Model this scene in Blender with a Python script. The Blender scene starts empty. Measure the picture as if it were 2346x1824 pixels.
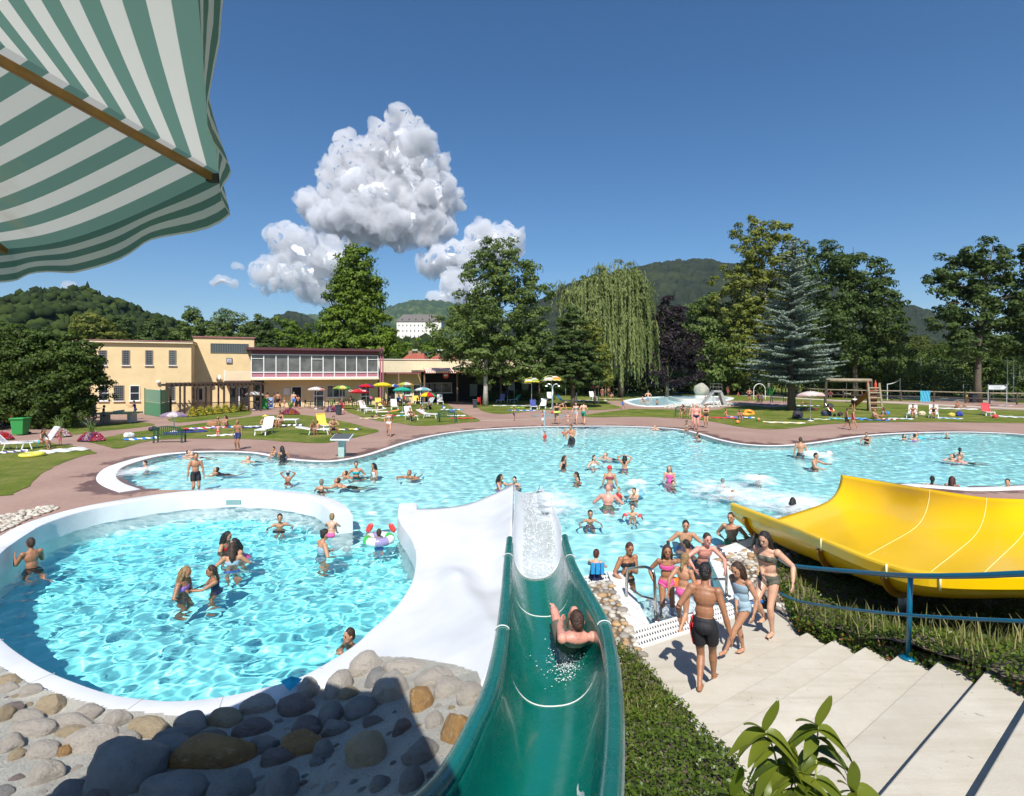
import bpy, bmesh, math, random
import numpy as np
from mathutils import Vector, Matrix, Euler, noise
from mathutils.bvhtree import BVHTree
R = math.radians
PI = math.pi
S = bpy.context.scene
C = S.collection
rnd = random.Random(7)
K = 1.0742
FL, HX, HY, CH = 1200 * K, 1092 * K, 790 * K, 4.0
def G(x, y, h=0.0):
 Y = (CH - h) * FL / (y - HY)
 return Vector(((x - HX) / FL * Y, Y, h))
def P(x, y, Y):
 return Vector(((x - HX) / FL * Y, Y, CH - (y - HY) / FL * Y))
def D(x, y, h=0.0): return G(x * K, y * K, h)
def DP(x, y, Y): return P(x * K, y * K, Y)
_M = {}
def mat(name, col=(.5, .5, .5), rough=.6, var=0.0, vscale=5.0, bump=0.0, bscale=20.0, metal=0.0, spec=.5, coat=0.0, trans=0.0, sss=0.0, col2=None):
 key = name
 if key in _M: return _M[key]
 m = bpy.data.materials.new(name); m.use_nodes = True
 n, l = m.node_tree.nodes, m.node_tree.links
 b = n['Principled BSDF']
 b.inputs['Base Color'].default_value = (*col, 1)
 b.inputs['Roughness'].default_value = rough
 b.inputs['Metallic'].default_value = metal
 b.inputs['Specular IOR Level'].default_value = spec
 b.inputs['Coat Weight'].default_value = coat
 b.inputs['Transmission Weight'].default_value = trans
 if sss:
  b.inputs['Subsurface Weight'].default_value = sss
  b.inputs['Subsurface Scale'].default_value = .02
 if var or col2:
  tc = n.new('ShaderNodeTexCoord')
  no = n.new('ShaderNodeTexNoise'); no.inputs['Scale'].default_value = vscale; no.inputs['Detail'].default_value = 5
  l.new(tc.outputs['Object'], no.inputs['Vector'])
  mx = n.new('ShaderNodeMix'); mx.data_type = 'RGBA'
  c2 = col2 or tuple(min(1, c * (1 + var)) for c in col)
  c1 = tuple(c * (1 - var) for c in col) if not col2 else col
  mx.inputs[6].default_value = (*c1, 1); mx.inputs[7].default_value = (*c2, 1)
  mr = n.new('ShaderNodeMapRange'); mr.inputs[1].default_value = .3; mr.inputs[2].default_value = .7
  l.new(no.outputs[0], mr.inputs[0]); l.new(mr.outputs[0], mx.inputs[0])
  l.new(mx.outputs[2], b.inputs['Base Color'])
 if bump:
  tc = n.new('ShaderNodeTexCoord')
  no = n.new('ShaderNodeTexNoise'); no.inputs['Scale'].default_value = bscale; no.inputs['Detail'].default_value = 6
  l.new(tc.outputs['Object'], no.inputs['Vector'])
  bu = n.new('ShaderNodeBump'); bu.inputs['Strength'].default_value = bump; bu.inputs['Distance'].default_value = .02
  l.new(no.outputs[0], bu.inputs['Height']); l.new(bu.outputs[0], b.inputs['Normal'])
 _M[key] = m
 return m
def cm(col, rough=.6, tag='paint', **k):
 return mat('%s_%02x%02x%02x_%d' % (tag, *[int(255 * c) for c in col], int(rough * 10)), col, rough, **k)
class MB:
 def __init__(s): s.v = []; s.f = []; s.mi = []; s.m = 0
 def add(s, vs, fs):
  o = len(s.v); s.v += [tuple(v) for v in vs]; s.f += [tuple(i + o for i in f) for f in fs]; s.mi += [s.m] * len(fs); return s
 def box(s, c, d, rz=0, M=None):
  x, y, z = d[0] / 2, d[1] / 2, d[2] / 2
  vs = [Vector((a, b, e)) for a in (-x, x) for b in (-y, y) for e in (-z, z)]
  T = Matrix.Translation(c) @ (M if M is not None else Matrix.Rotation(rz, 4, 'Z'))
  return s.add([T @ v for v in vs], [(0, 1, 3, 2), (4, 6, 7, 5), (0, 4, 5, 1), (2, 3, 7, 6), (0, 2, 6, 4), (1, 5, 7, 3)])
 def bar(s, a, b, w, h=None, up=(0, 0, 1)):
  a, b = Vector(a), Vector(b); d = b - a; L = d.length
  if L < 1e-6: return s
  z = d / L; u = Vector(up)
  if abs(z.dot(u)) > .98: u = Vector((1, 0, 0))
  x = z.cross(u).normalized(); y = x.cross(z)
  h = h or w
  M = Matrix((x, y, z)).transposed().to_4x4()
  return s.box((a + b) / 2, (w, h, L), M=M)
 def tube(s, pts, r, n=8, cap=True, closed=False):
  pts = [Vector(p) for p in pts]; m = len(pts)
  rs = r if isinstance(r, (list, tuple)) else [r] * m
  vs = []; prev = None
  for i, p in enumerate(pts):
   if closed: t = pts[(i + 1) % m] - pts[i - 1]
   else: t = pts[min(i + 1, m - 1)] - pts[max(i - 1, 0)]
   t = t.normalized() if t.length > 1e-9 else Vector((0, 0, 1))
   u = prev if prev is not None else (Vector((0, 0, 1)) if abs(t.z) < .9 else Vector((1, 0, 0)))
   x = (u - t * u.dot(t))
   x = x.normalized() if x.length > 1e-6 else t.orthogonal().normalized()
   prev = x; y = t.cross(x)
   for k in range(n):
    a = 2 * PI * k / n
    vs.append(p + (x * math.cos(a) + y * math.sin(a)) * rs[i])
  fs = []
  for i in range(m if closed else m - 1):
   j = (i + 1) % m
   for k in range(n):
    q = (k + 1) % n
    fs.append((i * n + k, i * n + q, j * n + q, j * n + k))
  if cap and not closed:
   fs.append(tuple(range(n - 1, -1, -1))); fs.append(tuple((m - 1) * n + k for k in range(n)))
  return s.add(vs, fs)
 def lathe(s, prof, c=(0, 0, 0), n=16, sx=1, sy=1):
  c = Vector(c); vs = []
  for r, z in prof:
   for k in range(n):
    a = 2 * PI * k / n
    vs.append(c + Vector((r * sx * math.cos(a), r * sy * math.sin(a), z)))
  fs = [(i * n + k, i * n + (k + 1) % n, (i + 1) * n + (k + 1) % n, (i + 1) * n + k) for i in range(len(prof) - 1) for k in range(n)]
  if prof[0][0] > 1e-6: fs.append(tuple(range(n - 1, -1, -1)))
  if prof[-1][0] > 1e-6: fs.append(tuple((len(prof) - 1) * n + k for k in range(n)))
  return s.add(vs, fs)
 def ball(s, c, r, n=12, M=None, sq=(1, 1, 1)):
  c = Vector(c); vs = []; m = max(4, n // 2 + 1)
  for i in range(m + 1):
   t = PI * i / m
   for k in range(n):
    a = 2 * PI * k / n
    v = Vector((math.sin(t) * math.cos(a) * r * sq[0], math.sin(t) * math.sin(a) * r * sq[1], math.cos(t) * r * sq[2]))
    if M is not None: v = M @ v
    vs.append(c + v)
  return s.add(vs, [(i * n + k, (i + 1) * n + k, (i + 1) * n + (k + 1) % n, i * n + (k + 1) % n) for i in range(m) for k in range(n)])
 def prism(s, poly, z0, z1):
  n = len(poly)
  vs = [(p[0], p[1], z0) for p in poly] + [(p[0], p[1], z1) for p in poly]
  return s.add(vs, [tuple(range(n - 1, -1, -1)), tuple(range(n, 2 * n))] + [(i, (i + 1) % n, n + (i + 1) % n, n + i) for i in range(n)])
 def quad(s, a, b, c, d): return s.add([a, b, c, d], [(0, 1, 2, 3)])
 def build(s, name, material=None, parent=None, smooth=False, merge=False, bevel=0, loc=None, rz=0, subsurf=0):
  me = bpy.data.meshes.new(name)
  me.from_pydata([tuple(v) for v in s.v], [], s.f)
  ms = material if isinstance(material, (list, tuple)) else [material]
  for q in ms:
   if q: me.materials.append(q)
  if len(ms) > 1: me.polygons.foreach_set('material_index', s.mi)
  if merge or subsurf:
   bm = bmesh.new(); bm.from_mesh(me); bmesh.ops.remove_doubles(bm, verts=bm.verts, dist=1e-5)
   bmesh.ops.recalc_face_normals(bm, faces=bm.faces); bm.to_mesh(me); bm.free()
  if smooth: me.polygons.foreach_set('use_smooth', [True] * len(me.polygons))
  me.update()
  o = bpy.data.objects.new(name, me); C.objects.link(o)
  if parent: o.parent = parent
  if loc is not None: o.location = loc
  o.rotation_euler.z = rz
  if bevel:
   b = o.modifiers.new('edge', 'BEVEL'); b.width = bevel; b.segments = 2; b.limit_method = 'ANGLE'
  if subsurf:
   b = o.modifiers.new('sub', 'SUBSURF'); b.levels = subsurf; b.render_levels = subsurf
  return o
def empty(name, loc=(0, 0, 0), rz=0):
 o = bpy.data.objects.new(name, None); C.objects.link(o); o.location = loc; o.rotation_euler.z = rz
 o.empty_display_size = .2
 return o
def tag(o, label=None, cat=None, group=None, kind=None):
 if label: o['label'] = label
 if cat: o['category'] = cat
 if group: o['group'] = group
 if kind: o['kind'] = kind
 return o
def npmesh(name, v, f, material=None, smooth=False, parent=None):
 me = bpy.data.meshes.new(name)
 v = np.asarray(v, dtype=np.float32); f = np.asarray(f, dtype=np.int32)
 me.vertices.add(len(v)); me.vertices.foreach_set('co', v.ravel())
 k = f.shape[1]
 me.loops.add(f.size); me.loops.foreach_set('vertex_index', f.ravel())
 me.polygons.add(len(f)); me.polygons.foreach_set('loop_start', np.arange(0, f.size, k, dtype=np.int32))
 try: me.polygons.foreach_set('loop_total', np.full(len(f), k, dtype=np.int32))
 except Exception: pass
 if smooth: me.polygons.foreach_set('use_smooth', np.ones(len(f), dtype=bool))
 me.update(calc_edges=True); me.validate()
 if material: me.materials.append(material)
 o = bpy.data.objects.new(name, me); C.objects.link(o)
 if parent: o.parent = parent
 return o
def gridmesh(name, X, Y, Z, material, smooth=True, keep=None):
 ny, nx = X.shape
 i = np.arange(nx * ny).reshape(ny, nx)
 f = np.stack([i[:-1, :-1], i[:-1, 1:], i[1:, 1:], i[1:, :-1]], -1).reshape(-1, 4)
 if keep is not None: f = f[keep.reshape(-1)]
 used = np.unique(f); re_ = -np.ones(nx * ny, int); re_[used] = np.arange(len(used))
 v = np.stack([X, Y, Z], -1).reshape(-1, 3)[used]
 return npmesh(name, v, re_[f], material, smooth)
def children(o): return [c for c in bpy.data.objects if c.parent == o]
_kids = {}
def copy_tree(o, kids=None, parent=None):
 c = o.copy(); C.objects.link(c); c.parent = parent
 for ch in (kids or {}).get(o.name, []): copy_tree(ch, kids, c)
 return c
def kidmap(o):
 m = {}
 def rec(a):
  m[a.name] = list(a.children)
  for b in a.children: rec(b)
 bpy.context.view_layer.update(); rec(o); return m
def clone(o, loc, rz=0, km=None, **t):
 c = copy_tree(o, km or kidmap(o)); c.location = loc; c.rotation_euler.z = rz
 tag(c, **t); return c
def catmull(pts, n=8, closed=False):
 pts = [Vector(p) for p in pts]; m = len(pts); out = []
 rng = range(m) if closed else range(m - 1)
 for i in rng:
  if closed: a, b, c, d = pts[i - 1], pts[i], pts[(i + 1) % m], pts[(i + 2) % m]
  else: a, b, c, d = pts[max(i - 1, 0)], pts[i], pts[i + 1], pts[min(i + 2, m - 1)]
  for k in range(n):
   t = k / n
   out.append(.5 * ((2 * b) + (c - a) * t + (2 * a - 5 * b + 4 * c - d) * t * t + (3 * b - a - 3 * c + d) * t ** 3))
 if not closed: out.append(pts[-1])
 return out
def sheet(name, loops, z, material, kind='structure', **t):
 """a level sheet bounded by the first loop, with the others as holes"""
 bm = bmesh.new()
 for lp in loops:
  vs = [bm.verts.new((p[0], p[1], z)) for p in lp]
  for i in range(len(vs)): bm.edges.new((vs[i - 1], vs[i]))
 bmesh.ops.triangle_fill(bm, use_beauty=True, use_dissolve=False, edges=bm.edges[:], normal=(0, 0, 1))
 for f in bm.faces:
  if f.normal.z < 0: f.normal_flip()
 me = bpy.data.meshes.new(name); bm.to_mesh(me); bm.free()
 if material: me.materials.append(material)
 o = bpy.data.objects.new(name, me); C.objects.link(o)
 return tag(o, kind=kind, **t)
def inside(px, py, poly):
 """vectorised point in polygon"""
 px, py = np.asarray(px), np.asarray(py); r = np.zeros(px.shape, bool); n = len(poly)
 for i in range(n):
  x1, y1 = poly[i - 1][0], poly[i - 1][1]; x2, y2 = poly[i][0], poly[i][1]
  if y1 == y2: continue
  r ^= ((y1 > py) != (y2 > py)) & (px < (x2 - x1) * (py - y1) / (y2 - y1) + x1)
 return r
def edgedist(px, py, poly, closed=True):
 d = np.full(np.shape(px), 1e9)
 for i in range(0 if closed else 1, len(poly)):
  ax, ay = poly[i - 1][0], poly[i - 1][1]; bx, by = poly[i][0], poly[i][1]
  vx, vy = bx - ax, by - ay; q = vx * vx + vy * vy + 1e-12
  t = np.clip(((px - ax) * vx + (py - ay) * vy) / q, 0, 1)
  d = np.minimum(d, np.hypot(px - ax - t * vx, py - ay - t * vy))
 return d
def offset(poly, w, closed=True):
 """each point of a path moved w to its right-hand side"""
 out = []; n = len(poly)
 for i in range(n):
  a = poly[i - 1] if (closed or i > 0) else poly[i]; b = poly[(i + 1) % n] if (closed or i < n - 1) else poly[i]
  t = Vector((b[0] - a[0], b[1] - a[1])); t = t.normalized() if t.length > 0 else Vector((1, 0))
  out.append(Vector((poly[i][0] + t.y * w, poly[i][1] - t.x * w, poly[i][2] if len(poly[i]) > 2 else 0)))
 return out
def ribbon(name, inner, outer, z1, z0, material, closed=False, zin=None, round_=.03, smooth=True, parent=None):
 """a kerb or wall between two paths: top at z1, faces down to z0 on both sides, rounded edges"""
 n = len(inner); vs = []; prof = []
 for i in range(n):
  a, b = Vector(inner[i][:2]), Vector(outer[i][:2]); d = (b - a); L = d.length; d = d / max(L, 1e-6); r = min(round_, L * .4)
  top = z1[i] if isinstance(z1, (list, tuple)) else z1
  zi = z0 if zin is None else zin
  row = [(a, zi), (a, top - r), (a + d * r * .3, top - r * .3), (a + d * r, top), (b - d * r, top), (b - d * r * .3, top - r * .3), (b, top - r), (b, z0)]
  vs += [(p.x, p.y, z) for p, z in row]
 k = 8; fs = []
 for i in range(n if closed else n - 1):
  j = (i + 1) % n
  fs += [(i * k + q, j * k + q, j * k + q + 1, i * k + q + 1) for q in range(k - 1)]
 if not closed: fs += [tuple(range(k)), tuple(reversed([(n - 1) * k + q for q in range(k)]))]
 o = MB().add(vs, fs).build(name, material, parent, smooth=True, merge=True); o.data.set_sharp_from_angle(angle=R(38)); return o
def vnoise(x, y, seed=0, octaves=4, scale=1.0):
 """cheap smooth value noise on arrays"""
 rs = np.random.RandomState(seed); T = rs.rand(64, 64); out = 0; amp = 1; tot = 0
 x = np.asarray(x) * scale; y = np.asarray(y) * scale
 for o in range(octaves):
  xi = np.floor(x).astype(int); yi = np.floor(y).astype(int); fx = x - xi; fy = y - yi
  fx = fx * fx * (3 - 2 * fx); fy = fy * fy * (3 - 2 * fy)
  a = T[yi % 64, xi % 64]; b = T[yi % 64, (xi + 1) % 64]; c = T[(yi + 1) % 64, xi % 64]; d = T[(yi + 1) % 64, (xi + 1) % 64]
  out = out + amp * ((a * (1 - fx) + b * fx) * (1 - fy) + (c * (1 - fx) + d * fx) * fy)
  tot += amp; amp *= .5; x = x * 2.03 + 11.3; y = y * 2.03 + 5.7
 return out / tot
def cells(x, y, size, seed=0):
 """distance to the nearest of jittered points, in cell units (crowns seen from afar)"""
 rs = np.random.RandomState(seed); JX = rs.rand(97, 97); JY = rs.rand(97, 97); HZ = rs.rand(97, 97)
 x = np.asarray(x) / size; y = np.asarray(y) / size; xi = np.floor(x).astype(int); yi = np.floor(y).astype(int)
 best = np.full(x.shape, 9.); hv = np.zeros(x.shape)
 for a in (-1, 0, 1):
  for b in (-1, 0, 1):
   cx = xi + a; cy = yi + b; jx = cx + JX[cy % 97, cx % 97]; jy = cy + JY[cy % 97, cx % 97]
   d = np.hypot(x - jx, y - jy); w = d < best; best = np.where(w, d, best); hv = np.where(w, HZ[cy % 97, cx % 97], hv)
 return best, hv
# ---------------------------------------------------------------- outlines
def DL(pts, h=0.0): return [D(x, y, h) for x, y in pts]
def GLs(pts, h=0.0): return [G(x, y, h) for x, y in pts]
RING = catmull(DL([(708,1101),(698,1084),(668,1067),(613,1056),(558,1051),(500,1048.5),(447,1050),(383,1055),(290,1068),(192,1086),(104,1113),(60,1137),(30,1157),(9,1173),(-30,1215),(-52,1262),(-40,1312),(0,1356),(30,1383),(89,1421),(149,1448),(239,1478),(328,1490),(388,1491.6),(477,1482.6),(567,1463),(652,1436),(750,1377.6),(792,1340),(833,1304),(860,1271),(879,1236),(886,1200),(885,1172.6),(874,1145),(854.5,1118),(848,1100),(850,1074)], .4), 4)
_a = sum(RING[i - 1].x * RING[i].y - RING[i].x * RING[i - 1].y for i in range(len(RING)))
SG = 1 if _a > 0 else -1
RINGO = offset(RING, .5 * SG, closed=False)
FAR = [(300,1044),(262,1030),(248,1015),(262,997),(300,983),(345,972),(400,966),(470,964),(530,966),(570,972),(600,978),(640,983),(700,985),(750,979),(790,970),(830,957),(870,944),(930,929),(1000,919),(1080,913.5),(1160,910.5),(1240,909.5),(1320,909.5),(1400,912.5),(1450,916.5),(1490,926),(1530,938),(1580,947.5),(1640,951.5),(1700,949.5),(1760,942.5),(1830,932),(1900,926),(1980,923),(2060,922),(2130,924),(2184,928),(2320,945),(2480,975)]
NEARR = [(2480,1030),(2320,1034),(2184,1036),(2066,1040),(1985,1035),(1923,1033),(1850,1050),(1790,1078),(1730,1108),(1626,1142),(1521,1180)]
BAY = [(1521,1180),(1553,1284),(1388,1338),(1325,1217)]
farw = catmull(DL(FAR), 5)
nearw = catmull(DL(NEARR), 4)
bayw = DL(BAY[1:])
leftw = DL([(1250,1234),(1190,1244),(1085,1245),(940,1180),(890,1150),(850,1120),(745,1110),(735,1090),(745,1078),(690,1060),(560,1052),(447,1046),(383,1048)])
MAIN = farw + nearw + bayw + leftw
RINGP = RING[:] + [RINGO[-1], RINGO[0]]
# ---------------------------------------------------------------- materials of the setting
def nodes(name):
 m = bpy.data.materials.new(name); m.use_nodes = True
 return m, m.node_tree.nodes, m.node_tree.links, m.node_tree.nodes['Principled BSDF']
def mixc(n, l, fac, a, b):
 x = n.new('ShaderNodeMix'); x.data_type = 'RGBA'
 for s, v in ((6, a), (7, b)):
  if isinstance(v, tuple): x.inputs[s].default_value = (*v, 1)
  else: l.new(v, x.inputs[s])
 if isinstance(fac, (int, float)): x.inputs[0].default_value = fac
 else: l.new(fac, x.inputs[0])
 return x.outputs[2]
def ramp(n, l, v, a, b, c=0.0, d=1.0):
 x = n.new('ShaderNodeMapRange'); x.inputs[1].default_value = a; x.inputs[2].default_value = b; x.inputs[3].default_value = c; x.inputs[4].default_value = d
 l.new(v, x.inputs[0]); return x.outputs[0]
def noise_(n, l, scale, detail=4, vec=None, rough=.55):
 x = n.new('ShaderNodeTexNoise'); x.inputs['Scale'].default_value = scale; x.inputs['Detail'].default_value = detail; x.inputs['Roughness'].default_value = rough
 if vec is None:
  tc = n.new('ShaderNodeTexCoord'); vec = tc.outputs['Object']
 l.new(vec, x.inputs['Vector']); return x.outputs[0]
def math_(n, l, op, a, b=0.0):
 x = n.new('ShaderNodeMath'); x.operation = op
 for s, v in ((0, a), (1, b)):
  if isinstance(v, (int, float)): x.inputs[s].default_value = v
  else: l.new(v, x.inputs[s])
 return x.outputs[0]
def paving_material():
 m, n, l, b = nodes('clay_paving')
 tc = n.new('ShaderNodeTexCoord')
 br = n.new('ShaderNodeTexBrick'); br.inputs['Scale'].default_value = 1
 br.inputs['Brick Width'].default_value = .21; br.inputs['Row Height'].default_value = .105; br.inputs['Mortar Size'].default_value = .006
 br.inputs['Color1'].default_value = (.37, .205, .155, 1); br.inputs['Color2'].default_value = (.29, .185, .15, 1); br.inputs['Mortar'].default_value = (.2, .15, .12, 1)
 mp = n.new('ShaderNodeMapping'); mp.inputs['Rotation'].default_value = (0, 0, R(28))
 l.new(tc.outputs['Object'], mp.inputs[0]); l.new(mp.outputs[0], br.inputs['Vector'])
 big = noise_(n, l, .35, 5)
 c = mixc(n, l, ramp(n, l, big, .35, .68, 0, .6), br.outputs['Color'], (.40, .275, .21))
 fine = noise_(n, l, 9, 4)
 c = mixc(n, l, ramp(n, l, fine, .5, .8, 0, .35), c, (.18, .12, .1))
 at = n.new('ShaderNodeAttribute'); at.attribute_name = 'wet'
 wn = noise_(n, l, .55, 6, rough=.65)
 wet = ramp(n, l, math_(n, l, 'ADD', math_(n, l, 'MULTIPLY', at.outputs['Fac'], .62), wn), .86, .93)
 drip = ramp(n, l, noise_(n, l, 2.2, 5, rough=.7), .66, .70)
 wet = math_(n, l, 'MAXIMUM', wet, math_(n, l, 'MULTIPLY', drip, ramp(n, l, at.outputs['Fac'], .02, .3)))
 c = mixc(n, l, math_(n, l, 'MULTIPLY', wet, .72), c, (.085, .03, .02))
 l.new(c, b.inputs['Base Color'])
 l.new(ramp(n, l, wet, 0, 1, .85, .35), b.inputs['Roughness'])
 bu = n.new('ShaderNodeBump'); bu.inputs['Strength'].default_value = .25; bu.inputs['Distance'].default_value = .01
 l.new(br.outputs['Fac'], bu.inputs['Height']); bu.invert = True; l.new(bu.outputs[0], b.inputs['Normal'])
 return m
def grass_material():
 m, n, l, b = nodes('mown_grass')
 c = mixc(n, l, ramp(n, l, noise_(n, l, .25, 5), .38, .62), (.095, .145, .014), (.175, .205, .03))
 c = mixc(n, l, ramp(n, l, noise_(n, l, .45, 7, rough=.75), .47, .66), c, (.30, .265, .085))
 c = mixc(n, l, ramp(n, l, noise_(n, l, 7, 6, rough=.8), .4, .7, 0, .7), c, (.05, .085, .011))
 l.new(c, b.inputs['Base Color']); b.inputs['Roughness'].default_value = .9; b.inputs['Specular IOR Level'].default_value = .15
 bu = n.new('ShaderNodeBump'); bu.inputs['Strength'].default_value = .8; bu.inputs['Distance'].default_value = .05
 l.new(noise_(n, l, 45, 3), bu.inputs['Height']); l.new(bu.outputs[0], b.inputs['Normal'])
 return m
PAVE = paving_material(); GRASS = grass_material()
WHITE = mat('white_coated_concrete', (.66, .67, .68), .5, var=.10, vscale=1.1, bump=.15, bscale=60)
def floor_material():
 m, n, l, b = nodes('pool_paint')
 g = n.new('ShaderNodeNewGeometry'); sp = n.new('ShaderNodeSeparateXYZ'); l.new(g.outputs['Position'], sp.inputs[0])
 c = mixc(n, l, ramp(n, l, sp.outputs['Z'], -1.3, -.55), (.24, .95, .97), (.78, 1, 1))  # light absorbed by deeper water is painted into the floor colour
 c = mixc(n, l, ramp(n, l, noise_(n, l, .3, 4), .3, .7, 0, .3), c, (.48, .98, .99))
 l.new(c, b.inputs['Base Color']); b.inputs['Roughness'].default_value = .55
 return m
FLOORM = floor_material()
def water_material():
 m, n, l, b = nodes('pool_water')
 n.remove(b); o = n['Material Output']
 g = n.new('ShaderNodeBsdfGlass'); g.inputs['IOR'].default_value = 1.22; g.inputs['Roughness'].default_value = 0
 g.inputs['Color'].default_value = (.97, 1, 1, 1)
 l.new(g.outputs[0], o.inputs['Surface'])
 return m
WATER = water_material()
# ---------------------------------------------------------------- ground, paving, lawns
big = [(-900, -60), (900, -60), (900, 1500), (-900, 1500)]
holes = [[Vector(p) for p in offset(MAIN, 0)], ]
stairhole = [(1.2, -8), (9, -8), (9, 7), (4.6, 8.6), (1.9, 8.1)]
ringhole = [Vector(p) for p in RINGP]
def hole_union():
 """the pools and the channel between them as one outline, from a fine mask"""
 return holes
allx = [p[0] for p in MAIN + RINGO]; ally = [p[1] for p in MAIN + RINGO]
def make_deck():
 xs = np.arange(-62, 62, .22); ys = np.arange(1.0, 74, .22); X, Y = np.meshgrid(xs, ys)
 cx, cy = (X[:-1, :-1] + X[1:, 1:]) / 2, (Y[:-1, :-1] + Y[1:, 1:]) / 2
 inm = inside(cx, cy, MAIN); inr = inside(cx, cy, RINGO + [])
 dm = edgedist(cx, cy, MAIN)
 keep = ~(inm & (dm > .16)) & ~inr & ~((cy < 8.4) & (cx > -6)) & ~((cy < 11.6) & (cx > 1) & (cx < 5.2)) & ~((cy < 10.5) & (cx > 1))
 keep &= ~inside(cx, cy, DL([(690, 1125), (1180, 1260), (1180, 1060), (690, 1030)]))
 keep &= ~inside(cx, cy, DL([(1180, 1260), (1350, 1400), (1640, 1330), (1530, 1190), (1514, 1150), (1180, 1100)]))
 o = gridmesh('paving', X, Y, 0 * X, PAVE, smooth=False, keep=keep)
 co_ = np.empty(len(o.data.vertices) * 3, np.float32); o.data.vertices.foreach_get('co', co_); co_ = co_.reshape(-1, 3)
 d = np.minimum(edgedist(co_[:, 0], co_[:, 1], farw, False), edgedist(co_[:, 0], co_[:, 1], nearw, False))
 a = o.data.attributes.new('wet', 'FLOAT', 'POINT')
 a.data.foreach_set('value', np.clip(1 - d / 2.6, 0, 1).astype(np.float32))
 return tag(o, kind='structure')
make_deck()
def make_ground():
 o1 = sheet('ground', [big, [(-61.5, 1.2), (61.5, 1.2), (61.5, 73), (-61.5, 73)]], -.012, GRASS)
 return o1
make_ground()
def lawn(pts, h=.015):
 w = catmull(GLs(pts), 5, closed=True)
 rs = random.Random(3)
 w = [Vector((p.x + rs.uniform(-.05, .05), p.y + rs.uniform(-.05, .05), 0)) for p in w]
 return sheet('lawn', [w], h, GRASS)
lawn([(-260,1030),(0,1020),(100,1015),(173,1024),(221,1037.7),(192,1044),(144,1060),(96,1086),(64,1114.6),(32,1130.6),(0,1137),(-260,1150)])
lawn([(181,1007),(215,1016),(247,1024),(275,1028),(330,1013),(385,1007),(467,1005),(582,1007),(665,1013),(742,1015.6),(775,1010),(816,1002),(868,988),(835,978),(802,969),(747,958),(692,951),(646,951),(582,954),(500,965),(440,973),(385,980),(302,991),(236,1003)])
lawn([(154,985),(165,996),(233,988),(316,980),(354,973),(316,968),(233,973),(154,977)])
lawn([(385,961),(405,968),(429,967),(500,960),(571,951),(566,938),(500,942),(428,952)])
lawn([(786,928),(791,941),(813,950),(857,963),(912,970),(953,976),(1008,974),(1060,969),(1099,964),(1069,950),(1027,928),(1016,915),(940,907),(860,908),(800,918)])
lawn([(1055,912),(1080,924),(1102,940),(1132,948),(1176,947),(1233,940),(1302,939),(1357,940),(1412,937),(1423,933),(1395,925),(1393,918),(1412,911),(1467,904),(1560,903),(1560,896),(1430,892),(1200,892),(1060,897)])
lawn([(1341,951),(1412,941),(1467,937),(1600,940),(1641,939),(1665,934),(1700,930),(1736,930),(1770,934),(1825,924),(1822,914),(1900,920),(2065,926),(2242,937),(2600,950),(2600,975),(2346,970),(2159,967.6),(2041,967.6),(1900,972),(1806,982),(1747,984),(1688,977),(1630,966),(1577,960),(1467,955),(1357,956)])
PATHM = mat('pale_concrete_path', (.5, .44, .36), .9, var=.12, vscale=3)
def strip(name, pts, w, z, m):
 c = catmull(GLs(pts), 5); a = offset(c, w / 2, False); b = offset(c, -w / 2, False)
 return sheet(name, [a + b[::-1]], z, m)
strip('path', [(1395, 888.5), (1440, 893.5), (1500, 896.5), (1582, 900.5), (1670, 904.5), (1750, 908), (1830, 913), (1900, 917), (2065, 923.5), (2242, 933), (2360, 938)], 2.2, .022, PATHM)
strip('kerb_line', [(1100, 964), (1160, 962), (1250, 959.5), (1330, 957)], .28, .006, PATHM)
SAND = mat('court_sand', (.62, .53, .37), .95, var=.1, vscale=2, bump=.3, bscale=8)
sheet('sand_court', [GLs([(1800, 903), (1900, 909), (2065, 914), (2226, 921), (2300, 919), (2206, 911), (2065, 905), (1900, 900), (1800, 897)])], .02, SAND)
# ---------------------------------------------------------------- pools
def waves(X, Y, L0=.30, nk=44, w0=.0027):
 rng = np.random.RandomState(11); Z = np.zeros_like(X)
 m1 = .5 + 1.0 * vnoise(X, Y, 5, 3, .2)
 for k in range(nk):
  L = L0 * ((.95 / L0) ** (k / (nk - 1))); a = rng.uniform(0, 2 * PI); p = rng.uniform(0, 7); q = 2 * PI / L
  w = w0 * L ** 1.1 * (46 / nk) ** .5
  Z += w * np.sin(q * (X * math.cos(a) + Y * math.sin(a)) + p + 1.5 * np.sin(.9 * X * math.sin(a + 1) + .8 * Y * math.cos(a + 2)) + .5 * np.sin(2.1 * X * math.sin(a + 4) + 1.7 * Y * math.cos(a + 5)))
 return Z * m1 - .06
def make_water():
 chan = DL([(705, 1125), (890, 1125), (890, 1060), (705, 1040)], 0)
 ro = [Vector(p) for p in offset(RING, .2 * SG, False)]
 for near in (True, False):
  if near: xs = np.arange(-11.5, -1.2, .034); ys = np.arange(5.4, 17.6, .034)
  else: xs = np.arange(-17.5, 48, .06); ys = np.arange(5.2, 44, .06)
  X, Y = np.meshgrid(xs, ys)
  cx, cy = (X[:-1, :-1] + X[1:, 1:]) / 2, (Y[:-1, :-1] + Y[1:, 1:]) / 2
  rr = inside(cx, cy, ro)
  keep = rr if near else ((inside(cx, cy, MAIN) | inside(cx, cy, chan)) & ~rr & (cx < cy * 1.02 + 1.5) & (cx > -cy * 1.02 - 1.5))
  Z = waves(X, Y, .155, 60, .0034) if near else waves(X, Y)
  o = gridmesh('water', X, Y, Z, WATER, keep=keep)
  o.cycles.is_caustics_caster = True
  tag(o, kind='structure')
make_water()
beach = farw[70:125]
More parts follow.
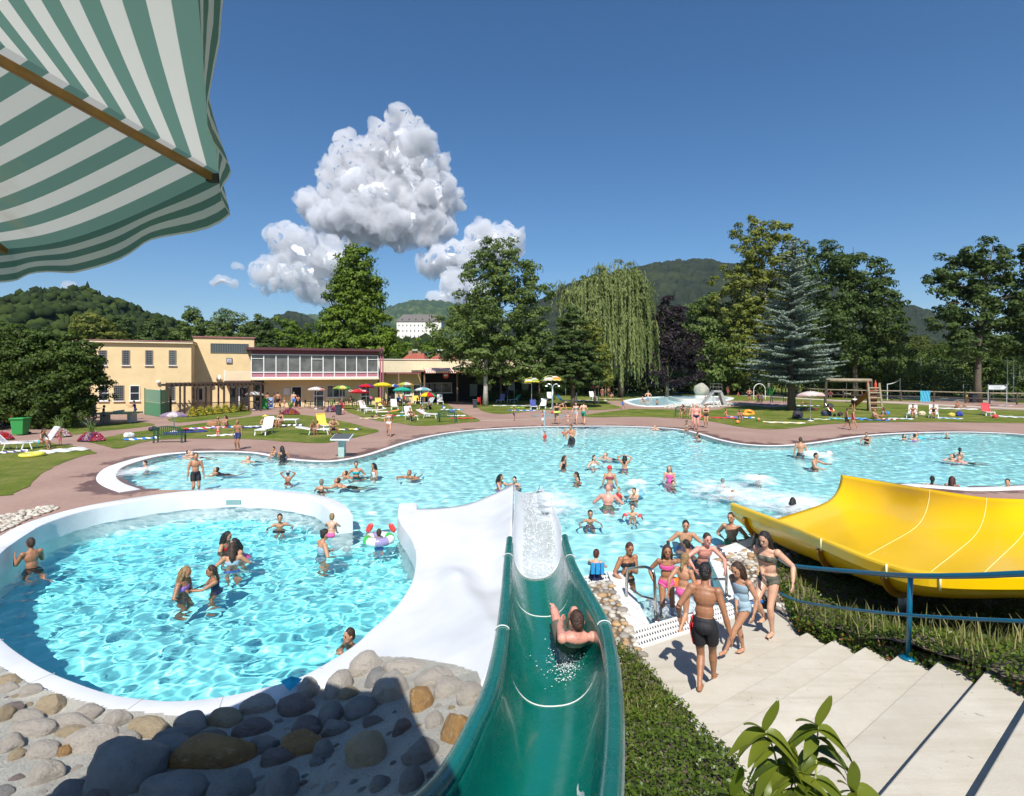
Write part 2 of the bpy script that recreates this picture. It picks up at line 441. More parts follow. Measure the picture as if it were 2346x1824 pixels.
def depth(X, Y):
 d = edgedist(X, Y, farw, False)
 b = D(1240, 909)
 db = np.hypot((X - b.x) / 1.6, Y - b.y)
 dep = np.clip(.12 + .14 * db,   .12, .98)
 bay = (D(1388, 1338) + D(1553, 1284)) / 2
 ax = (D(1553, 1284) - D(1388, 1338)).normalized(); nrm = Vector((-ax.y, ax.x, 0))
 t = (X - bay.x) * nrm.x + (Y - bay.y) * nrm.y; s = (X - bay.x) * ax.x + (Y - bay.y) * ax.y
 inb = (np.abs(s) < 1.2) & (t < 2.6)
 dep = np.where(inb, np.clip(.18 + .17 * np.floor(np.maximum(t, 0) / .36), .18, .98), dep)
 return dep
def make_floor():
 xs = np.arange(-18, 49, .12); ys = np.arange(5.0, 45, .12); X, Y = np.meshgrid(xs, ys)
 cx, cy = (X[:-1, :-1] + X[1:, 1:]) / 2, (Y[:-1, :-1] + Y[1:, 1:]) / 2
 o = [Vector(p) for p in offset(RING, .3 * SG, False)]
 rin = inside(cx, cy, o)
 keep = (inside(cx, cy, MAIN) | rin | inside(cx, cy, DL([(700, 1130), (895, 1130), (895, 1055), (700, 1035)])))
 Z = -depth(X, Y); Z = np.where(inside(X, Y, RINGP) | (Y < 13) & (X < 0), -1.3, Z)
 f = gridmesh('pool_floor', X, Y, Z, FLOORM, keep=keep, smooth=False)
 return tag(f, kind='structure')
make_floor()
KERB = mat('white_pool_kerb', (.74, .75, .74), .5, var=.06, vscale=3)
wid = [.62 if i < 22 else (.62 - .34 * min(1, (i - 22) / 14)) for i in range(len(farw))]
def voffset(path, ws, sgn):
 out = []
 for i in range(len(path)):
  a = path[max(i - 1, 0)]; b = path[min(i + 1, len(path) - 1)]
  t = Vector((b.x - a.x, b.y - a.y)).normalized()
  out.append(Vector((path[i].x + t.y * ws[i] * sgn, path[i].y - t.x * ws[i] * sgn, 0)))
 return out
_m = len(farw) // 2; _s = 1
_t = voffset(farw, wid, 1)
if inside(np.array([_t[_m].x]), np.array([_t[_m].y]), MAIN)[0]: _s = -1
kerb1 = ribbon('pool_kerb', farw, voffset(farw, wid, _s), .02, -.15, KERB, zin=-1.3); tag(kerb1, kind='structure')
_t = voffset(nearw, [.5] * len(nearw), _s)
kerb2 = ribbon('pool_kerb', nearw, voffset(nearw, [.55] * len(nearw), _s), .02, -.3, KERB, zin=-1.3); tag(kerb2, kind='structure')
ring = ribbon('round_pool_wall', RING, RINGO, .4, -1.45, WHITE, round_=.04)
tag(ring, 'curved white wall around the round pool, open at the channel', 'pool wall')
g0 = D(499, 1075, .12)
mb = MB(); mb.box((0, 0, 0), (.42, .03, .13))
gr = mb.build('frame', cm((.12, .3, .3), .4), ring, loc=(g0.x, g0.y - .02, .17), rz=.05)
gb = MB()
for i in range(13): gb.box((-.18 + i * .03, -.022, 0), (.012, .012, .1))
gb.build('grille', cm((.45, .55, .52), .4), gr); gr.name = 'inlet_vent'
for i in range(6, len(RING) - 4, 9):
 a, b_ = RING[i], RINGO[i]; MB().bar((a.x, a.y, .401), (b_.x, b_.y, .401), .009, .006).build('coping_joint', cm((.42, .42, .40), .8), ring)
# ---------------------------------------------------------------- white platform beside the slide
PR = [[(889,1085,.404),(940,1083,.42),(1000,1074,.45),(1052,1053,.55),(1095,1031,.78)],
  [(868,1118,.404),(930,1124,.42),(990,1120,.44),(1048,1110,.5),(1093,1110,.8)],
  [(888,1150,.404),(935,1155,.42),(985,1160,.45),(1040,1165,.5),(1092,1165,.8)],
  [(894,1200,.404),(935,1200,.43),(975,1205,.5),(1040,1225,.42),(1088,1250,.75)],
  [(884,1240,.404),(925,1235,.45),(975,1222,.72),(1030,1262,.62),(1078,1300,1.0)],
  [(845,1300,.404),(900,1290,.45),(965,1280,.7),(1025,1300,.95),(1068,1350,1.15)],
  [(780,1362,.404),(850,1350,.46),(940,1345,.7),(1010,1360,1.0),(1058,1390,1.2)],
  [(700,1420,.404),(790,1410,.5),(900,1410,.75),(985,1420,.95),(1040,1440,1.15)],
  [(620,1460,.404),(740,1470,.5),(860,1490,.7),(950,1500,.9),(1010,1510,1.05)]]
def make_platform():
 rows = []
 for r in PR:
  rows.append(catmull([D(x, y, h) for x, y, h in r], 6))
 cols = list(zip(*rows)); fine = [catmull(list(c), 6) for c in cols]
 ny, nx = len(fine[0]), len(fine)
 A = np.array([[fine[i][j][:] for i in range(nx)] for j in range(ny)])
 m = MB(); vs = [tuple(v) for v in A.reshape(-1, 3)]
 fs = [(j * nx + i, j * nx + i + 1, (j + 1) * nx + i + 1, (j + 1) * nx + i) for j in range(ny - 1) for i in range(nx - 1)]
 m.add(vs, fs)
 edge = [A[0][i] for i in range(nx)] + [A[j][-1] for j in range(1, ny)] + [A[-1][i] for i in range(nx - 2, -1, -1)]
 k = len(edge)
 m.add([tuple(e) for e in edge] + [(e[0], e[1], e[2] - .04) for e in edge] + [(e[0], e[1], -1.2) for e in edge],
   [(i, i + 1, k + i + 1, k + i) for i in range(k - 1)] + [(k + i, k + i + 1, 2 * k + i + 1, 2 * k + i) for i in range(k - 1)])
 o = m.build('splash_platform', WHITE, None, smooth=True, merge=True)
 return tag(o, 'smooth white platform between the round pool and the green slide', 'platform')
platform = make_platform()
# ---------------------------------------------------------------- stairs
NOSE = [((1430,1492),(1732,1343)),((1472,1535),(1786,1360)),((1518,1582),(1851,1375.4)),((1572,1652),(1923,1391)),((1640,1740),(2009,1402.7))]
CONC = mat('step_concrete', (.56, .535, .47), .85, var=.09, vscale=1.6, bump=.35, bscale=70)
def conc():
 m, n, l, b = nodes('stained_concrete')
 c = mixc(n, l, ramp(n, l, noise_(n, l, 1.2, 6, rough=.7), .35, .7), (.59, .545, .46), (.48, .43, .34))
 tc = n.new('ShaderNodeTexCoord'); mp = n.new('ShaderNodeMapping'); mp.inputs['Rotation'].default_value = (0, 0, R(-33)); mp.inputs['Scale'].default_value = (.5, 5, 1)
 l.new(tc.outputs['Object'], mp.inputs[0])
 c = mixc(n, l, ramp(n, l, noise_(n, l, 1.3, 5, mp.outputs[0], .65), .46, .7, 0, .62), c, (.40, .35, .26))
 c = mixc(n, l, ramp(n, l, noise_(n, l, 14, 5), .66, .72, 0, .6), c, (.2, .17, .12))
 oi = n.new('ShaderNodeObjectInfo'); c = mixc(n, l, ramp(n, l, oi.outputs['Random'], 0, 1, 0, .42), c, (.36, .325, .26))
 l.new(c, b.inputs['Base Color']); b.inputs['Roughness'].default_value = .85
 bu = n.new('ShaderNodeBump'); bu.inputs['Strength'].default_value = .3; bu.inputs['Distance'].default_value = .01
 l.new(noise_(n, l, 60, 5), bu.inputs['Height']); l.new(bu.outputs[0], b.inputs['Normal'])
 return m
CONC = conc()
nose = []
for k, (a, b) in enumerate(NOSE):
 h = .16 * (k + 1); nose.append((D(*a, h), D(*b, h)))
def np_(k):
 """ends of the k-th step edge, carried on toward the tower beyond the frame"""
 if k < 5: return nose[k]
 a = nose[4][0] + (nose[4][0] - nose[1][0]) / 3 * (k - 4); b = nose[4][1] + (nose[4][1] - nose[1][1]) / 3 * (k - 4)
 a.z = b.z = .16 * (k + 1); return a, b
stairs = empty('stairs', (3.2, 7, 0)); tag(stairs, 'broad pale concrete steps climbing from the pool landing', 'stairs')
off = Vector((-3.2, -7, 0))
NST = 11
for k in range(NST):
 a, b = np_(k); a2, b2 = np_(k + 1); h = .16 * (k + 1)
 a, b, a2, b2 = a + off, b + off, a2 + off, b2 + off
 dx = (a2 - a).normalized() * .03; dx.z = 0
 m = MB().prism([(a.x, a.y), (a2.x + dx.x, a2.y + dx.y), (b2.x + dx.x, b2.y + dx.y), (b.x, b.y)], h - .3, h)
 o = m.build('step', CONC, stairs, merge=True, bevel=.012)
land = [D(1360, 1383), D(1621, 1298), D(1654, 1302), D(1717, 1353), np_(0)[1], np_(0)[0]]
sheet('soil', [[(1.0,-4),(11,-4),(11,11),(6.5,11.2),(5.0,9.7),(4.5,9.1),(1.9,8.0),(0.9,8.0)]], -.014, mat('dark_soil', (.13, .10, .07), .95, var=.4, vscale=6, bump=.6, bscale=20))
a0 = Vector((np_(0)[1].x, np_(0)[1].y - .1, 0)); a1 = Vector((np_(0)[0].x, np_(0)[0].y - .1, 0))
m = MB().prism([(p.x, p.y) for p in [land[0], land[5], a1, a0, land[3], land[2], land[1]]], -.3, .0)
tag(m.build('landing', CONC, None, merge=True), kind='structure')
def tile():
 m, n, l, b = nodes('white_tiles'); tc = n.new('ShaderNodeTexCoord'); br = n.new('ShaderNodeTexBrick'); br.offset = 0; br.inputs['Scale'].default_value = 1
 br.inputs['Brick Width'].default_value = .25; br.inputs['Row Height'].default_value = .25; br.inputs['Mortar Size'].default_value = .006; br.inputs['Color1'].default_value = (.74, .75, .74, 1); br.inputs['Color2'].default_value = (.70, .71, .69, 1); br.inputs['Mortar'].default_value = (.5, .49, .45, 1)
 mp = n.new('ShaderNodeMapping'); mp.inputs['Rotation'].default_value = (0, 0, R(-24)); l.new(tc.outputs['Object'], mp.inputs[0]); l.new(mp.outputs[0], br.inputs['Vector']); l.new(br.outputs['Color'], b.inputs['Base Color']); b.inputs['Roughness'].default_value = .4
 return m
TILE = tile()
def slab(name, pts, z, m, t=.06):
 w = [D(x, y) for x, y in pts]
 o = MB().prism([(p.x, p.y) for p in w], z - t - .6, z).build(name, m, None, merge=True, bevel=.008)
 return tag(o, kind='structure')
slab('kerb', [(1295,1220),(1326.8,1217),(1388.4,1337.8),(1344.5,1347.4)], .012, TILE)
slab('kerb', [(1514,1197),(1528,1190.8),(1577.5,1235),(1613,1264),(1619,1297),(1553,1281)], .012, TILE)
slab('kerb', [(1514.6,1176),(1654,1130),(1700,1108),(1735,1108),(1660,1150),(1588,1170.6),(1529,1194),(1514,1197)], .012, TILE)
def grating(name, pts, rows, z=.008, label=None):
 q = [D(x, y) for x, y in pts]          # near-left, near-right, far-right, far-left
 root = MB(); n_ = int((q[1] - q[0]).length / .052)
 L = lambda u, v: (q[0] * (1 - u) + q[1] * u) * (1 - v) + (q[3] * (1 - u) + q[2] * u) * v
 for i in range(n_):
  a, b = L((i + .5) / n_, .01), L((i + .5) / n_, .99)
  root.bar(a + Vector((0, 0, z)), b + Vector((0, 0, z)), .024, .02)
 for r in range(rows + 1):
  v = r / rows
  root.bar(L(0, v) + Vector((0, 0, z + .002)), L(1, v) + Vector((0, 0, z + .002)), .05, .024)
 o = root.build(name, cm((.74, .74, .7), .5), None)
 bed = MB().prism([(p.x, p.y) for p in q], -.08, -.02).build('gutter', cm((.1, .1, .09), .8), o)
 return tag(o, label, 'drain grate')
grating('drain_grate', [(1359.6,1383),(1621.4,1298),(1606,1275),(1344.5,1347.4)], 3, label='long white slatted drain grate between the entry steps and the landing')
grating('drain_grate', [(1247,1247),(1298,1237),(1293,1221),(1243,1233)], 2, label='short white slatted drain grate where the boy with the float sits')
# ---------------------------------------------------------------- green slide
def slide_material(name, c1, c2, worn):
 m, n, l, b = nodes(name)
 c = mixc(n, l, ramp(n, l, noise_(n, l, .8, 5), .3, .7), c1, c2)
 tc = n.new('ShaderNodeTexCoord'); mp = n.new('ShaderNodeMapping'); mp.inputs['Scale'].default_value = (3, .8, 3)
 l.new(tc.outputs['Object'], mp.inputs[0])
 c = mixc(n, l, ramp(n, l, noise_(n, l, 2.2, 6, mp.outputs[0], .7), .62, .85, 0, .22), c, worn)
 l.new(c, b.inputs['Base Color']); l.new(ramp(n, l, noise_(n, l, 5, 4), .3, .7, .16, .38), b.inputs['Roughness'])
 b.inputs['Coat Weight'].default_value = .25
 return m
GREEN = slide_material('green_fibreglass', (.0, .135, .10), (.0, .165, .125), (.06, .26, .20))
GRIM = slide_material('green_rim', (.0, .10, .095), (.0, .15, .13), (.10, .30, .27))
SEAL = cm((.62, .64, .6), .6)
GS = [((1093,1128,.86),(1199,1128,.86),.62), ((1093,1157,.94),(1199,1152,.94),.68), ((1090,1200,1.02),(1214,1205,1.02),.7), ((1088,1260,1.12),(1243,1262,1.12),.7),
  ((1083,1335,1.22),(1275,1326,1.24),.72), ((1075,1405,1.34),(1290,1400,1.42),.75), ((1058,1480,1.46),(1294,1490,1.62),.8), ((1030,1545,1.54),(1292,1590,1.78),.82),
  ((992,1625,1.63),(1282,1700,1.92),.85), ((945,1698,1.72),(1264,1830,2.06),.88), ((870,1775,1.85),(1238,1990,2.2),.9)]
GL_ = catmull([D(*a) for a, b, d in GS], 8); GR_ = catmull([D(*b) for a, b, d in GS], 8)
GD_ = [v.x for v in catmull([Vector((d, 0, 0)) for a, b, d in GS], 8)]
def trough_point(i, s, push=0.0):
 """s 0..1 across the trough at station i"""
 a, b, d = GL_[i], GR_[i], GD_[i]
 t = PI * s; x = .5 - .5 * math.copysign(abs(math.cos(t)) ** .8, math.cos(t)); z = math.sin(t) ** .75
 p = a.lerp(b, x); p.z -= d * z
 return p
green = empty('green_slide', GL_[10]); tag(green, 'green half-pipe water slide running down to the white splash outlet', 'water slide')
go = -Vector(GL_[10])
def strip_mesh(rows, name, material, parent, closed_ends=False, thick=.012):
 n = len(rows[0]); m = MB()
 m.add([p + go for r in rows for p in r], [(i * n + k, i * n + k + 1, (i + 1) * n + k + 1, (i + 1) * n + k) for i in range(len(rows) - 1) for k in range(n - 1)])
 o = m.build(name, material, parent, smooth=True)
 if thick:
  q = o.modifiers.new('shell', 'SOLIDIFY'); q.thickness = thick; q.offset = -1
 return o
NG = len(GL_)
wsplit = 8   # the first stations belong to the white outlet
rows = [[trough_point(i, s / 28) for s in range(29)] for i in range(wsplit, NG)]
strip_mesh(rows, 'trough', GREEN, green)
outlet_rows = [[trough_point(i, s / 28) + Vector((0, 0, .003)) for s in range(29)] for i in range(0, wsplit + 1)]
for side, E_, sg in ((0, GL_, -1), (1, GR_, 1)):
 m = MB(); pts = []
 for i in range(wsplit - 2, NG):
  a, b = GL_[i], GR_[i]; d = (b - a); d.z = 0; d.normalize()
  o_ = E_[i] + d * .055 * sg
  w = .052 + .02 * (i / NG)
  pts.append((o_, d, w))
 n_ = 8; vs = []
 for o_, d, w in pts:
  for k in range(n_):
   t = 2 * PI * k / n_ + PI / 8
   vs.append(o_ + go + d * w * 1.15 * math.cos(t) + Vector((0, 0, 1)) * w * .8 * math.sin(t))
 m.add(vs, [(i * n_ + k, i * n_ + (k + 1) % n_, (i + 1) * n_ + (k + 1) % n_, (i + 1) * n_ + k) for i in range(len(pts) - 1) for k in range(n_)])
 m.add([vs[k] for k in range(n_)], [tuple(range(n_))])
 m.build('rim', GRIM, green, smooth=True)
for i in (18, 35):
 m = MB(); m.tube([trough_point(i, s / 24) + go + Vector((0, 0, .012)) for s in range(25)], .009, 5)
 m.build('seam', SEAL, green, smooth=True)
for i in (14, 33):
 for E_, sg in ((GL_, -1), (GR_, 1)):
  m = MB()
  d = (GR_[i] - GL_[i]); d.z = 0; d.normalize(); c = E_[i] + d * .055 * sg + go
  m.tube([c + d * .075 * math.cos(t) + Vector((0, 0, .055 * math.sin(t))) for t in [PI * q / 8 for q in range(9)]], .007, 5)
  m.build('rim_joint', SEAL, green, smooth=True)
WH2 = mat('white_gelcoat', (.78, .80, .81), .3, var=.03, vscale=2)
outlet = empty('slide_outlet', GL_[10]); tag(outlet, 'white curved outlet at the foot of the green slide, awash with water', 'slide outlet')
ext = []
for k, (lx, ly, lh, rx, ry, rh, dd) in enumerate([(1097,1034,.78,1150,1036,.02,.25),(1097,1060,.78,1172,1062,.1,.4),(1096,1095,.80,1188,1098,.45,.5)]):
 ext.append((D(lx, ly, lh), D(rx, ry, rh), dd))
ex = []
EA = catmull([e[0] for e in ext] + [GL_[0]], 6); EB = catmull([e[1] for e in ext] + [GR_[0]], 6); ED = [v.x for v in catmull([Vector((e[2], 0, 0)) for e in ext] + [Vector((.62, 0, 0))], 6)]
for a, b, d in zip(EA, EB, ED):
 r = []
 for s in range(29):
  t = PI * s / 28; x = .5 - .5 * math.copysign(abs(math.cos(t)) ** .8, math.cos(t)); p = a.lerp(b, x); p.z = max(p.z - d * math.sin(t) ** .75, -.1 if s > 4 else -5); r.append(p)
 ex.append(r)
strip_mesh(ex[:-1] + outlet_rows, 'trough', WH2, outlet)
# ---------------------------------------------------------------- yellow slide
YEL = mat('yellow_fibreglass', (.86, .52, .0), .28, var=.035, vscale=.8, coat=.2)
YN = [(1562,1073,.9),(1667,1112,1.0),(1753,1147,1.15),(1877,1196,1.22),(1985,1221,1.32),(2184,1225,1.5),(2420,1215,1.7)]
YF = [(1793,1013,.95),(1888,1029,1.05),(1983,1044,1.25),(2092,1061,1.34),(2184,1066,1.44),(2370,1070,1.6),(2600,1060,1.75)]
yn = catmull([D(*p) for p in YN], 8); yf = catmull([D(*p) for p in YF], 8); NY = len(yn)
yellow = empty('yellow_slide', yn[8]); tag(yellow, 'wide yellow family slide curving down into the pool', 'water slide')
go = -Vector(yn[8])
def ysec(i, s, drop=.82):
 a, b = yn[i], yf[i]; t = PI * s
 u = -math.cos(t); x = .5 + .5 * math.copysign(abs(u) ** .75, u); z = (1 - abs(u) ** 4.5) ** .55 if abs(u) < 1 else 0
 p = a.lerp(b, x); p.z -= z * (drop * (1 if i > 4 else .84 + .04 * i) - .34 * min(1, max(0, (i - 8) / 30))); return p
SH = 34
rows = [[ysec(i, s / SH) for s in range(SH + 1)] for i in range(NY)]
m = MB(); n = SH + 1; fs = []
for i in range(NY - 1):
 for k in range(SH):
  if i < 6 and k > 9 + i * .8 and k < 31 - 1.2 * i and False: continue
  fs.append((i * n + k, i * n + k + 1, (i + 1) * n + k + 1, (i + 1) * n + k))
m.add([p + go for r in rows for p in r], fs)
o = m.build('chute', YEL, yellow, smooth=True); q = o.modifiers.new('shell', 'SOLIDIFY'); q.thickness = .03; q.offset = 1
for E_, sg in ((yn, 1), (yf, -1)):
 m = MB(); vs = []; k_ = 6
 for i in range(NY):
  d = (yf[i] - yn[i]); d.z = 0; d.normalize(); c = E_[i] + go
  for x, z in ((.0, .012), (-.06, .0), (-.075, -.03), (-.075, -.17), (-.062, -.17), (-.0, -.02)):
   vs.append(c + d * x * sg + Vector((0, 0, z)))
 m.add(vs, [(i * k_ + q, i * k_ + (q + 1) % k_, (i + 1) * k_ + (q + 1) % k_, (i + 1) * k_ + q) for i in range(NY - 1) for q in range(k_)] + [tuple(range(k_))])
 m.build('rim', YEL, yellow, smooth=False, merge=True)
for i in (16, 25, 33):
 m = MB(); m.tube([ysec(i, s / SH) + go + Vector((0, 0, .004)) for s in range(SH + 1)], .004, 5)
 c = yn[i] + go; m.bar(c + Vector((-.06, -.08, .01)), c + Vector((-.06, -.08, -.2)), .02)
 m.build('seam', cm((.85, .78, .45), .5), yellow, smooth=True)
for i in (3, 16, 25):
 fl = MB(); bo = []; prev = None; pts = []
 for s in range(2, 15):
  p = ysec(i, s / SH); q = ysec(i, (s + .5) / SH)
  t = (q - p).normalized(); side = (yn[min(i + 1, NY - 1)] - yn[i - 1]).normalized(); nrm = side.cross(t).normalized()
  if nrm.y > 0: nrm = -nrm
  if nrm.z > .3: nrm = -nrm
  pts.append((p + nrm * .035, nrm, side))
 for (p, nn, sd), (p2, n2, s2) in zip(pts[:-1], pts[1:]):
  for o_ in (-.03, .03):
   a, b, c_, d_ = p + sd * o_, p2 + s2 * o_, p2 + n2 * .09 + s2 * o_, p + nn * .09 + sd * o_
   fl.quad(*(v + go for v in (a, b, c_, d_)))
  fl.quad(*(v + go for v in (p + nn * .09 - sd * .03, p2 + n2 * .09 - s2 * .03, p2 + n2 * .09 + s2 * .03, p + nn * .09 + sd * .03)))
  bo.append((p + nn * .05 - sd * .04) + go)
 f = fl.build('flange', mat('yellow_flange', (.42, .2, .01), .45), yellow)
 for q in bo: MB().ball(q, .017, 6).build('bolt', cm((.7, .7, .68), .3, metal=.6), f, smooth=True)
m = MB(); b0 = D(1608, 1167, 0); tp = DP(1610, 1108, b0.y)
m.tube([b0 + go, tp + go], .035, 10); m.bar(tp + go + Vector((-.05, 0, 0)), tp + go + Vector((.05, 0, 0)), .05)
m.build('support_post', cm((.3, .28, .24), .4, metal=.7), yellow, smooth=True)
for i in (24, 40):
 p = ysec(i, .3); m = MB(); m.tube([p + go, Vector((p.x, p.y, -.1)) + go], .06, 10); m.build('support_post', cm((.3, .28, .24), .4, metal=.7), yellow, smooth=True)
# ---------------------------------------------------------------- handrails
STEEL = cm((.55, .53, .48), .22, tag='steel', metal=1.0)
BLUEP = cm((.0, .105, .19), .3, tag='blue_paint', coat=.3)
def steel_rail(name, top, low, post, label):
 r = empty(name, post); o_ = -Vector(post)
 MB().tube([p + o_ for p in top], .024, 10).build('top_bar', STEEL, r, smooth=True)
 MB().tube([p + o_ for p in low], .02, 10).build('lower_bar', STEEL, r, smooth=True)
 MB().lathe([(.075, 0), (.075, .012), (.03, .02)], (0, 0, .01), 14).build('foot_plate', STEEL, r, smooth=True)
 return tag(r, label, 'handrail', 'steel handrails of the pool entry')
def bend(pts): return catmull(pts, 5)
pl = D(1399, 1325)
tp = DP(1396, 1232, pl.y)
top = [pl, DP(1397, 1270, pl.y), tp, DP(1392, 1218, pl.y + .03), DP(1380, 1210, pl.y + .12), DP(1368, 1209.5, pl.y + .25), DP(1339, 1213, pl.y + .9), DP(1325, 1262, pl.y + 1.0), ]
steel_rail('handrail', [top[0], top[1]] + bend(top[2:6]) + [top[6], DP(1337, 1222, pl.y + .95), DP(1336, 1290, pl.y + .95)], [DP(1397, 1279, pl.y), DP(1368, 1272, pl.y + .5), DP(1345, 1255, pl.y + .92)], pl, 'bent steel handrail held by the woman in the black bikini')
pr = D(1550, 1273)
top = [pr, DP(1549, 1230, pr.y), DP(1546, 1190, pr.y), DP(1541, 1176, pr.y + .03), DP(1531, 1171, pr.y + .12), DP(1517, 1172, pr.y + .3), DP(1473, 1183, pr.y + 1.2)]
steel_rail('handrail', [top[0], top[1]] + bend(top[2:6]) + [top[6], DP(1472, 1190, pr.y + 1.25), DP(1470, 1250, pr.y + 1.25)], [DP(1549, 1235, pr.y), DP(1512, 1236, pr.y + .5), DP(1478, 1222, pr.y + 1.2)], pr, 'bent steel handrail beside the cobbles, boy leaning over it')
rail = empty('blue_handrail', D(1937, 1405, .64)); o_ = -rail.location
tag(rail, 'dark blue painted handrail along the side of the concrete steps', 'handrail')
tops = catmull([DP(1652,1184,9.5), DP(1672,1198,9.0), DP(1700,1208,8.6), DP(1850,1222,7.3), DP(1942,1228,6.44), DP(2070,1228,5.75), DP(2200,1223,5.2), DP(2500,1215,4.3)], 6)
lows = catmull([DP(1648,1256,9.5), DP(1665,1266,9.1), DP(1712,1284,8.5), DP(1820,1300,7.3), DP(1937,1312,6.44), DP(2070,1320,5.75), DP(2200,1326,5.2), DP(2500,1340,4.3)], 6)
MB().tube([p + o_ for p in tops], .03, 12).build('top_bar', BLUEP, rail, smooth=True)
MB().tube([p + o_ for p in lows], .019, 10).build('lower_bar', BLUEP, rail, smooth=True)
pb = rail.location; pt = DP(1942, 1228, 6.44)
for bx, by, tx, dpt in ((1937, 1405, 1942, 6.44),):
 MB().tube([Vector((0, 0, 0)), pt + o_], .027, 12).build('post', BLUEP, rail, smooth=True)
 MB().lathe([(.09, 0), (.09, .014), (.035, .03)], (0, 0, .004), 18).build('foot_plate', BLUEP, rail, smooth=True)
p9 = DP(1652, 1184, 9.5); MB().tube([p9 + o_, Vector((p9.x, p9.y, 0)) + o_], .027, 10).build('post', BLUEP, rail, smooth=True)
# ---------------------------------------------------------------- stone bank in front
def bank_h(x, y):
 d = edgedist(np.array(x), np.array(y), RINGO, False)
 inr = inside(np.array(x), np.array(y), RINGP + [])
 base = .40 + .17 * np.clip(d, 0, 6) + .3 * np.clip((np.array(x) + 2.1) / 1.8, 0, 1) + .05 * vnoise(np.array(x), np.array(y), 3, 4, 1.3)
 return np.where(inr, .2, base)
def on_bank(px, py):
 h = .6
 for _ in range(12):
  g = D(px, py, h); h = float(bank_h(np.array([g.x]), np.array([g.y]))[0])
 return g
CEM, n, l, b = nodes('rough_cement')
c = mixc(n, l, ramp(n, l, noise_(n, l, 4, 6, rough=.7), .35, .65), (.44, .42, .36), (.33, .32, .28))
vo = n.new('ShaderNodeTexVoronoi'); vo.inputs['Scale'].default_value = 55; tc = n.new('ShaderNodeTexCoord'); l.new(tc.outputs['Object'], vo.inputs['Vector'])
c = mixc(n, l, ramp(n, l, noise_(n, l, 70, 3), .55, .68, 0, .6), c, (.10, .10, .09))
l.new(c, b.inputs['Base Color']); b.inputs['Roughness'].default_value = .95
bu = n.new('ShaderNodeBump'); bu.inputs['Strength'].default_value = .9; bu.inputs['Distance'].default_value = .02; l.new(noise_(n, l, 45, 5, rough=.7), bu.inputs['Height']); l.new(bu.outputs[0], b.inputs['Normal'])
def make_bank():
 xs = np.arange(-6.8, .62, .027); ys = np.arange(1.6, 9.0, .027); X, Y = np.meshgrid(xs, ys)
 Z = bank_h(X, Y) + .02 * vnoise(X, Y, 9, 3, 9)
 cx, cy = (X[:-1, :-1] + X[1:, 1:]) / 2, (Y[:-1, :-1] + Y[1:, 1:]) / 2
 inr = inside(cx, cy, RINGP) | inside(cx, cy, [Vector(p) for p in offset(RING, .3 * SG, False)])
 lim = inside(cx, cy, [D(-260, 1380, .4), D(-150, 1480, .4), D(0, 1440, .35), D(60, 1478, .35), D(230, 1535, .35), D(400, 1550, .35), D(560, 1530, .35), D(700, 1470, .4), D(780, 1408, .45), D(860, 1425, .55), D(960, 1462, .7), D(1045, 1490, .9), D(1075, 1560, 1.1), Vector((.35, 1.0, 0)), Vector((-7, 1.0, 0)), Vector((-7, 6, 0))])
 k = (~inr) & lim & (cx < np.interp(cy, [p.y for p in GL_[::-1]], [p.x for p in GL_[::-1]]) - .05)
 bank = gridmesh('cement', X, Y, Z, CEM, keep=k)
 root = empty('stone_bank', (0, 0, 0)); bank.parent = root
 tag(root, 'rough cement bank studded with boulders in front of the round pool', 'stone bank')
 return root
bankroot = make_bank()
_stone = {}
def rock_mesh(i, angular=.0):
 if i in _stone: return _stone[i]
 bm = bmesh.new(); bmesh.ops.create_icosphere(bm, subdivisions=4, radius=1)
 rs = random.Random(i); off_ = Vector((rs.uniform(0, 50), rs.uniform(0, 50), rs.uniform(0, 50)))
 planes = [(Vector((rs.gauss(0, 1), rs.gauss(0, 1), rs.gauss(0, .7))).normalized(), rs.uniform(.62, .9)) for _ in range(7 if angular else 3)]
 for v in bm.verts:
  p = v.co.copy()
  for nn, dd in planes:
   k = p.dot(nn)
   if k > dd: p -= nn * (k - dd) * (.85 if angular else .6)
  s = 1 + .16 * (noise.noise(p * 1.1 + off_)) + .05 * noise.noise(p * 4 + off_) + (.02 + .03 * angular) * noise.noise(p * 11 + off_)
  v.co = p * s
 me = bpy.data.meshes.new('stone'); bm.to_mesh(me); bm.free(); me.polygons.foreach_set('use_smooth', [True] * len(me.polygons))
 _stone[i] = me; return me
def rock_mat(name, c1, c2, c3):
 m, n, l, b = nodes(name)
 c = mixc(n, l, ramp(n, l, noise_(n, l, 1.1, 6, rough=.65), .35, .65), c1, c2)
 c = mixc(n, l, ramp(n, l, noise_(n, l, 3.2, 5, rough=.75), .55, .7, 0, .8), c, c3)
 l.new(c, b.inputs['Base Color']); b.inputs['Roughness'].default_value = .8
 bu = n.new('ShaderNodeBump'); bu.inputs['Strength'].default_value = .9; bu.inputs['Distance'].default_value = .09; l.new(noise_(n, l, 5, 9, rough=.75), bu.inputs['Height']); l.new(bu.outputs[0], b.inputs['Normal'])
 return m
RM = {'p': rock_mat('pale_limestone', (.60, .53, .44), (.50, .45, .39), (.36, .31, .26)), 'g': rock_mat('grey_stone', (.37, .355, .33), (.29, .275, .26), (.22, .2, .19)),
  'o': rock_mat('ochre_stone', (.50, .29, .10), (.33, .18, .07), (.60, .47, .30)), 'r': rock_mat('reddish_stone', (.33, .265, .235), (.23, .18, .16), (.38, .32, .28)),
  'b': rock_mat('buff_stone', (.55, .43, .26), (.44, .35, .23), (.33, .26, .18))}
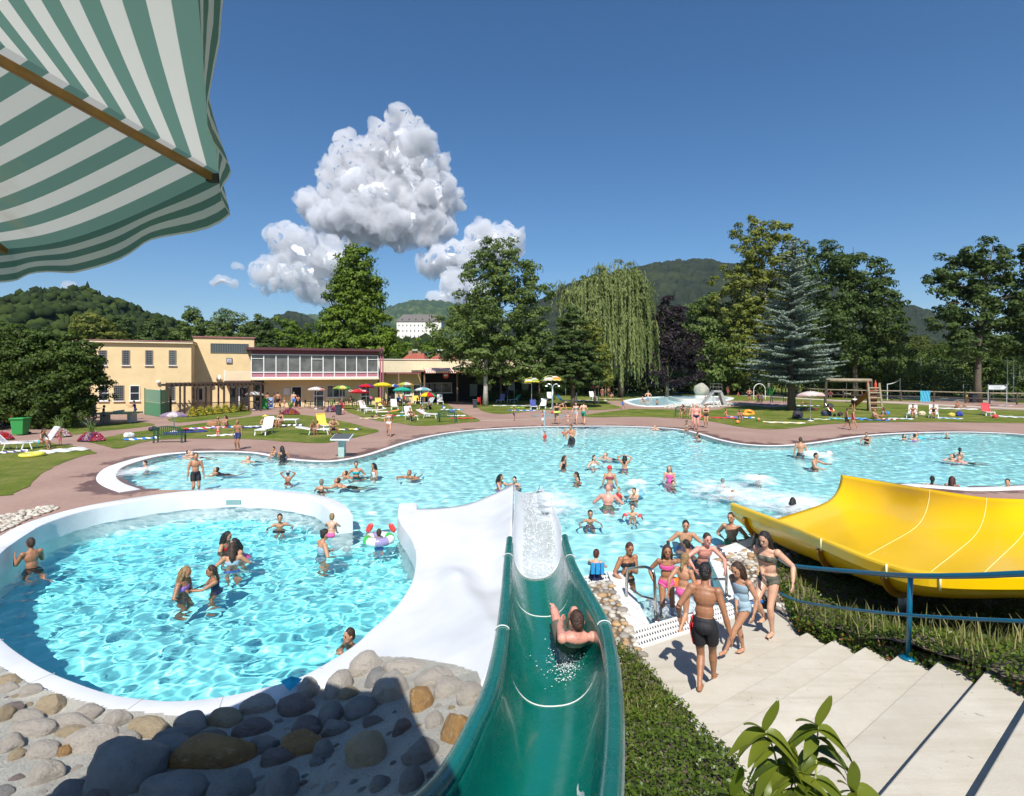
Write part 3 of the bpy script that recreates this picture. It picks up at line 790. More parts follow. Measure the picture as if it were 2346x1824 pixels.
ST = [(22,1452,26,14,'b',1),(15,1468,24,12,'p',1),(65,1473,22,13,'p',0),(110,1507,34,21,'b',1),(188,1522,24,18,'p',0),(244,1540,27,20,'p',1),(315,1556,48,20,'b',0),(407,1545,34,24,'p',0),(478,1536,38,21,'b',0),(548,1507,32,22,'p',0),(628,1510,40,23,'r',0),
  (60,1530,34,16,'p',0),(73,1556,46,19,'p',0),(25,1512,20,12,'r',0),(4,1530,12,20,'b',0),(148,1545,44,15,'p',0),(155,1564,30,14,'b',0),(200,1583,54,33,'p',1),(265,1580,26,18,'p',0),(352,1608,54,34,'g',0),(372,1580,42,24,'g',0),(448,1577,38,18,'r',0),(538,1555,36,20,'r',0),(650,1555,28,22,'r',0),
  (15,1590,24,22,'p',1),(92,1603,34,20,'p',0),(140,1605,18,13,'o',1),(35,1612,14,14,'b',0),(90,1655,34,26,'p',1),(265,1640,80,62,'g',1),(452,1610,82,42,'o',1),(562,1592,32,22,'g',1),(642,1592,52,27,'o',1),(595,1620,40,16,'r',1),(150,1690,34,24,'g',0),(372,1690,70,36,'g',0),(492,1690,42,36,'g',0),(600,1688,30,40,'g',0),
  (780,1420,32,27,'p',0),(652,1478,22,27,'p',1),(722,1465,24,30,'p',0),(743,1482,24,14,'b',1),(803,1448,24,22,'g',0),(832,1472,36,38,'p',1),(860,1428,50,22,'p',0),(925,1450,38,24,'p',1),(955,1470,32,22,'p',0),(1004,1485,29,24,'p',0),(896,1498,26,28,'o',1),(926,1540,19,18,'p',0),(972,1558,30,38,'o',1),
  (770,1514,32,24,'g',0),(704,1530,24,28,'g',0),(716,1556,28,20,'g',1),(668,1560,22,14,'r',1),(796,1542,28,10,'r',1),(858,1556,18,18,'r',1),(780,1578,22,12,'b',0),(780,1610,42,38,'b',1),(900,1608,38,26,'g',1),(690,1606,20,22,'g',0),(678,1628,18,10,'g',1),(810,1676,24,16,'g',1),(877,1668,24,26,'g',0),(846,1455,10,6,'p',0),(890,1473,12,8,'p',0),(575,1700,26,24,'g',0),(215,1695,30,20,'r',0)]
for i, (px, py, rx, ry, c, ang) in enumerate(ST):
 g = on_bank(px, py + ry * .35); g.x = min(g.x, float(np.interp(g.y, [p.y for p in GL_[::-1]], [p.x for p in GL_[::-1]])) - rx / 1200 * g.y * .8); Yd = g.y; sx = rx / 1200 * Yd * 1.13; sy = ry / 1200 * Yd * 1.35
 me = rock_mesh(i % 23 + (100 if ang else 0), ang)
 o = bpy.data.objects.new('boulder', me.copy()); o.data.materials.append(RM[c]); C.objects.link(o); o.parent = bankroot
 sy2 = max(sy * .95, sx * .5)
 o.location = (g.x, g.y + sy * .1, g.z + sy * .12); o.scale = (sx, sy2 * 1.05, sy2 * .92); o.rotation_euler = (0, 0, rnd.uniform(-.3, .3))
rq = random.Random(5); taken = [(px, py, rx, ry) for px, py, rx, ry, c, a in ST]; k = 0
for t_ in range(4000):
 if k >= 30: break
 px, py = rq.uniform(0, 1000), rq.uniform(1440, 1698); rr = rq.uniform(8, 20) * (.6 + (py - 1400) / 500)
 if py < 1560 + 0 * px and (px - 390) ** 2 / 420 ** 2 + (py - 1290) ** 2 / 262 ** 2 < 1: continue
 if any(abs(px - a) < b_ + rr and abs(py - c) < d + rr * .7 for a, c, b_, d in taken): continue
 if 640 < px < 1040 and py < 1470 + abs(px - 820) * .25: continue
 taken.append((px, py, rr, rr * .7)); k += 1; g = on_bank(px, py); sx = rr / 1200 * g.y
 if g.x > float(np.interp(g.y, [p.y for p in GL_[::-1]], [p.x for p in GL_[::-1]])) - sx: continue
 o = bpy.data.objects.new('boulder', rock_mesh(k % 23).copy()); o.data.materials.append(RM[rq.choice('pgbrp')]); C.objects.link(o); o.parent = bankroot; o.location = g; o.scale = (sx, sx * .9, sx * .6); o.rotation_euler = (0, 0, rq.uniform(0, 3))
def pebbles(name, poly, n_, r0, r1, z=0.0, label=None, cols=((.5, .45, .37), (.36, .33, .29), (.42, .27, .13), (.58, .54, .47), (.24, .21, .18)), base=None, zf=None):
 w = [D(x, y) for x, y in poly]; xs = [p.x for p in w]; ys = [p.y for p in w]; rs = random.Random(len(name) + n_)
 bm = bmesh.new(); bmesh.ops.create_icosphere(bm, subdivisions=2, radius=1); V = np.array([v.co[:] for v in bm.verts]); F = np.array([[v.index for v in f.verts] for f in bm.faces]); bm.free()
 vs = []; fs = []; cs = []; placed = []; k = 0; tries = 0
 while k < n_ and tries < n_ * 30:
  tries += 1; x, y = rs.uniform(min(xs), max(xs)), rs.uniform(min(ys), max(ys))
  if not inside(np.array([x]), np.array([y]), w)[0]: continue
  r = rs.uniform(r0, r1)
  if any((x - a) ** 2 + (y - b) ** 2 < (.78 * (r + c)) ** 2 for a, b, c in placed): continue
  placed.append((x, y, r)); a = rs.uniform(0, PI); q = rs.uniform(.6, .95)
  v = V * (1 + .12 * np.sin(V[:, [1]] * 3 + k)) * [r, r * q, r * .5]; v = np.stack([v[:, 0] * math.cos(a) - v[:, 1] * math.sin(a), v[:, 0] * math.sin(a) + v[:, 1] * math.cos(a), v[:, 2]], 1) + [x, y, z + r * .12 + (zf(x, y) if zf else 0)]
  vs.append(v); fs.append(F + k * len(V)); cs.append(np.tile(list(cols[rs.randrange(len(cols))]) + [1], (len(V), 1)) * rs.uniform(.75, 1.15)); k += 1
 o = npmesh(name, np.concatenate(vs), np.concatenate(fs), smooth=True)
 ca = o.data.color_attributes.new('tint', 'FLOAT_COLOR', 'POINT'); ca.data.foreach_set('color', np.concatenate(cs).astype(np.float32).ravel())
 if 'tinted_stone' not in _M:
  m, n, l, b = nodes('tinted_stone'); at = n.new('ShaderNodeAttribute'); at.attribute_name = 'tint'
  l.new(mixc(n, l, ramp(n, l, noise_(n, l, 18, 4), .4, .7, 0, .5), at.outputs['Color'], (.2, .17, .13)), b.inputs['Base Color']); b.inputs['Roughness'].default_value = .7; _M['tinted_stone'] = m
 o.data.materials.append(_M['tinted_stone'])
 return tag(o, kind='stuff', label=label, cat='pebbles')
SOIL = mat('dark_soil', (.13, .10, .07), .95, var=.4, vscale=6, bump=.6, bscale=20)
bed1 = [(1236,1250),(1300,1240),(1348,1345),(1364,1385),(1395,1450),(1330,1430),(1300,1400)]
bed2 = [(1530,1196),(1590,1172),(1672,1136),(1740,1150),(1730,1200),(1730,1260),(1760,1345),(1716,1352),(1650,1298),(1613,1262)]
tag(MB().prism([(D(*p).x, D(*p).y) for p in bed1], -.3, -.005).build('soil', SOIL), kind='structure')
tag(MB().prism([(D(*p).x, D(*p).y) for p in bed2], -.3, -.005).build('soil', SOIL), kind='structure')
pebbles('pebbles', bed1, 260, .05, .1, label='mixed round cobbles set between the green slide and the tiled kerb')
pebbles('pebbles', bed2, 420, .05, .11, label='mixed round cobbles between the right tiled kerb and the planted slope')
pebbles('pebbles', [(-60,1165),(0,1137),(60,1108),(128,1085),(108,1080),(50,1092),(0,1105),(-60,1125)], 420, .05, .12, z=.02, label='pale pebbles along the outside of the round pool wall', cols=((.62, .58, .48), (.55, .5, .42), (.48, .43, .35)))
# ---------------------------------------------------------------- clouds
def cloud_material():
 m, n, l, b = nodes('cloud_white')
 b.inputs['Base Color'].default_value = (.97, .975, .98, 1); b.inputs['Roughness'].default_value = 1; b.inputs['Specular IOR Level'].default_value = 0
 b.inputs['Subsurface Weight'].default_value = 1; b.inputs['Subsurface Radius'].default_value = (1, 1, 1); b.inputs['Subsurface Scale'].default_value = 70
 return m
CLOUDM = cloud_material()
def fbm3(v, sc, seed, oc=4):
 o = Vector((seed * 17.3, seed * 5.1, seed * 9.7)); s = 0; a = 1; p = v * sc + o
 for _ in range(oc):
  s += a * abs(noise.noise(p)); a *= .52; p = p * 2.07
 return s
EDGE, n, l, b = nodes('cloud_vapour'); n.remove(b)
pv = n.new('ShaderNodeVolumePrincipled'); pv.inputs['Color'].default_value = (.98, .98, 1, 1); pv.inputs['Density'].default_value = .018; pv.inputs['Anisotropy'].default_value = -.5
l.new(pv.outputs[0], n['Material Output'].inputs['Volume'])
def make_cloud(lobes, Yc, voxel, seed, label, amp=1.0):
 m = MB(); m2 = MB(); rs = random.Random(seed)
 for cx, cy_, rx, ry in lobes:
  c = DP(cx, cy_, Yc); r = rx / 1200 * Yc; rz = ry / 1200 * Yc; m2.ball((c.x, c.y, c.z), 1, 16, sq=(r * .66, r * .42, rz * .6))
  m.ball((c.x, c.y + rs.uniform(-.3, .3) * r, c.z), 1, 16, sq=(r * .93, r * .75, rz * .93))
  for _ in range(14):
   a = rs.uniform(0, 2 * PI); q = rs.uniform(-.5, 1); w = math.sqrt(max(0, 1 - q * q)); k = rs.uniform(.16, .42) * min(r, rz)
   m.ball((c.x + r * w * math.cos(a) * .88, c.y - abs(r * w * math.sin(a)) * .7, c.z + rz * q * .88), k, 12)
 o = m.build('cloud', CLOUDM)
 q = o.modifiers.new('r', 'REMESH'); q.mode = 'VOXEL'; q.voxel_size = voxel
 q = o.modifiers.new('s', 'SMOOTH'); q.iterations = 6
 dg = bpy.context.evaluated_depsgraph_get(); me = bpy.data.meshes.new_from_object(o.evaluated_get(dg)); o.modifiers.clear(); o.data = me
 N = len(me.vertices); base = np.empty(N * 3, np.float32); me.vertices.foreach_get('co', base); nn = np.empty(N * 3, np.float32); me.vertices.foreach_get('normal', nn)
 base = base.reshape(-1, 3); nn = nn.reshape(-1, 3); S_ = Yc / 1200
 d = np.array([fbm3(Vector(c), 1 / (46 * S_), seed, 7) for c in base])
 big_ = np.array([noise.noise(Vector(c) / (110 * S_)) for c in base])
 hull = me.copy(); hull.materials.clear(); hull.materials.append(EDGE)
 hull.vertices.foreach_set('co', (base + nn * (np.maximum(1.1 - d * 1.6 + big_ * .6, -.75)[:, None] * 30 * S_ * amp)).astype(np.float32).ravel())
 o2 = m2.build('tmp', CLOUDM); q = o2.modifiers.new('r', 'REMESH'); q.mode = 'VOXEL'; q.voxel_size = voxel * 2; q = o2.modifiers.new('s', 'SMOOTH'); q.iterations = 12; bpy.context.view_layer.update()
 me = bpy.data.meshes.new_from_object(o2.evaluated_get(bpy.context.evaluated_depsgraph_get())); bpy.data.objects.remove(o2); o.data = me
 me.polygons.foreach_set('use_smooth', np.ones(len(me.polygons), bool)); me.update(); hull.update()
 if not me.materials: me.materials.append(CLOUDM)
 h = bpy.data.objects.new('cloud_edge', hull); C.objects.link(h); h.parent = o
 return tag(o, label, 'cloud', 'white clouds over the hills')
make_cloud([(855,292,34,34),(892,305,16,14),(818,330,50,40),(870,350,70,60),(755,385,62,48),(830,420,110,70),(915,410,48,50),(945,440,30,30),(720,450,60,60),(790,480,110,45),(880,480,75,42),(735,318,9,26),(738,345,14,20)], 4000, 6.5, 1, 'towering white cumulus cloud above the conical tree')
make_cloud([(610,525,34,24),(590,575,38,24),(640,545,60,36),(650,590,70,26),(705,560,60,44),(680,620,40,16),(575,590,22,12)], 3300, 6, 2, 'lower white cloud bank at the foot of the towering cumulus')
make_cloud([(1040,505,40,18),(1095,515,26,20),(1015,525,40,16),(1060,530,50,18),(960,553,48,22),(930,565,30,12),(1000,560,40,14)], 3500, 6.5, 3, 'white cloud just left of and above the broad spreading tree')
make_cloud([(972,615,32,14),(950,632,26,9),(1000,625,34,14)], 3200, 6, 4, 'small low white cloud over the far blue mountain')
make_cloud([(473,598,16,7),(460,604,12,4),(488,603,12,4)], 3300, 4.5, 5, 'tiny white cloud patch above the wooded hill, right of the parasol', amp=.5)
make_cloud([(507,570,9,5),(515,572,6,3)], 3300, 4, 6, 'tiniest white cloud speck beside the towering cumulus', amp=.4)
make_cloud([(150,614,12,7),(182,621,11,5),(142,617,9,5)], 3300, 4.5, 7, 'sliver of cloud peeping over the ridge of the wooded hill', amp=.4)
# ---------------------------------------------------------------- hills
def forest_material(name, c1, c2, c3):
 m, n, l, b = nodes(name)
 at = n.new('ShaderNodeAttribute'); at.attribute_name = 'crown'
 c = mixc(n, l, at.outputs['Fac'], c1, c2)
 c = mixc(n, l, ramp(n, l, noise_(n, l, .02, 5), .5, .65), c, c3)
 l.new(c, b.inputs['Base Color']); b.inputs['Roughness'].default_value = .9; b.inputs['Specular IOR Level'].default_value = .1
 return m
def ridge(name, pts, Y0, Y1, crown, ncol, nrow, m, seed, amp=1.0, label=None, z0=0.0):
 xs = np.linspace(pts[0][0], pts[-1][0], ncol); ys = np.interp(xs, [p[0] for p in pts], [p[1] for p in pts])
 X1 = (xs * K - HX) / FL * Y1; Z1 = CH - (ys * K - HY) / FL * Y1
 v = np.concatenate([np.linspace(0, 1, nrow), 1 + np.linspace(.02, .25, 6)])
 U, V = np.meshgrid(np.arange(ncol), v)
 Yw = Y0 + (Y1 - Y0) * V; X = X1[None, :] * (Yw / Y1) ** .8
 t = np.clip(V, 0, 1); prof = np.where(V <= 1, .25 * t + .75 * np.sin(t * PI / 2) ** 1.3, 1 - (V - 1) * 2.5)
 Z = z0 + (Z1[None, :] - z0) * prof
 d, hv = cells(X, Yw * .8, crown, seed)
 und = vnoise(X, Yw, seed, 4, .6 / crown / 6)
 Z = Z - crown * amp * 1.15 * np.clip(V * 4, 0, 1) - (9.5 if name == 'hill' and Y1 < 400 else 4.5 if name == 'hill' and Y1 < 700 else 0) * np.clip(V, 0, 1)
 Z = Z + crown * amp * (.75 * np.sqrt(np.clip(1 - d * d * 1.25, 0, 1)) + hv * .75 + (und - .5) * 2.2) * np.clip(V * 4, 0, 1)
 d2, h2 = cells(X, Yw, crown * .3, seed + 3); Z += crown * .14 * amp * (1 - d2)
 o = gridmesh(name, X, Yw, Z, m, smooth=False)
 a = o.data.attributes.new('crown', 'FLOAT', 'POINT'); a.data.foreach_set('value', np.clip(hv * .9 + (und - .5), 0, 1).astype(np.float32).ravel())
 return tag(o, label, kind='structure')
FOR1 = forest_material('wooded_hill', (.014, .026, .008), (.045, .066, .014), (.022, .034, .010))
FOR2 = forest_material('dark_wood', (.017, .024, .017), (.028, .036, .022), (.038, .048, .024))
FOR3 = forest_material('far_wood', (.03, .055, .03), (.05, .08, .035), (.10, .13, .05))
hillA = ridge('hill', [(-420,650),(-200,640),(-80,632),(0,628),(50,622),(105,615),(165,617),(215,627),(260,642),(300,657),(350,669),(400,684),(450,698),(560,712),(700,728),(900,740),(1200,748)], 120, 340, 8, 620, 150, FOR1, 2)
ridge('hill', [(540,722),(565,700),(590,686),(620,675),(645,677),(670,684),(700,700),(760,715)], 500, 900, 12, 160, 60, FOR2, 3)
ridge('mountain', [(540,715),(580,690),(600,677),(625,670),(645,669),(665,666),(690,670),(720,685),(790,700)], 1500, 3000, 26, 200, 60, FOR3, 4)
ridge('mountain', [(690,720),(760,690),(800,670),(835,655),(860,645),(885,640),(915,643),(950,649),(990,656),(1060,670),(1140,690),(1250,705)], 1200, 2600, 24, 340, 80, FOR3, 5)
hillB = ridge('hill', [(560,760),(640,742),(700,735),(780,728),(850,724),(930,722),(1000,732),(1100,748),(1250,760)], 140, 620, 9, 420, 100, FOR1, 6)
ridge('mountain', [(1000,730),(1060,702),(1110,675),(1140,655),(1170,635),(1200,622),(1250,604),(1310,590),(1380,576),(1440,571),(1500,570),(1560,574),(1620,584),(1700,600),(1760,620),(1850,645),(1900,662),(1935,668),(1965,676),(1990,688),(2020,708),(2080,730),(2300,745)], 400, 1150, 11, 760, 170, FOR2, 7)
def wood_on(hill, n_, size, seed, M_, label):
 me = hill.data; N = len(me.vertices); co_ = np.empty(N * 3, np.float32); me.vertices.foreach_get('co', co_); co_ = co_.reshape(-1, 3)
 rs = np.random.RandomState(seed); pick = rs.choice(N, n_ * 3, replace=False); c = co_[pick]; pr = (size * 60 / (c[:, 1] - 40)) ; c = c[rs.rand(len(c)) < np.clip(c[:, 1] / 330, .25, 1)][:n_]
 bm = bmesh.new(); bmesh.ops.create_icosphere(bm, subdivisions=1 if n_ > 9000 else 2, radius=1); V = np.array([v.co[:] for v in bm.verts]); F = np.array([[v.index for v in f.verts] for f in bm.faces]); bm.free()
 k = len(c); r = size * rs.uniform(.4, 1.1, k); con = rs.rand(k) < .06
 jit = 1 + rs.uniform(-.34, .3, (k, len(V), 1)); v = V[None] * jit; v[:, :, 2] *= np.where(con, 1.35, .95)[:, None]; v[:, :, :2] *= np.where(con, .55, 1)[:, None, None] * (1 - .35 * np.clip(v[:, :, 2:3], 0, 2) * con[:, None, None])
 v = v * r[:, None, None] + c[:, None, :] + rs.normal(0, 1.5, (k, 1, 3)) * [1, 1, 0]
 f = F[None] + (np.arange(k) * len(V))[:, None, None]
 o = npmesh('wood', v.reshape(-1, 3), f.reshape(-1, 3), M_)
 tone = np.where(con, .0, rs.rand(k)); a = o.data.attributes.new('crown', 'FLOAT', 'POINT'); a.data.foreach_set('value', np.repeat(tone, len(V)).astype(np.float32))
 return tag(o, label, 'wood', kind='stuff')
wood_on(hillA, 15000, 2.6, 1, FOR1, 'dense mixed wood on the left hill')
wood_on(hillB, 4000, 4.0, 2, FOR1, 'wood on the rise below the white castle')
hz = MB().box((0, 1600, 230), (5200, 3700, 480)).build('haze', None)
hz.location = (0, 0, 0)
m, n, l, b = nodes('air'); n.remove(b); pv = n.new('ShaderNodeVolumePrincipled'); pv.inputs['Color'].default_value = (.55, .74, 1, 1); pv.inputs['Density'].default_value = .00007; pv.inputs['Anisotropy'].default_value = .3
l.new(pv.outputs[0], n['Material Output'].inputs['Volume']); hz.data.materials.append(m); tag(hz, kind='stuff')
# ---------------------------------------------------------------- leaves, trees
def leaf_material(name, c1, c2, c3=None, transl=.34, rough=.55):
 m, n, l, b = nodes(name)
 if name in ('leaf_dark', 'leaf_olive', 'leaf_hedge', 'leaf_bright', 'leaf_yellowish', 'leaf_groundcover'): c1, c2 = [tuple(v * 1.22 for v in c) for c in (c1, c2)]
 at = n.new('ShaderNodeAttribute'); at.attribute_name = 'tone'
 c = mixc(n, l, at.outputs['Fac'], c1, c2)
 if c3:
  c = mixc(n, l, ramp(n, l, at.outputs['Fac'], .90, .95), c, c3)
 b.inputs['Roughness'].default_value = rough; b.inputs['Specular IOR Level'].default_value = .25
 l.new(c, b.inputs['Base Color'])
 t = n.new('ShaderNodeBsdfTranslucent'); l.new(c, t.inputs['Color'])
 mx = n.new('ShaderNodeMixShader'); mx.inputs[0].default_value = transl
 l.new(b.outputs[0], mx.inputs[1]); l.new(t.outputs[0], mx.inputs[2]); l.new(mx.outputs[0], n['Material Output'].inputs['Surface'])
 return m
def scatter(name, pos, nrm, size, tone, material, parent=None, aspect=.55, seed=0, axis=None, fold=.12):
 """one small folded leaf per position; size per leaf"""
 rs = np.random.RandomState(seed); N = len(pos); nrm = nrm / (np.linalg.norm(nrm, axis=1, keepdims=True) + 1e-9)
 if axis is None: a = rs.normal(size=(N, 3))
 else: a = axis
 t = a - nrm * (a * nrm).sum(1, keepdims=True); t /= np.linalg.norm(t, axis=1, keepdims=True) + 1e-9
 bb = np.cross(nrm, t); s = np.asarray(size).reshape(-1, 1) * np.ones((N, 1))
 v = np.stack([pos - t * s * .5, pos + bb * s * aspect * .5 + nrm * s * fold, pos + t * s * .5, pos - bb * s * aspect * .5 + nrm * s * fold], 1).reshape(-1, 3)
 f = np.arange(N * 4).reshape(-1, 4)
 o = npmesh(name, v, f, material, parent=parent)
 at = o.data.attributes.new('tone', 'FLOAT', 'POINT'); at.data.foreach_set('value', np.repeat(np.clip(tone, 0, 1), 4).astype(np.float32))
 return o
GROW = 1.42
def crown_points(lobes, Yc, n_, leaf, seed, cl=.2, flat=1.0, deep=1.0):
 """positions on the shells of many small clumps that fill the lobes"""
 rs = np.random.RandomState(seed); L = []; n_ = int(n_ * 1.5)
 for cx, cy_, rx, ry in lobes:
  c = DP(cx, cy_, Yc); L.append((c.x, c.y, c.z, GROW * rx / 1200 * Yc, GROW * ry / 1200 * Yc))
 area = np.array([l_[3] * l_[4] for l_ in L]); area = area / area.sum(); out = []; nn = []; tn = []
 for (x, y, z, rx, rz), w in zip(L, area):
  k = max(12, int(1.3 * w * n_ / 90)); ry_ = min(rx, rz) * deep
  d = rs.normal(size=(k, 3)); d /= np.linalg.norm(d, axis=1, keepdims=True); r = rs.uniform(.25, 1, (k, 1)) ** .45
  cc = d * r * [rx, ry_, rz] + [x, y + rs.uniform(-.25, .25) * rx, z]
  cr = (1.3 * cl * min(rx, rz) * rs.uniform(.6, 1.5, (k, 1))).clip(leaf * 2, None); ct = rs.uniform(0, .45, (k, 1))
  m_ = max(6, int(w * n_ / k)); dd = rs.normal(size=(k, m_, 3)); dd /= np.linalg.norm(dd, axis=2, keepdims=True); dd[:, :, 2] = np.abs(dd[:, :, 2]) * np.where(rs.rand(k, m_) < .78, 1, -1)
  pp = cc[:, None, :] + dd * cr[:, None, :] * (rs.uniform(.3, 1.15, (k, m_, 1)) ** .6) * [1, 1, .72 * flat]
  nr = dd * .9 + d[:, None, :] * .5 + rs.normal(size=dd.shape) * .42 + [0, 0, .25]
  out.append(pp.reshape(-1, 3)); nn.append(nr.reshape(-1, 3)); tn.append((ct[:, :, None] + rs.uniform(0, .55, (k, m_, 1))).reshape(-1))
 return np.concatenate(out), np.concatenate(nn), np.concatenate(tn), L
BARK = mat('bark', (.11, .085, .06), .9, var=.35, vscale=6, bump=.6, bscale=14)
BIRCHB = mat('pale_bark', (.42, .39, .34), .85, var=.45, vscale=5, bump=.4, bscale=10)
def limb_mesh(base, L, r0, seed, spread=8):
 m = MB(); rs = random.Random(seed); base = Vector(base); zs = [l_[2] for l_ in L]; top = max(l_[2] + l_[4] * .7 for l_ in L)
 cx = sum(l_[0] * l_[4] for l_ in L) / sum(l_[4] for l_ in L); cyy = sum(l_[1] * l_[4] for l_ in L) / sum(l_[4] for l_ in L)
 pts = []; n_ = 9
 for i in range(n_ + 1):
  t = i / n_; pts.append(Vector((base.x + (cx - base.x) * t * t + rs.uniform(-.12, .12) * t * 2, base.y + (cyy - base.y) * t * t, base.z + (top - base.z) * t)))
 m.tube(pts, [r0 * (1.25 if i == 0 else 1 - .88 * (i / n_) ** .9) for i in range(n_ + 1)], 10)
 for l_ in L[:spread]:
  for _ in range(2):
   tz = min(.9, max(.12, (l_[2] - l_[4] * rs.uniform(.5, 1) - base.z) / max(top - base.z, .1)))
   k = tz * n_; i = int(k); p = pts[i].lerp(pts[min(i + 1, n_)], k - i)
   e = Vector((l_[0] + rs.uniform(-.6, .6) * l_[3], l_[1] + rs.uniform(-.4, .4) * l_[3], l_[2] + rs.uniform(-.2, .7) * l_[4]))
   q = p.lerp(e, .45) + Vector((0, 0, .08 * (e - p).length)); r = r0 * (1 - .85 * tz) * .5
   m.tube([p, p.lerp(q, .5) , q, q.lerp(e, .55), e], [r, r * .8, r * .6, r * .4, r * .12], 7)
 return m
def tree(name, lobes, Yc, n_, leaf, M_, seed, label, trunk_px=None, r0=.3, bark=None, group=None, cl=.2, cat='tree', base_z=0.0, flat=1.0, deep=1.0, aspect=.6, extra=None):
 p, nr, tn, L = crown_points(lobes, Yc, n_, leaf, seed, cl, flat, deep)
 tx = trunk_px if trunk_px is not None else sum(l_[0] for l_ in lobes) / len(lobes)
 bx = (tx * K - HX) / FL * Yc
 root = empty(name, (bx, Yc, base_z)); o_ = np.array([bx, Yc, base_z])
 keep = p[:, 2] > base_z + .15; p, nr, tn = p[keep], nr[keep], tn[keep]
 rs = np.random.RandomState(seed + 5)
 scatter('crown', p - o_, nr, leaf * rs.uniform(.75, 1.5, len(p)), tn, M_, root, aspect, seed)
 m = limb_mesh((bx, Yc, base_z), L, r0, seed); m.v = [(x - bx, y - Yc, z - base_z) for x, y, z in m.v]
 m.build('trunk', bark or BARK, root, smooth=True)
 return tag(root, label, cat, group)
LF_A = leaf_material('leaf_bright', (.05, .095, .009), (.15, .22, .02))
LF_B = leaf_material('leaf_olive', (.045, .08, .014), (.14, .19, .045))
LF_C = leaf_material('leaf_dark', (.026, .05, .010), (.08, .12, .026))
LF_D = leaf_material('leaf_yellowish', (.065, .095, .015), (.21, .22, .035))
LF_P = leaf_material('leaf_purple', (.018, .012, .014), (.042, .026, .033))
LF_W = leaf_material('leaf_willow', (.10, .14, .035), (.28, .33, .11))
LF_S = leaf_material('needle_silver', (.10, .145, .105), (.27, .34, .28), transl=.1)
LF_R = leaf_material('leaf_russet', (.05, .07, .012), (.11, .14, .025), (.42, .13, .04))
LF_H = leaf_material('leaf_hedge', (.020, .042, .006), (.085, .13, .02))
tree('conical_tree', [(757,540,14,18),(760,562,26,26),(748,590,30,28),(772,600,30,28),(755,628,46,28),(735,650,30,24),(780,660,34,26),(748,685,50,28),(790,700,34,26),(715,700,32,28),(704,732,30,24),(748,735,56,28),(800,735,34,24),(650+28,748,26,18)], 78, 26000, .36, LF_A, 1, 'tall bright green conical tree standing behind the glazed pavilion', r0=.5, cl=.24, deep=.9)
tree('broad_tree', [(1065,548,40,28),(1040,575,34,28),(1090,590,46,32),(1035,620,46,36),(1075,650,56,36),(1130,625,36,26),(1015,670,40,30),(1060,700,60,34),(1120,690,45,32),(970,715,46,32),(1020,735,55,32),(1085,745,60,34),(1150,745,42,30),(955,745,20,18),(1000,770,55,26),(1060,790,50,24),(1130,785,44,26),(1160,790,28,26)], 63, 30000, .27, LF_B, 2, 'broad leafy tree with pale forking trunk above the terrace tables', trunk_px=1035, r0=.28, bark=BIRCHB, cl=.2)
tree('dark_fir', [(1224,668,12,18),(1222,700,22,24),(1228,735,32,24),(1205,765,34,22),(1248,770,32,24),(1225,800,46,20),(1190,800,26,18),(1258,798,22,22)], 60, 16000, .24, LF_C, 3, 'dark bushy conifer with a bare straight trunk in front of the willow', trunk_px=1222, r0=.26, cl=.18, flat=.5)
tree('maple', [(1262,720,16,24),(1268,760,22,28),(1275,800,24,22)], 66, 6000, .28, LF_D, 33, 'low yellowish tree squeezed between dark conifer and willow', r0=.15, cl=.22)
tree('purple_plum', [(1425,662,16,20),(1428,690,32,28),(1415,730,40,32),(1448,745,38,32),(1425,790,60,32),(1395,785,30,28)], 84, 12000, .34, LF_P, 5, 'dark purple-leaved tree to the right of the willow', r0=.25, cl=.18)
tree('bushy_tree', [(1500,655,24,24),(1490,690,44,30),(1530,690,44,34),(1480,740,46,34),(1530,760,60,44),(1580,780,50,40),(1490,800,60,28)], 92, 15000, .4, LF_B, 6, 'mid green bushy tree between the purple tree and the birch', r0=.3, cl=.2)
tree('birch', [(1600,495,26,24),(1640,505,34,28),(1670,530,30,28),(1590,535,34,28),(1625,560,44,30),(1675,580,34,30),(1580,590,36,26),(1545,610,28,20),(1610,630,50,34),(1660,640,50,34),(1700,600,24,30),(1560,660,40,30),(1600,690,55,36),(1650,700,60,36),(1560,720,44,30),(1600,760,60,40)], 90, 24000, .36, LF_D, 7, 'tallest birch with thin yellowing top above the silver cedar', trunk_px=1640, r0=.28, bark=BIRCHB, cl=.17)
tree('dark_ash', [(1765,555,36,28),(1750,590,40,34),(1795,570,26,26),(1840,580,34,30),(1862,610,36,28),(1890,650,26,22),(1790,630,55,40),(1850,650,48,36),(1770,690,60,40),(1830,700,60,40),(1890,705,40,26),(1810,750,70,34),(1870,760,50,28)], 80, 22000, .35, LF_C, 8, 'dark rounded ash tree right of the silver cedar', r0=.4, cl=.19)
tree('ash', [(2100,548,50,26),(2040,570,40,26),(2150,575,40,30),(2075,595,50,30),(2000,605,28,18),(2130,630,55,32),(2045,640,40,26),(2090,670,50,30),(2165,660,40,34),(2030,685,34,24),(2110,710,55,30),(2160,725,45,30),(2060,735,40,26),(2200,640,40,50),(2200,720,40,50)], 70, 19000, .34, LF_C, 9, 'large dark ash tree with gaps in its crown at the right edge', trunk_px=2085, r0=.42, cl=.17)
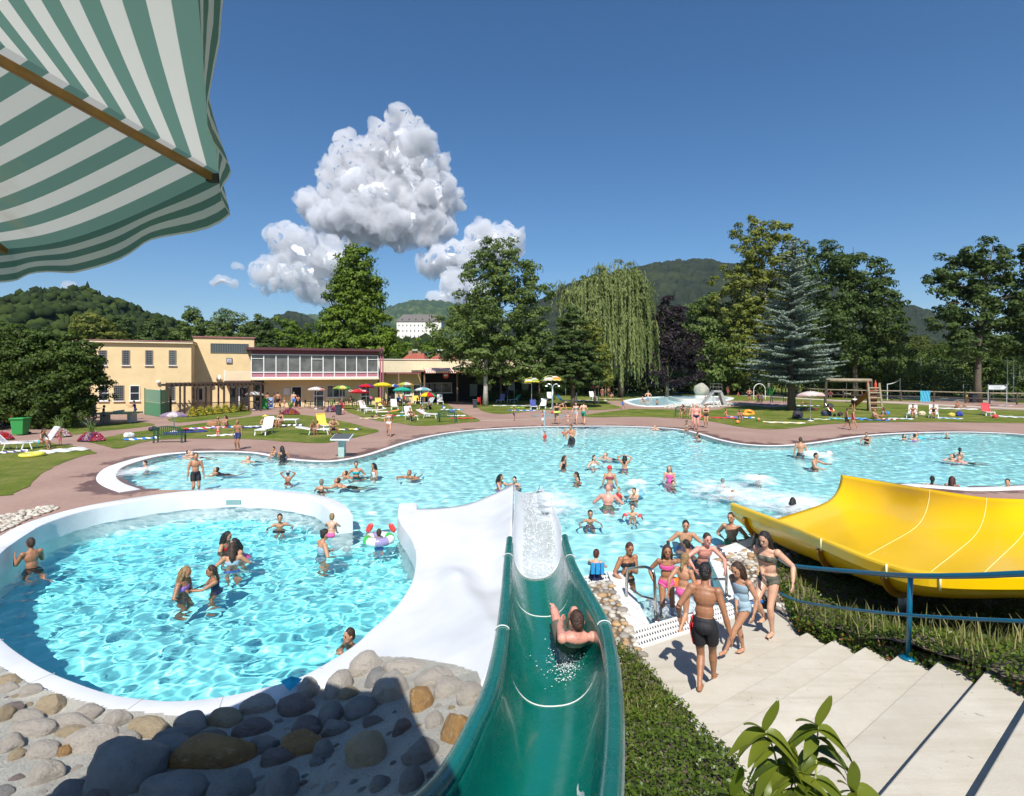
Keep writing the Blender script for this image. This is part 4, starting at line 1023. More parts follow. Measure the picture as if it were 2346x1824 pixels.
def willow():
 Yc = 84; lobes = [(1312,580,30,20),(1340,605,26,24),(1240,618,30,20),(1285,615,30,22),(1220,640,16,20),(1320,640,44,28),(1362,655,20,26),(1265,655,34,26),(1345,690,38,30),(1300,695,50,30),(1370,705,18,24)]
 p, nr, tn, L = crown_points(lobes, Yc, 9000, .3, 4, .2)
 rs = np.random.RandomState(9); P_, N_, A_, T_ = [p], [nr], [rs.normal(size=p.shape) * .3 + [0, 0, -1]], [tn]
 for x, y, z, rx, rz in L:
  for _ in range(70):
   a = rs.uniform(0, 2 * PI); q = rs.uniform(.5, 1.35); sx, sy = x + rx * q * math.cos(a), y + rx * .8 * q * math.sin(a); sz = z + rz * rs.uniform(-.3, .7)
   lim = 2.2 if sx > L[0][0] - 6.0 else 11
   ln = rs.uniform(3, 12); e = min(max(lim * rs.uniform(.6, 2.4), sz - ln), sz - .8); k = int((sz - e) / .16) + 2; t = np.linspace(0, 1, k)
   dx = (math.cos(a) * .7) * np.sqrt(t); zz = sz + (e - sz) * t
   pp = np.stack([sx + dx + rs.normal(0, .07, k), sy + math.sin(a) * .5 * np.sqrt(t) + rs.normal(0, .07, k), zz], 1)
   P_.append(pp); N_.append(np.tile([math.cos(a), math.sin(a) - .6, .25], (k, 1)) + rs.normal(0, .45, (k, 3))); A_.append(rs.normal(0, .18, (k, 3)) + [0, 0, -1]); T_.append(np.full(k, rs.uniform(.05, .9)) + rs.normal(0, .12, k))
 p, nr, ax, tn = [np.concatenate(a) for a in (P_, N_, A_, T_)]
 bx = (1325 * K - HX) / FL * Yc; root = empty('weeping_willow', (bx, Yc, 0)); o_ = np.array([bx, Yc, 0])
 scatter('crown', p - o_, nr, rs.uniform(.32, .6, len(p)), tn, LF_W, root, .3, 4, axis=ax)
 m = limb_mesh((bx, Yc, 0), L, .45, 4); m.v = [(x - bx, y - Yc, z) for x, y, z in m.v]; m.build('trunk', BARK, root, smooth=True)
 return tag(root, 'weeping willow with long hanging pale green curtains', 'tree')
willow()
def cedar():
 Yc = 56; g = DP(1688, 872, Yc); bx = g.x; root = empty('silver_cedar', (bx, Yc, 0)); rs = np.random.RandomState(3)
 H = CH - (515 * K - HY) / FL * Yc; z0 = 2.6; P_, N_, A_, T_ = [], [], [], []; m = MB()
 m.tube([(0, 0, 0), (0, 0, 2), (.05, 0, H * .5), (.1, 0, H)], [.42, .34, .2, .03], 12)
 nb = 215
 for i in range(nb):
  t = (i + rs.rand()) / nb; z = z0 + (H - z0) * t ** 1.15; a = rs.uniform(0, 2 * PI)
  R_ = (5.1 * (1 - t) ** .85 + .4) * rs.uniform(.72, 1.12)
  if t < .12: R_ *= .72 + 2 * t
  k = int(R_ / .07) + 8; s = np.linspace(.08, 1, k); d = np.array([math.cos(a), math.sin(a)])
  rise = .10 * R_ * s + .10 * R_ * s ** 2 - (.12 if t < .4 else 0) * R_ * s
  ctr = np.stack([d[0] * R_ * s, d[1] * R_ * s, z + rise], 1)
  m.tube([tuple(ctr[0]), tuple(ctr[k // 2]), tuple(ctr[-1])], [.07 * (1 - t) + .015, .04, .01], 5)
  for side in (-1, 1):
   for q in range(2, k, 1):
    ln = (.42 * R_ * (1 - s[q]) ** .8 + .28) * rs.uniform(.5, 1.1) * .62; kk = int(ln / .13) + 1; u = (np.arange(kk) + rs.rand()) / kk * ln
    dr = d * .75 + side * np.array([-d[1], d[0]]) * .75
    pp = np.stack([ctr[q, 0] + dr[0] * u, ctr[q, 1] + dr[1] * u, ctr[q, 2] + .22 * u + rs.normal(0, .025, kk)], 1)
    P_.append(pp); N_.append(np.tile([0, -.25, 1.], (kk, 1)) + rs.normal(0, .5, (kk, 3))); A_.append(np.tile([dr[0], dr[1], .25], (kk, 1)) + rs.normal(0, .25, (kk, 3))); T_.append(np.full(kk, .25 + .6 * rs.rand()) + .25 * u / max(ln, .1))
 p, nr, ax, tn = [np.concatenate(a) for a in (P_, N_, A_, T_)]
 print('cedar leaves', len(p))
 scatter('crown', p, nr, rs.uniform(.17, .30, len(p)), tn, LF_S, root, .34, 4, axis=ax, fold=.03)
 m.build('trunk', BARK, root, smooth=True)
 return tag(root, 'silver blue cedar with layered branches on the lawn', 'tree')
cedar()
tree('thuja_tree', [(20,735,60,34),(80,735,46,30),(130,745,40,28),(165,775,34,30),(30,790,60,44),(100,790,70,44),(175,800,26,34),(150,830,50,38),(70,850,70,44),(10,860,50,50),(120,870,50,36),(40,900,60,30),(-50,800,60,80),(100,905,40,20),(-50,880,60,50),(60,760,50,40),(120,810,50,44),(20,810,50,44),(90,840,60,50),(190,760,16,30)], 39, 60000, .18, LF_H, 12, 'dense dark green thuja thicket rising over the wicker fence', r0=.35, cl=.17, cat='tree')
for i, (lb, Y_, col, lab) in enumerate([
 ([(1800,800,50,34),(1845,790,40,34),(1820,830,44,20)], 84, LF_H, 'dark shrub thicket behind the net, just right of the cedar'),
 ([(1885,775,44,34),(1925,800,44,36),(1880,815,40,24)], 86, LF_B, 'green shrub behind the net under the dark ash tree'),
 ([(1925,745,36,22),(1975,750,40,24),(1950,775,44,26)], 90, LF_R, 'shrub with russet dry leaves showing over the net'),
 ([(1985,800,40,36),(2035,790,46,40),(2010,825,46,20)], 86, LF_H, 'green thicket behind the middle of the net'),
 ([(2080,785,40,36),(2120,800,46,34),(2060,770,34,24)], 84, LF_B, 'leafy shrub behind the net below the large ash'),
 ([(2165,790,46,40),(2200,770,40,50),(2160,760,34,26)], 82, LF_H, 'dark thicket behind the right end of the net'),
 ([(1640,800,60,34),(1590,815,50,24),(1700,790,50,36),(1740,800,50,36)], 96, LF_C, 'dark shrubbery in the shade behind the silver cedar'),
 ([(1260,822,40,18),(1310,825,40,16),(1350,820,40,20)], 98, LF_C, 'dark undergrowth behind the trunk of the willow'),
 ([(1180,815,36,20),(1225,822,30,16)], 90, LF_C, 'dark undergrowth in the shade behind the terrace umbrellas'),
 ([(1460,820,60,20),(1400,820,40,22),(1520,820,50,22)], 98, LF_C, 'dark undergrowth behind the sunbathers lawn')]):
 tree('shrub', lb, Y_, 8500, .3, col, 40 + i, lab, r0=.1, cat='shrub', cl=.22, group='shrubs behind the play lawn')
for i, (lb, Y_, col, lab, nm) in enumerate([
 ([(260,690,10,12),(260,705,16,14),(258,722,22,14)], 125, LF_C, 'dark spruce above the left wing roof, left of its twin', 'spruce'),
 ([(322,692,10,12),(322,708,16,14),(324,724,20,14)], 125, LF_C, 'dark spruce above the left wing roof, right of its twin', 'spruce'),
 ([(195,690,24,18),(205,715,34,20),(185,705,26,18)], 120, LF_D, 'light green birch-like tree above the thuja thicket', 'birch'),
 ([(408,665,9,8),(410,678,14,12),(412,698,22,18),(400,715,34,16),(440,715,26,16)], 128, LF_B, 'tree with a dead fir tip above the roof step', 'fir'),
 ([(475,690,26,20),(500,700,34,20),(480,715,40,18)], 135, LF_B, 'round green tree above the shaded facade', 'oak'),
 ([(555,690,14,16),(556,710,20,18),(555,730,26,20),(556,750,26,20)], 112, LF_C, 'dark upright fir rising beside the end of the tall block', 'fir'),
 ([(600,700,26,18),(625,715,30,22),(600,730,34,20),(640,740,30,20)], 125, LF_A, 'bright green tree left of the conical tree, behind the pavilion', 'oak'),
 ([(880,745,30,16),(910,755,30,14),(935,745,26,14),(850,755,26,14)], 150, LF_A, 'low green trees below the white castle', 'hedgerow'),
 ([(988,668,14,10),(976,690,14,10)], 100, LF_B, 'olive tree beside the castle, behind the broad tree', 'oak')]):
 tree(nm, lb, Y_, 5200, .42, col, 60 + i, lab, r0=.2, cl=.24, group='trees beyond the buildings')
def hedge(a, b, h, w, n_, label, col, leaf=.14):
 a, b = Vector(a), Vector(b); L_ = (b - a).length; d = (b - a) / L_; s = Vector((-d.y, d.x, 0)); rs = np.random.RandomState(int(L_ * 7)); c = (a + b) / 2
 face = rs.randint(0, 3, n_); u = rs.uniform(-L_ / 2, L_ / 2, n_); q = rs.uniform(-w / 2, w / 2, n_); z = rs.uniform(0, h, n_); q = np.where(face == 0, -w / 2, np.where(face == 1, w / 2, q)); z = np.where(face == 2, h, z)
 p = np.stack([d.x * u + s.x * q, d.y * u + s.y * q, z], 1) + rs.normal(0, .07, (n_, 3))
 nr = np.where(face[:, None] == 2, [[0, 0, 1.]], np.where(face[:, None] == 0, [[-s.x, -s.y, 0]], [[s.x, s.y, 0]])) + rs.normal(0, .5, (n_, 3))
 root = empty('hedge', c); scatter('foliage', p, nr, rs.uniform(.7, 1.4, n_) * leaf, rs.rand(n_), col, root)
 MB().bar(Vector((0, 0, h * .45)) - d * (L_ / 2 - .1), Vector((0, 0, h * .45)) + d * (L_ / 2 - .1), w * .7, h * .8).build('core', mat('hedge_core', (.02, .03, .008), .95), root)
 return tag(root, label, 'hedge')
hedge(G(1118, 920), G(1268, 916), 1.25, 1.0, 7000, 'low clipped hedge behind the loungers, in front of the terrace', LF_H)
hedge(G(1450, 888), G(1660, 890), 1.6, 1.2, 6500, 'long clipped hedge at the back of the far sunbathing lawn', LF_H, .2)
hedge(G(1760, 896), G(1700, 892), 1.4, 1.0, 2500, 'short hedge behind the bench under the cedar', LF_H, .2)
def bed_h(x, y): return np.clip((6.62 - y) * .265, -.02, 3) + .03
def cover(name, poly, n_, leaf, label, thick=.12, grass=0, hf=bed_h, M_=None, seed=1, dry=0):
 w = [Vector(p) for p in poly]; rs = np.random.RandomState(seed); xs = [p.x for p in w]; ys = [p.y for p in w]
 x = rs.uniform(min(xs), max(xs), n_ * 5); y = rs.uniform(min(ys), max(ys), n_ * 5); k = inside(x, y, w); x, y = x[k][:n_], y[k][:n_]
 und = vnoise(x, y, 8, 3, 2.2) * thick * 1.3; z = hf(x, y) + und + rs.uniform(-.03, .05, len(x)); p = np.stack([x, y, z], 1)
 nr = rs.normal(0, .55, p.shape) + [0, -.1, 1]
 o = scatter(name, p, nr, rs.uniform(.65, 1.3, len(x)) * leaf, rs.rand(len(x)) * .6 + .5 * vnoise(x, y, 4, 3, 1.1), M_ or LF_G, seed=seed)
 tag(o, label, 'ground cover', kind='stuff')
 gx = np.linspace(min(xs), max(xs), 60); gy = np.linspace(min(ys), max(ys), 90); X, Y = np.meshgrid(gx, gy); Z = hf(X, Y) + vnoise(X, Y, 8, 3, 2.2) * thick * 1.3 - .05
 cx, cy = (X[:-1, :-1] + X[1:, 1:]) / 2, (Y[:-1, :-1] + Y[1:, 1:]) / 2
 tag(gridmesh('soil', X, Y, Z, SOIL, keep=inside(cx, cy, w)), kind='structure')
 return x, y, z
def blades(name, x, y, z, h0, h1, label, M_, seed=2, lean=.5):
 rs = np.random.RandomState(seed); N = len(x); h = rs.uniform(h0, h1, N); a = rs.uniform(0, 2 * PI, N); ln = rs.uniform(.1, lean, N) * h; w = rs.uniform(.004, .008, N) * (1 + h)
 b = np.stack([x, y, z], 1); dx = np.stack([np.cos(a), np.sin(a), 0 * a], 1); sx = np.stack([-np.sin(a), np.cos(a), 0 * a], 1) * w[:, None]; up = np.array([0, 0, 1.])
 m1 = b + dx * ln[:, None] * .3 + up * h[:, None] * .6; t = b + dx * ln[:, None] + up * h[:, None]
 v = np.stack([b - sx, b + sx, m1 + sx * .8, m1 - sx * .8, t + sx * .1, t - sx * .1], 1).reshape(-1, 3); q = np.arange(N)[:, None] * 6
 f = np.concatenate([q + [0, 1, 2, 3], q + [3, 2, 4, 5]])
 o = npmesh(name, v, f, M_); at = o.data.attributes.new('tone', 'FLOAT', 'POINT'); at.data.foreach_set('value', np.repeat(rs.rand(N), 6).astype(np.float32))
 return tag(o, label, 'grass', kind='stuff')
LF_G = leaf_material('leaf_groundcover', (.022, .050, .006), (.12, .17, .022), (.22, .075, .03), rough=.35)
LF_GR = leaf_material('dry_grass', (.10, .13, .025), (.36, .33, .13), transl=.3)
bedL = [Vector((1.36, 8.2, 0)), Vector((1.72, 7.7, 0)), Vector((1.95, 6.7, 0)), Vector((1.99, 5.5, 0)), Vector((1.99, 4.3, 0)), Vector((1.97, 2.0, 0)), Vector((.3, 2.0, 0)), Vector((.6, 4.2, 0)), Vector((.7, 6, 0)), Vector((.9, 7.4, 0))]
cover('ground_cover', bedL, 15000, .042, 'dense dark creeping cotoneaster between the green slide and the steps', seed=3, hf=lambda x, y: bed_h(x, y) + .02)
rs_ = np.random.RandomState(5); gx = rs_.uniform(1.0, 1.95, 2600); gy = rs_.uniform(6.0, 8.1, 2600); kk = inside(gx, gy, bedL); gx, gy = gx[kk], gy[kk]
blades('grass', gx, gy, bed_h(gx, gy), .05, .17, 'tuft of long yellowish grass at the top of the narrow bed', LF_GR)
def bedR_h(x, y): return np.clip((8.6 - y) * .24, -.02, 3) * (1 + .0 * x) + .05 + .06 * np.clip(x - 5, 0, 5)
bedR = [D(1655,1212), D(1700,1200), D(1740,1160), Vector((8.2, 12.5, 0)), Vector((10.5, 9, 0)), Vector((9.5, 3, 0)), Vector((4.82, 3.0, 0)), Vector((4.72, 6, 0)), Vector((4.5, 7.2, 0)), Vector((4.36, 8.4, 0)), Vector((4.6, 9.2, 0))]
def bRh(x, y):
 h = np.clip((8.9 - y) * .27, 0, 3) + .03; k = np.interp(y, [p.y for p in yn[::-1]], [p.x for p in yn[::-1]]); lim = np.interp(y, [p.y for p in yn[::-1]], [p.z for p in yn[::-1]]) - 1.0
 return np.where(x > k - .1, np.minimum(h, np.maximum(lim, 0.03)), np.where(x > k - .9, np.minimum(h, np.maximum(lim, .03) + (k - x) * .9), h))
cover('ground_cover', bedR, 36000, .052, 'mixed green creeper covering the slope below the yellow slide', seed=4, hf=bRh, thick=.2)
gx = rs_.uniform(4.5, 8.5, 5200); gy = rs_.uniform(3.5, 11, 5200); kk = inside(gx, gy, bedR) & (vnoise(gx, gy, 6, 3, .9) > .47); kk &= gx < np.interp(gy, [p.y for p in yn[::-1]], [p.x for p in yn[::-1]]) - .15; gx, gy = gx[kk], gy[kk]
blades('grass', gx, gy, bRh(gx, gy) + .05, .1, .42, 'long wild grass blades sticking out of the creeper below the yellow slide', LF_GR, 7)
def skirt(path, hf, n_, seed, label):
 m = MB(); P_ = catmull(path, 6); rs = np.random.RandomState(seed); pp, nn_ = [], []
 for a, b in zip(P_[:-1], P_[1:]):
  ha, hb = float(hf(np.array(a.x + .05), np.array(a.y))) + .05, float(hf(np.array(b.x + .05), np.array(b.y))) + .05
  m.quad((a.x, a.y, -.3), (b.x, b.y, -.3), (b.x + .04, b.y, hb), (a.x + .04, a.y, ha)); k = max(4, int(n_ * (b - a).length / 6)); t = rs.rand(k); q = rs.rand(k)
  d = (b - a).normalized(); nv = np.array([d.y, -d.x, .5]) * (-1 if d.y > 0 else 1); pp.append(np.stack([a.x + (b.x - a.x) * t, a.y + (b.y - a.y) * t, q * (ha + (hb - ha) * t) + .03], 1) + rs.normal(0, .03, (k, 3))); nn_.append(np.tile([-.6, -.3, .6], (k, 1)) + rs.normal(0, .5, (k, 3)))
 tag(m.build('soil', SOIL), kind='structure'); pp, nn_ = np.concatenate(pp), np.concatenate(nn_); tag(scatter('ground_cover', pp, nn_, rs.uniform(.7, 1.3, len(pp)) * .05, rs.rand(len(pp)), LF_G, seed=seed), label, 'ground cover', kind='stuff')
skirt([Vector((5.2, 11.2, 0)), Vector((4.6, 9.2, 0)), Vector((4.38, 8.4, 0)), Vector((4.52, 7.2, 0)), Vector((4.74, 6, 0)), Vector((4.84, 3, 0))], bRh, 9000, 3, 'creeper hanging over the edge beside the ends of the steps')
# ---------------------------------------------------------------- buildings
BA = Vector(((150 * K - HX) / FL * 51, 51, 0)); BU = Vector((.912, .41, 0)).normalized(); BN = Vector((BU.y, -BU.x, 0))
BANG = math.atan2(BU.y, BU.x)
def uof(px, d=0.0):
 """place along the facade line (set back by d) seen at display pixel px"""
 o = BA - BN * d; k = (px * K - HX) / FL
 return (k * o.y - o.x) / (BU.x - k * BU.y)
def Yof(px, d=0.0): return (BA - BN * d + BU * uof(px, d)).y
def zof(px, py, d=0.0): return CH - (py * K - HY) / FL * Yof(px, d)
CREAM = mat('cream_render', (.70, .53, .29), .85, var=.06, vscale=1.2, bump=.15, bscale=25)
CREAM2 = mat('pale_render', (.72, .62, .42), .85, var=.06, vscale=1.5)
MAROON = cm((.16, .035, .045), .5); DKWOOD = mat('dark_stained_wood', (.05, .028, .018), .7, var=.3, vscale=8)
WFR = cm((.78, .78, .76), .4); DFR = cm((.22, .19, .16), .5); FELT = mat('roof_felt', (.16, .15, .15), .9, var=.3, vscale=3); PINKP = mat('pink_panel', (.42, .17, .20), .5, var=.08)
def glass_dark(name='window_glass', c=(.03, .035, .04)):
 return mat(name, c, .06, spec=.8)
GLS = glass_dark(); CURT = mat('curtain_behind_glass', (.10, .105, .105), .12, var=.5, vscale=1.3, spec=.8)
def bpart(root):
 """helper that puts boxes into the frame of a facade: u along, d back, z up"""
 class Q: pass
 q = Q()
 def box(name, u0, u1, d0, d1, z0, z1, m, parent=None, bevel=0):
  mb = MB().box(((u0 + u1) / 2, (d0 + d1) / 2, (z0 + z1) / 2), (u1 - u0, abs(d1 - d0), z1 - z0))
  return mb.build(name, m, parent or root, bevel=bevel)
 q.box = box; return q
def block(name, label, cat='building'):
 r = empty(name, BA, BANG); tag(r, label, cat); return r, bpart(r)
def window(q, root, u, z0, z1, w, d=0.0, bars=(1, 0), m=None, frame=.06, sill=True, fm=None, grid=False):
 """dark pane set in a frame proud of the wall face at depth d"""
 f = MB(); c = u
 for x in (-w / 2 + frame / 2, w / 2 - frame / 2): f.box((c + x, d - .035, (z0 + z1) / 2), (frame, .07, z1 - z0))
 for z in (z0 + frame / 2, z1 - frame / 2): f.box((c, d - .037, z), (w - 2 * frame, .07, frame))
 nx, nz = bars
 for i in range(1, nx): f.box((c - w / 2 + w * i / nx, d - .03, (z0 + z1) / 2), (.05, .05, z1 - z0 - 2 * frame))
 for i in range(1, nz): f.box((c, d - .028, z0 + (z1 - z0) * i / nz), (w - 2 * frame, .045, .045))
 o = f.build('window', fm or (DFR if grid else WFR), root)
 p = MB().box((c, d - .012, (z0 + z1) / 2), (w - frame, .02, z1 - z0 - frame)).build('pane', m or GLS, o)
 if grid:
  gb = MB()
  for i in range(1, 5): gb.box((c - w / 2 + w * i / 5, d - .055, (z0 + z1) / 2), (.02, .02, z1 - z0 - .1))
  for i in range(1, 7): gb.box((c, d - .053, z0 + (z1 - z0) * i / 7), (w - .1, .02, .025))
  gb.build('lattice', cm((.26, .27, .27), .5), o)
 if sill: MB().box((c, d - .08, z0 - .04), (w + .12, .16, .07)).build('sill', WFR, o)
 return o
left, q = block('changing_block', 'cream two-storey changing block with small square windows, shadow on its left end')
u1 = uof(408); zt = zof(300, 726); q.box('wall', 0, u1, 0, 12, 0, zt - .25, CREAM)
q.box('roof_edge', -.25, u1 + .15, -.3, 12.2, zt - .25, zt - .08, CREAM2); q.box('roof', -.3, u1 + .2, -.35, 12.3, zt - .08, zt, mat('red_roof_edge', (.28, .12, .11), .7, var=.2))
for px in (219, 268.5, 318, 368): window(q, left, uof(px), zof(px, 779), zof(px, 747), .62, grid=True)
for px, w, g in ((220.7, .75, False), (253.7, .8, True), (287.7, .8, False), (363, .8, True)): window(q, left, uof(px), zof(px, 855), zof(px, 822), w, bars=(1, 1 if g else 2), grid=g)
dr = q.box('door', uof(337) - .4, uof(337) + .4, -.05, .02, .02, 2.15, cm((.62, .6, .52), .6), left); MB().box((uof(337) + .3, -.09, 1.05), (.04, .06, .12)).build('handle', STEEL, dr)
lamp = MB(); lamp.ball((uof(338), -.2, zof(338, 815)), .17, 10, sq=(1, .8, .8)); lamp.box((uof(338), -.06, zof(338, 815) + .05), (.3, .14, .08)); lamp.build('wall_lamp', cm((.8, .8, .78), .3), left, smooth=True)
tall, q = block('tall_block', 'taller cream block with a long strip window and a square clock')
D3 = 3.2; ua, ub = uof(405, 0) , uof(542, D3); zt = zof(470, 718, D3)
q.box('wall', ua + .01, ub, D3, 13, 0, zt - .12, CREAM); q.box('roof', ua - .1, ub + .12, D3 - .15, 13.2, zt - .12, zt, mat('red_roof_edge', (.28, .12, .11), .7))
window(q, tall, (uof(449, D3) + uof(530, D3)) / 2, zof(490, 753, D3), zof(490, 733, D3), uof(530, D3) - uof(449, D3), D3, (16, 1), glass_dark('strip_glass', (.05, .06, .065)), frame=.05, sill=False, fm=cm((.12, .13, .13), .5))
ck = q.box('clock', uof(489, D3) - .28, uof(489, D3) + .28, D3 - .12, D3, zof(489, 775, D3), zof(489, 763.5, D3), cm((.16, .12, .1), .4)); zc = (zof(489, 775, D3) + zof(489, 763.5, D3)) / 2
MB().box((uof(489, D3), D3 - .13, zc), (.44, .02, .4)).build('clock_face', cm((.42, .44, .55), .4), ck)
h_ = MB(); h_.bar((uof(489, D3), D3 - .15, zc), (uof(489, D3) + .12, D3 - .15, zc - .05), .03); h_.bar((uof(489, D3), D3 - .15, zc), (uof(489, D3) - .08, D3 - .15, zc - .17), .025); h_.build('clock_hands', cm((.03, .03, .03)), ck)
for px, w in ((425, .7), (500, .9), (520, .9)): window(q, tall, uof(px, D3), .9 if px < 430 else .1, 2.2, w, D3, (1, 1), sill=px < 430)
bal = empty('balcony', BA, BANG); bq = bpart(bal); tag(bal, 'narrow balcony with white railing on the tall cream block', 'balcony')
b0, b1, bz = uof(478, D3 - 1.2), uof(535, D3 - 1.2), zof(500, 812, D3 - 1)
bal.parent = None
bq.box('slab', b0, b1, D3 - 1.2, D3 - .01, bz - .18, bz, cm((.14, .07, .05), .8)); rb = MB()
for i in range(26): rb.box((b0 + .05 + (b1 - b0 - .1) * i / 25, D3 - 1.15, bz + .45), (.025, .025, .9))
rb.box((( b0 + b1) / 2, D3 - 1.15, bz + .92), (b1 - b0, .05, .05)); rb.box((b0 + .06, D3 - 1.15, bz + .55), (.12, .12, 1.1)); rb.build('railing', cm((.78, .76, .68), .5), bal)
dish = empty('satellite_dish', BA + BU * uof(468, D3 - .3) - BN * (D3 - .45) + Vector((0, 0, zof(468, 807, D3)))); tag(dish, 'small white satellite dish on the tall cream block', 'satellite dish')
MB().lathe([(0, 0), (.2, .02), (.36, .08), (.38, .1)], n=18).build('dish', cm((.75, .75, .74), .4), dish, smooth=True).rotation_euler = (R(75), 0, R(-35)); MB().bar((0, 0, 0), (.1, .5, -.1), .04).build('arm', STEEL, dish)
pav, q = block('pavilion', 'pavilion with a fully glazed upper floor, white mullions and pink panels below')
PD = 1.6; GD = 3.4; p0, p1 = uof(536, PD), uof(806, PD); zf = zof(670, 806, PD); zp = zof(670, 794, PD); zg = zof(670, 757, PD); ztop = zof(670, 743, PD)
q.box('wall', uof(563, GD), uof(806, GD), GD, 12, 0, zf - .2, CREAM); q.box('floor_slab', p0 - .1, p1 + .1, PD - .12, 12, zf - .2, zf, CREAM2)
q.box('parapet', p0, p1, PD, PD + .1, zf, zp, PINKP); q.box('glazing', p0, p1, PD + .05, PD + .12, zp, zg, CURT); q.box('side_wall', p0, p1, PD + 4, 11, zf, zg, CREAM)
q.box('fascia', p0, p1, PD + .02, PD + .2, zg, ztop - .25, MAROON); q.box('roof', p0 - .5, p1 + .5, PD - .6, 12.3, ztop - .25, ztop, mat('maroon_roof', (.09, .03, .035), .6, var=.3))
nm = 11
for i in range(nm + 1):
 u = p0 + (p1 - p0) * i / nm; MB().box((u, PD - .03, (zf + zg) / 2), (.09, .08, zg - zf)).build('mullion', WFR, pav)
MB().box(((p0 + p1) / 2, PD - .035, zp), (p1 - p0, .1, .1)).build('rail', WFR, pav); MB().box(((p0 + p1) / 2, PD - .036, zf + .05), (p1 - p0, .12, .12)).build('rail', WFR, pav)
MB().box(((p0 + p1) / 2, PD - .034, zg - .02), (p1 - p0, .08, .08)).build('rail', WFR, pav)
for i in (0, 5, 10): MB().box((p0 + (p1 - p0) * (i + .5) / nm, PD - .03, zg - .45), ((p1 - p0) / nm - .1, .06, .05)).build('transom', WFR, pav)
cs = MB(); ce = uof(811, PD)
for s in (0, .28): cs.box((ce + s, PD - .1, ztop / 2 + .1), (.12, .12, ztop + .2))
cs.build('corner_strut', cm((.38, .13, .17), .5), pav)
dk = mat('interior_shade', (.012, .011, .01), .8)  # near-black colour stands in for shade in doorways and behind the kiosk canopy
q.box('passage', uof(470, GD) , uof(562, GD), GD + .4, GD + .6, 0, zf - .3, glass_dark('passage_glass', (.03, .05, .03)))
for px in (474, 500, 522, 545, 560): MB().box((uof(px, GD), GD + .3, (zf - .3) / 2), (.1, .12, zf - .3)).build('passage_post', cm((.05, .04, .035), .6), pav)
def door(root, px, d, w=.9, h=2.15, m=dk, frame=True, name='door'):
 u = uof(px, d); o = MB().box((u, d - .012, h / 2), (w, .03, h)).build(name, m, root)
 fb = MB()
 for x in (-w / 2 - .04, w / 2 + .04): fb.box((u + x, d - .035, h / 2 + .03), (.08, .07, h + .06))
 fb.box((u, d - .034, h + .04), (w, .07, .08)); fb.build('frame', WFR, o); return o
door(pav, 632, GD, 1.0); op = MB().box((uof(622, GD), GD - .35, 1.08), (.06, .8, 2.1)).build('door', cm((.7, .69, .62), .5), pav)
d_ = door(pav, 680, GD, .95, 2.15, GLS); MB().box((uof(680, GD), GD - .05, 1.15), (.95, .05, .1)).build('rail', WFR, d_)
d_ = door(pav, 779, GD, .9, 2.3, GLS); MB().box((uof(779, GD), GD - .05, 1.0), (.9, .05, .1)).build('rail', WFR, d_)
window(q, pav, uof(717, GD), .95, 2.3, uof(737, GD) - uof(697, GD), GD, (3, 1))
q.box('notice_case', uof(611, GD) - .3, uof(611, GD) + .35, GD - .08, GD, 1.35, 2.05, cm((.72, .74, .72), .3))
kio, q = block('kiosk_wing', 'low cream kiosk wing with a deep dark canopy and striped awning')
KD = 4.4; k0, k1 = uof(808, KD), uof(1175, KD); zk = zof(900, 768, KD + 3); zc_ = zof(900, 798, KD - 1.5)
q.box('wall', k0, uof(898, KD), KD, 13, 0, zc_ + .2, CREAM); q.box('upper_wall', k0, k1, KD + 3, 13, zc_ + .1, zk, CREAM2); q.box('coping', k0 - .1, k1 + .1, KD + 2.9, 13.1, zk, zk + .12, cm((.62, .56, .46), .7))
q.box('canopy', k0, uof(898, KD - 1.8), KD - 1.8, KD + 3.2, zc_, zc_ + .2, mat('canopy_roof', (.20, .07, .07), .7, var=.3)); q.box('canopy', uof(898, KD - 1.8) + .02, k1, KD - 2.6, KD + 3.2, zc_ + .3, zc_ + .5, mat('canopy_roof_pale', (.42, .30, .22), .8, var=.2))
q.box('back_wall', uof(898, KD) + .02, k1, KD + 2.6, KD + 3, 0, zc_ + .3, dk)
for px in (850, 905, 975, 1068, 1150): MB().box((uof(px, KD - 2.2), KD - 2.2, zc_ / 2 + .1), (.16, .16, zc_ + .2)).build('canopy_post', cm((.20, .12, .08), .7), kio)
door(kio, 835, KD, .9); window(q, kio, uof(868, KD), 1.0, 2.1, 1.0, KD); d_ = door(kio, 889, KD, .8, 2.2, GLS)
window(q, kio, uof(930, KD + 2.6), 1.1, 2.4, 4.2, KD + 2.55, (3, 1), sill=True)
for px, c in ((1010, (.25, .28, .26)), (1040, (.4, .36, .22)), (1090, (.3, .34, .36)), (1120, (.2, .24, .14))): q.box('shop_panel', uof(px, KD + 2.4) - .5, uof(px, KD + 2.4) + .5, KD + 2.35, KD + 2.5, .6, 2.2, cm(c, .5))
aw = empty('awning', BA, BANG); tag(aw, 'orange and white striped awning rolled out over the kiosk window', 'awning')
a0, a1 = uof(903, KD - 2.8), uof(997, KD - 2.8); ns = 22
for j, c in enumerate(((.72, .16, .06), (.78, .76, .7))):
 mb = MB()
 for i in range(j, ns * 2, 2):
  ua_ = a0 + (a1 - a0) * i / (ns * 2); ub_ = a0 + (a1 - a0) * (i + 1) / (ns * 2); zz = zc_ + .75
  mb.quad((ua_, KD - 2.6, zz), (ub_, KD - 2.6, zz), (ub_, KD - 3.6, zz - .42), (ua_, KD - 3.6, zz - .42)); mb.quad((ua_, KD - 3.6, zz - .42), (ub_, KD - 3.6, zz - .42), (ub_, KD - 3.6, zz - .62), (ua_, KD - 3.6, zz - .62))
 mb.build('stripes', cm(c, .8), aw)
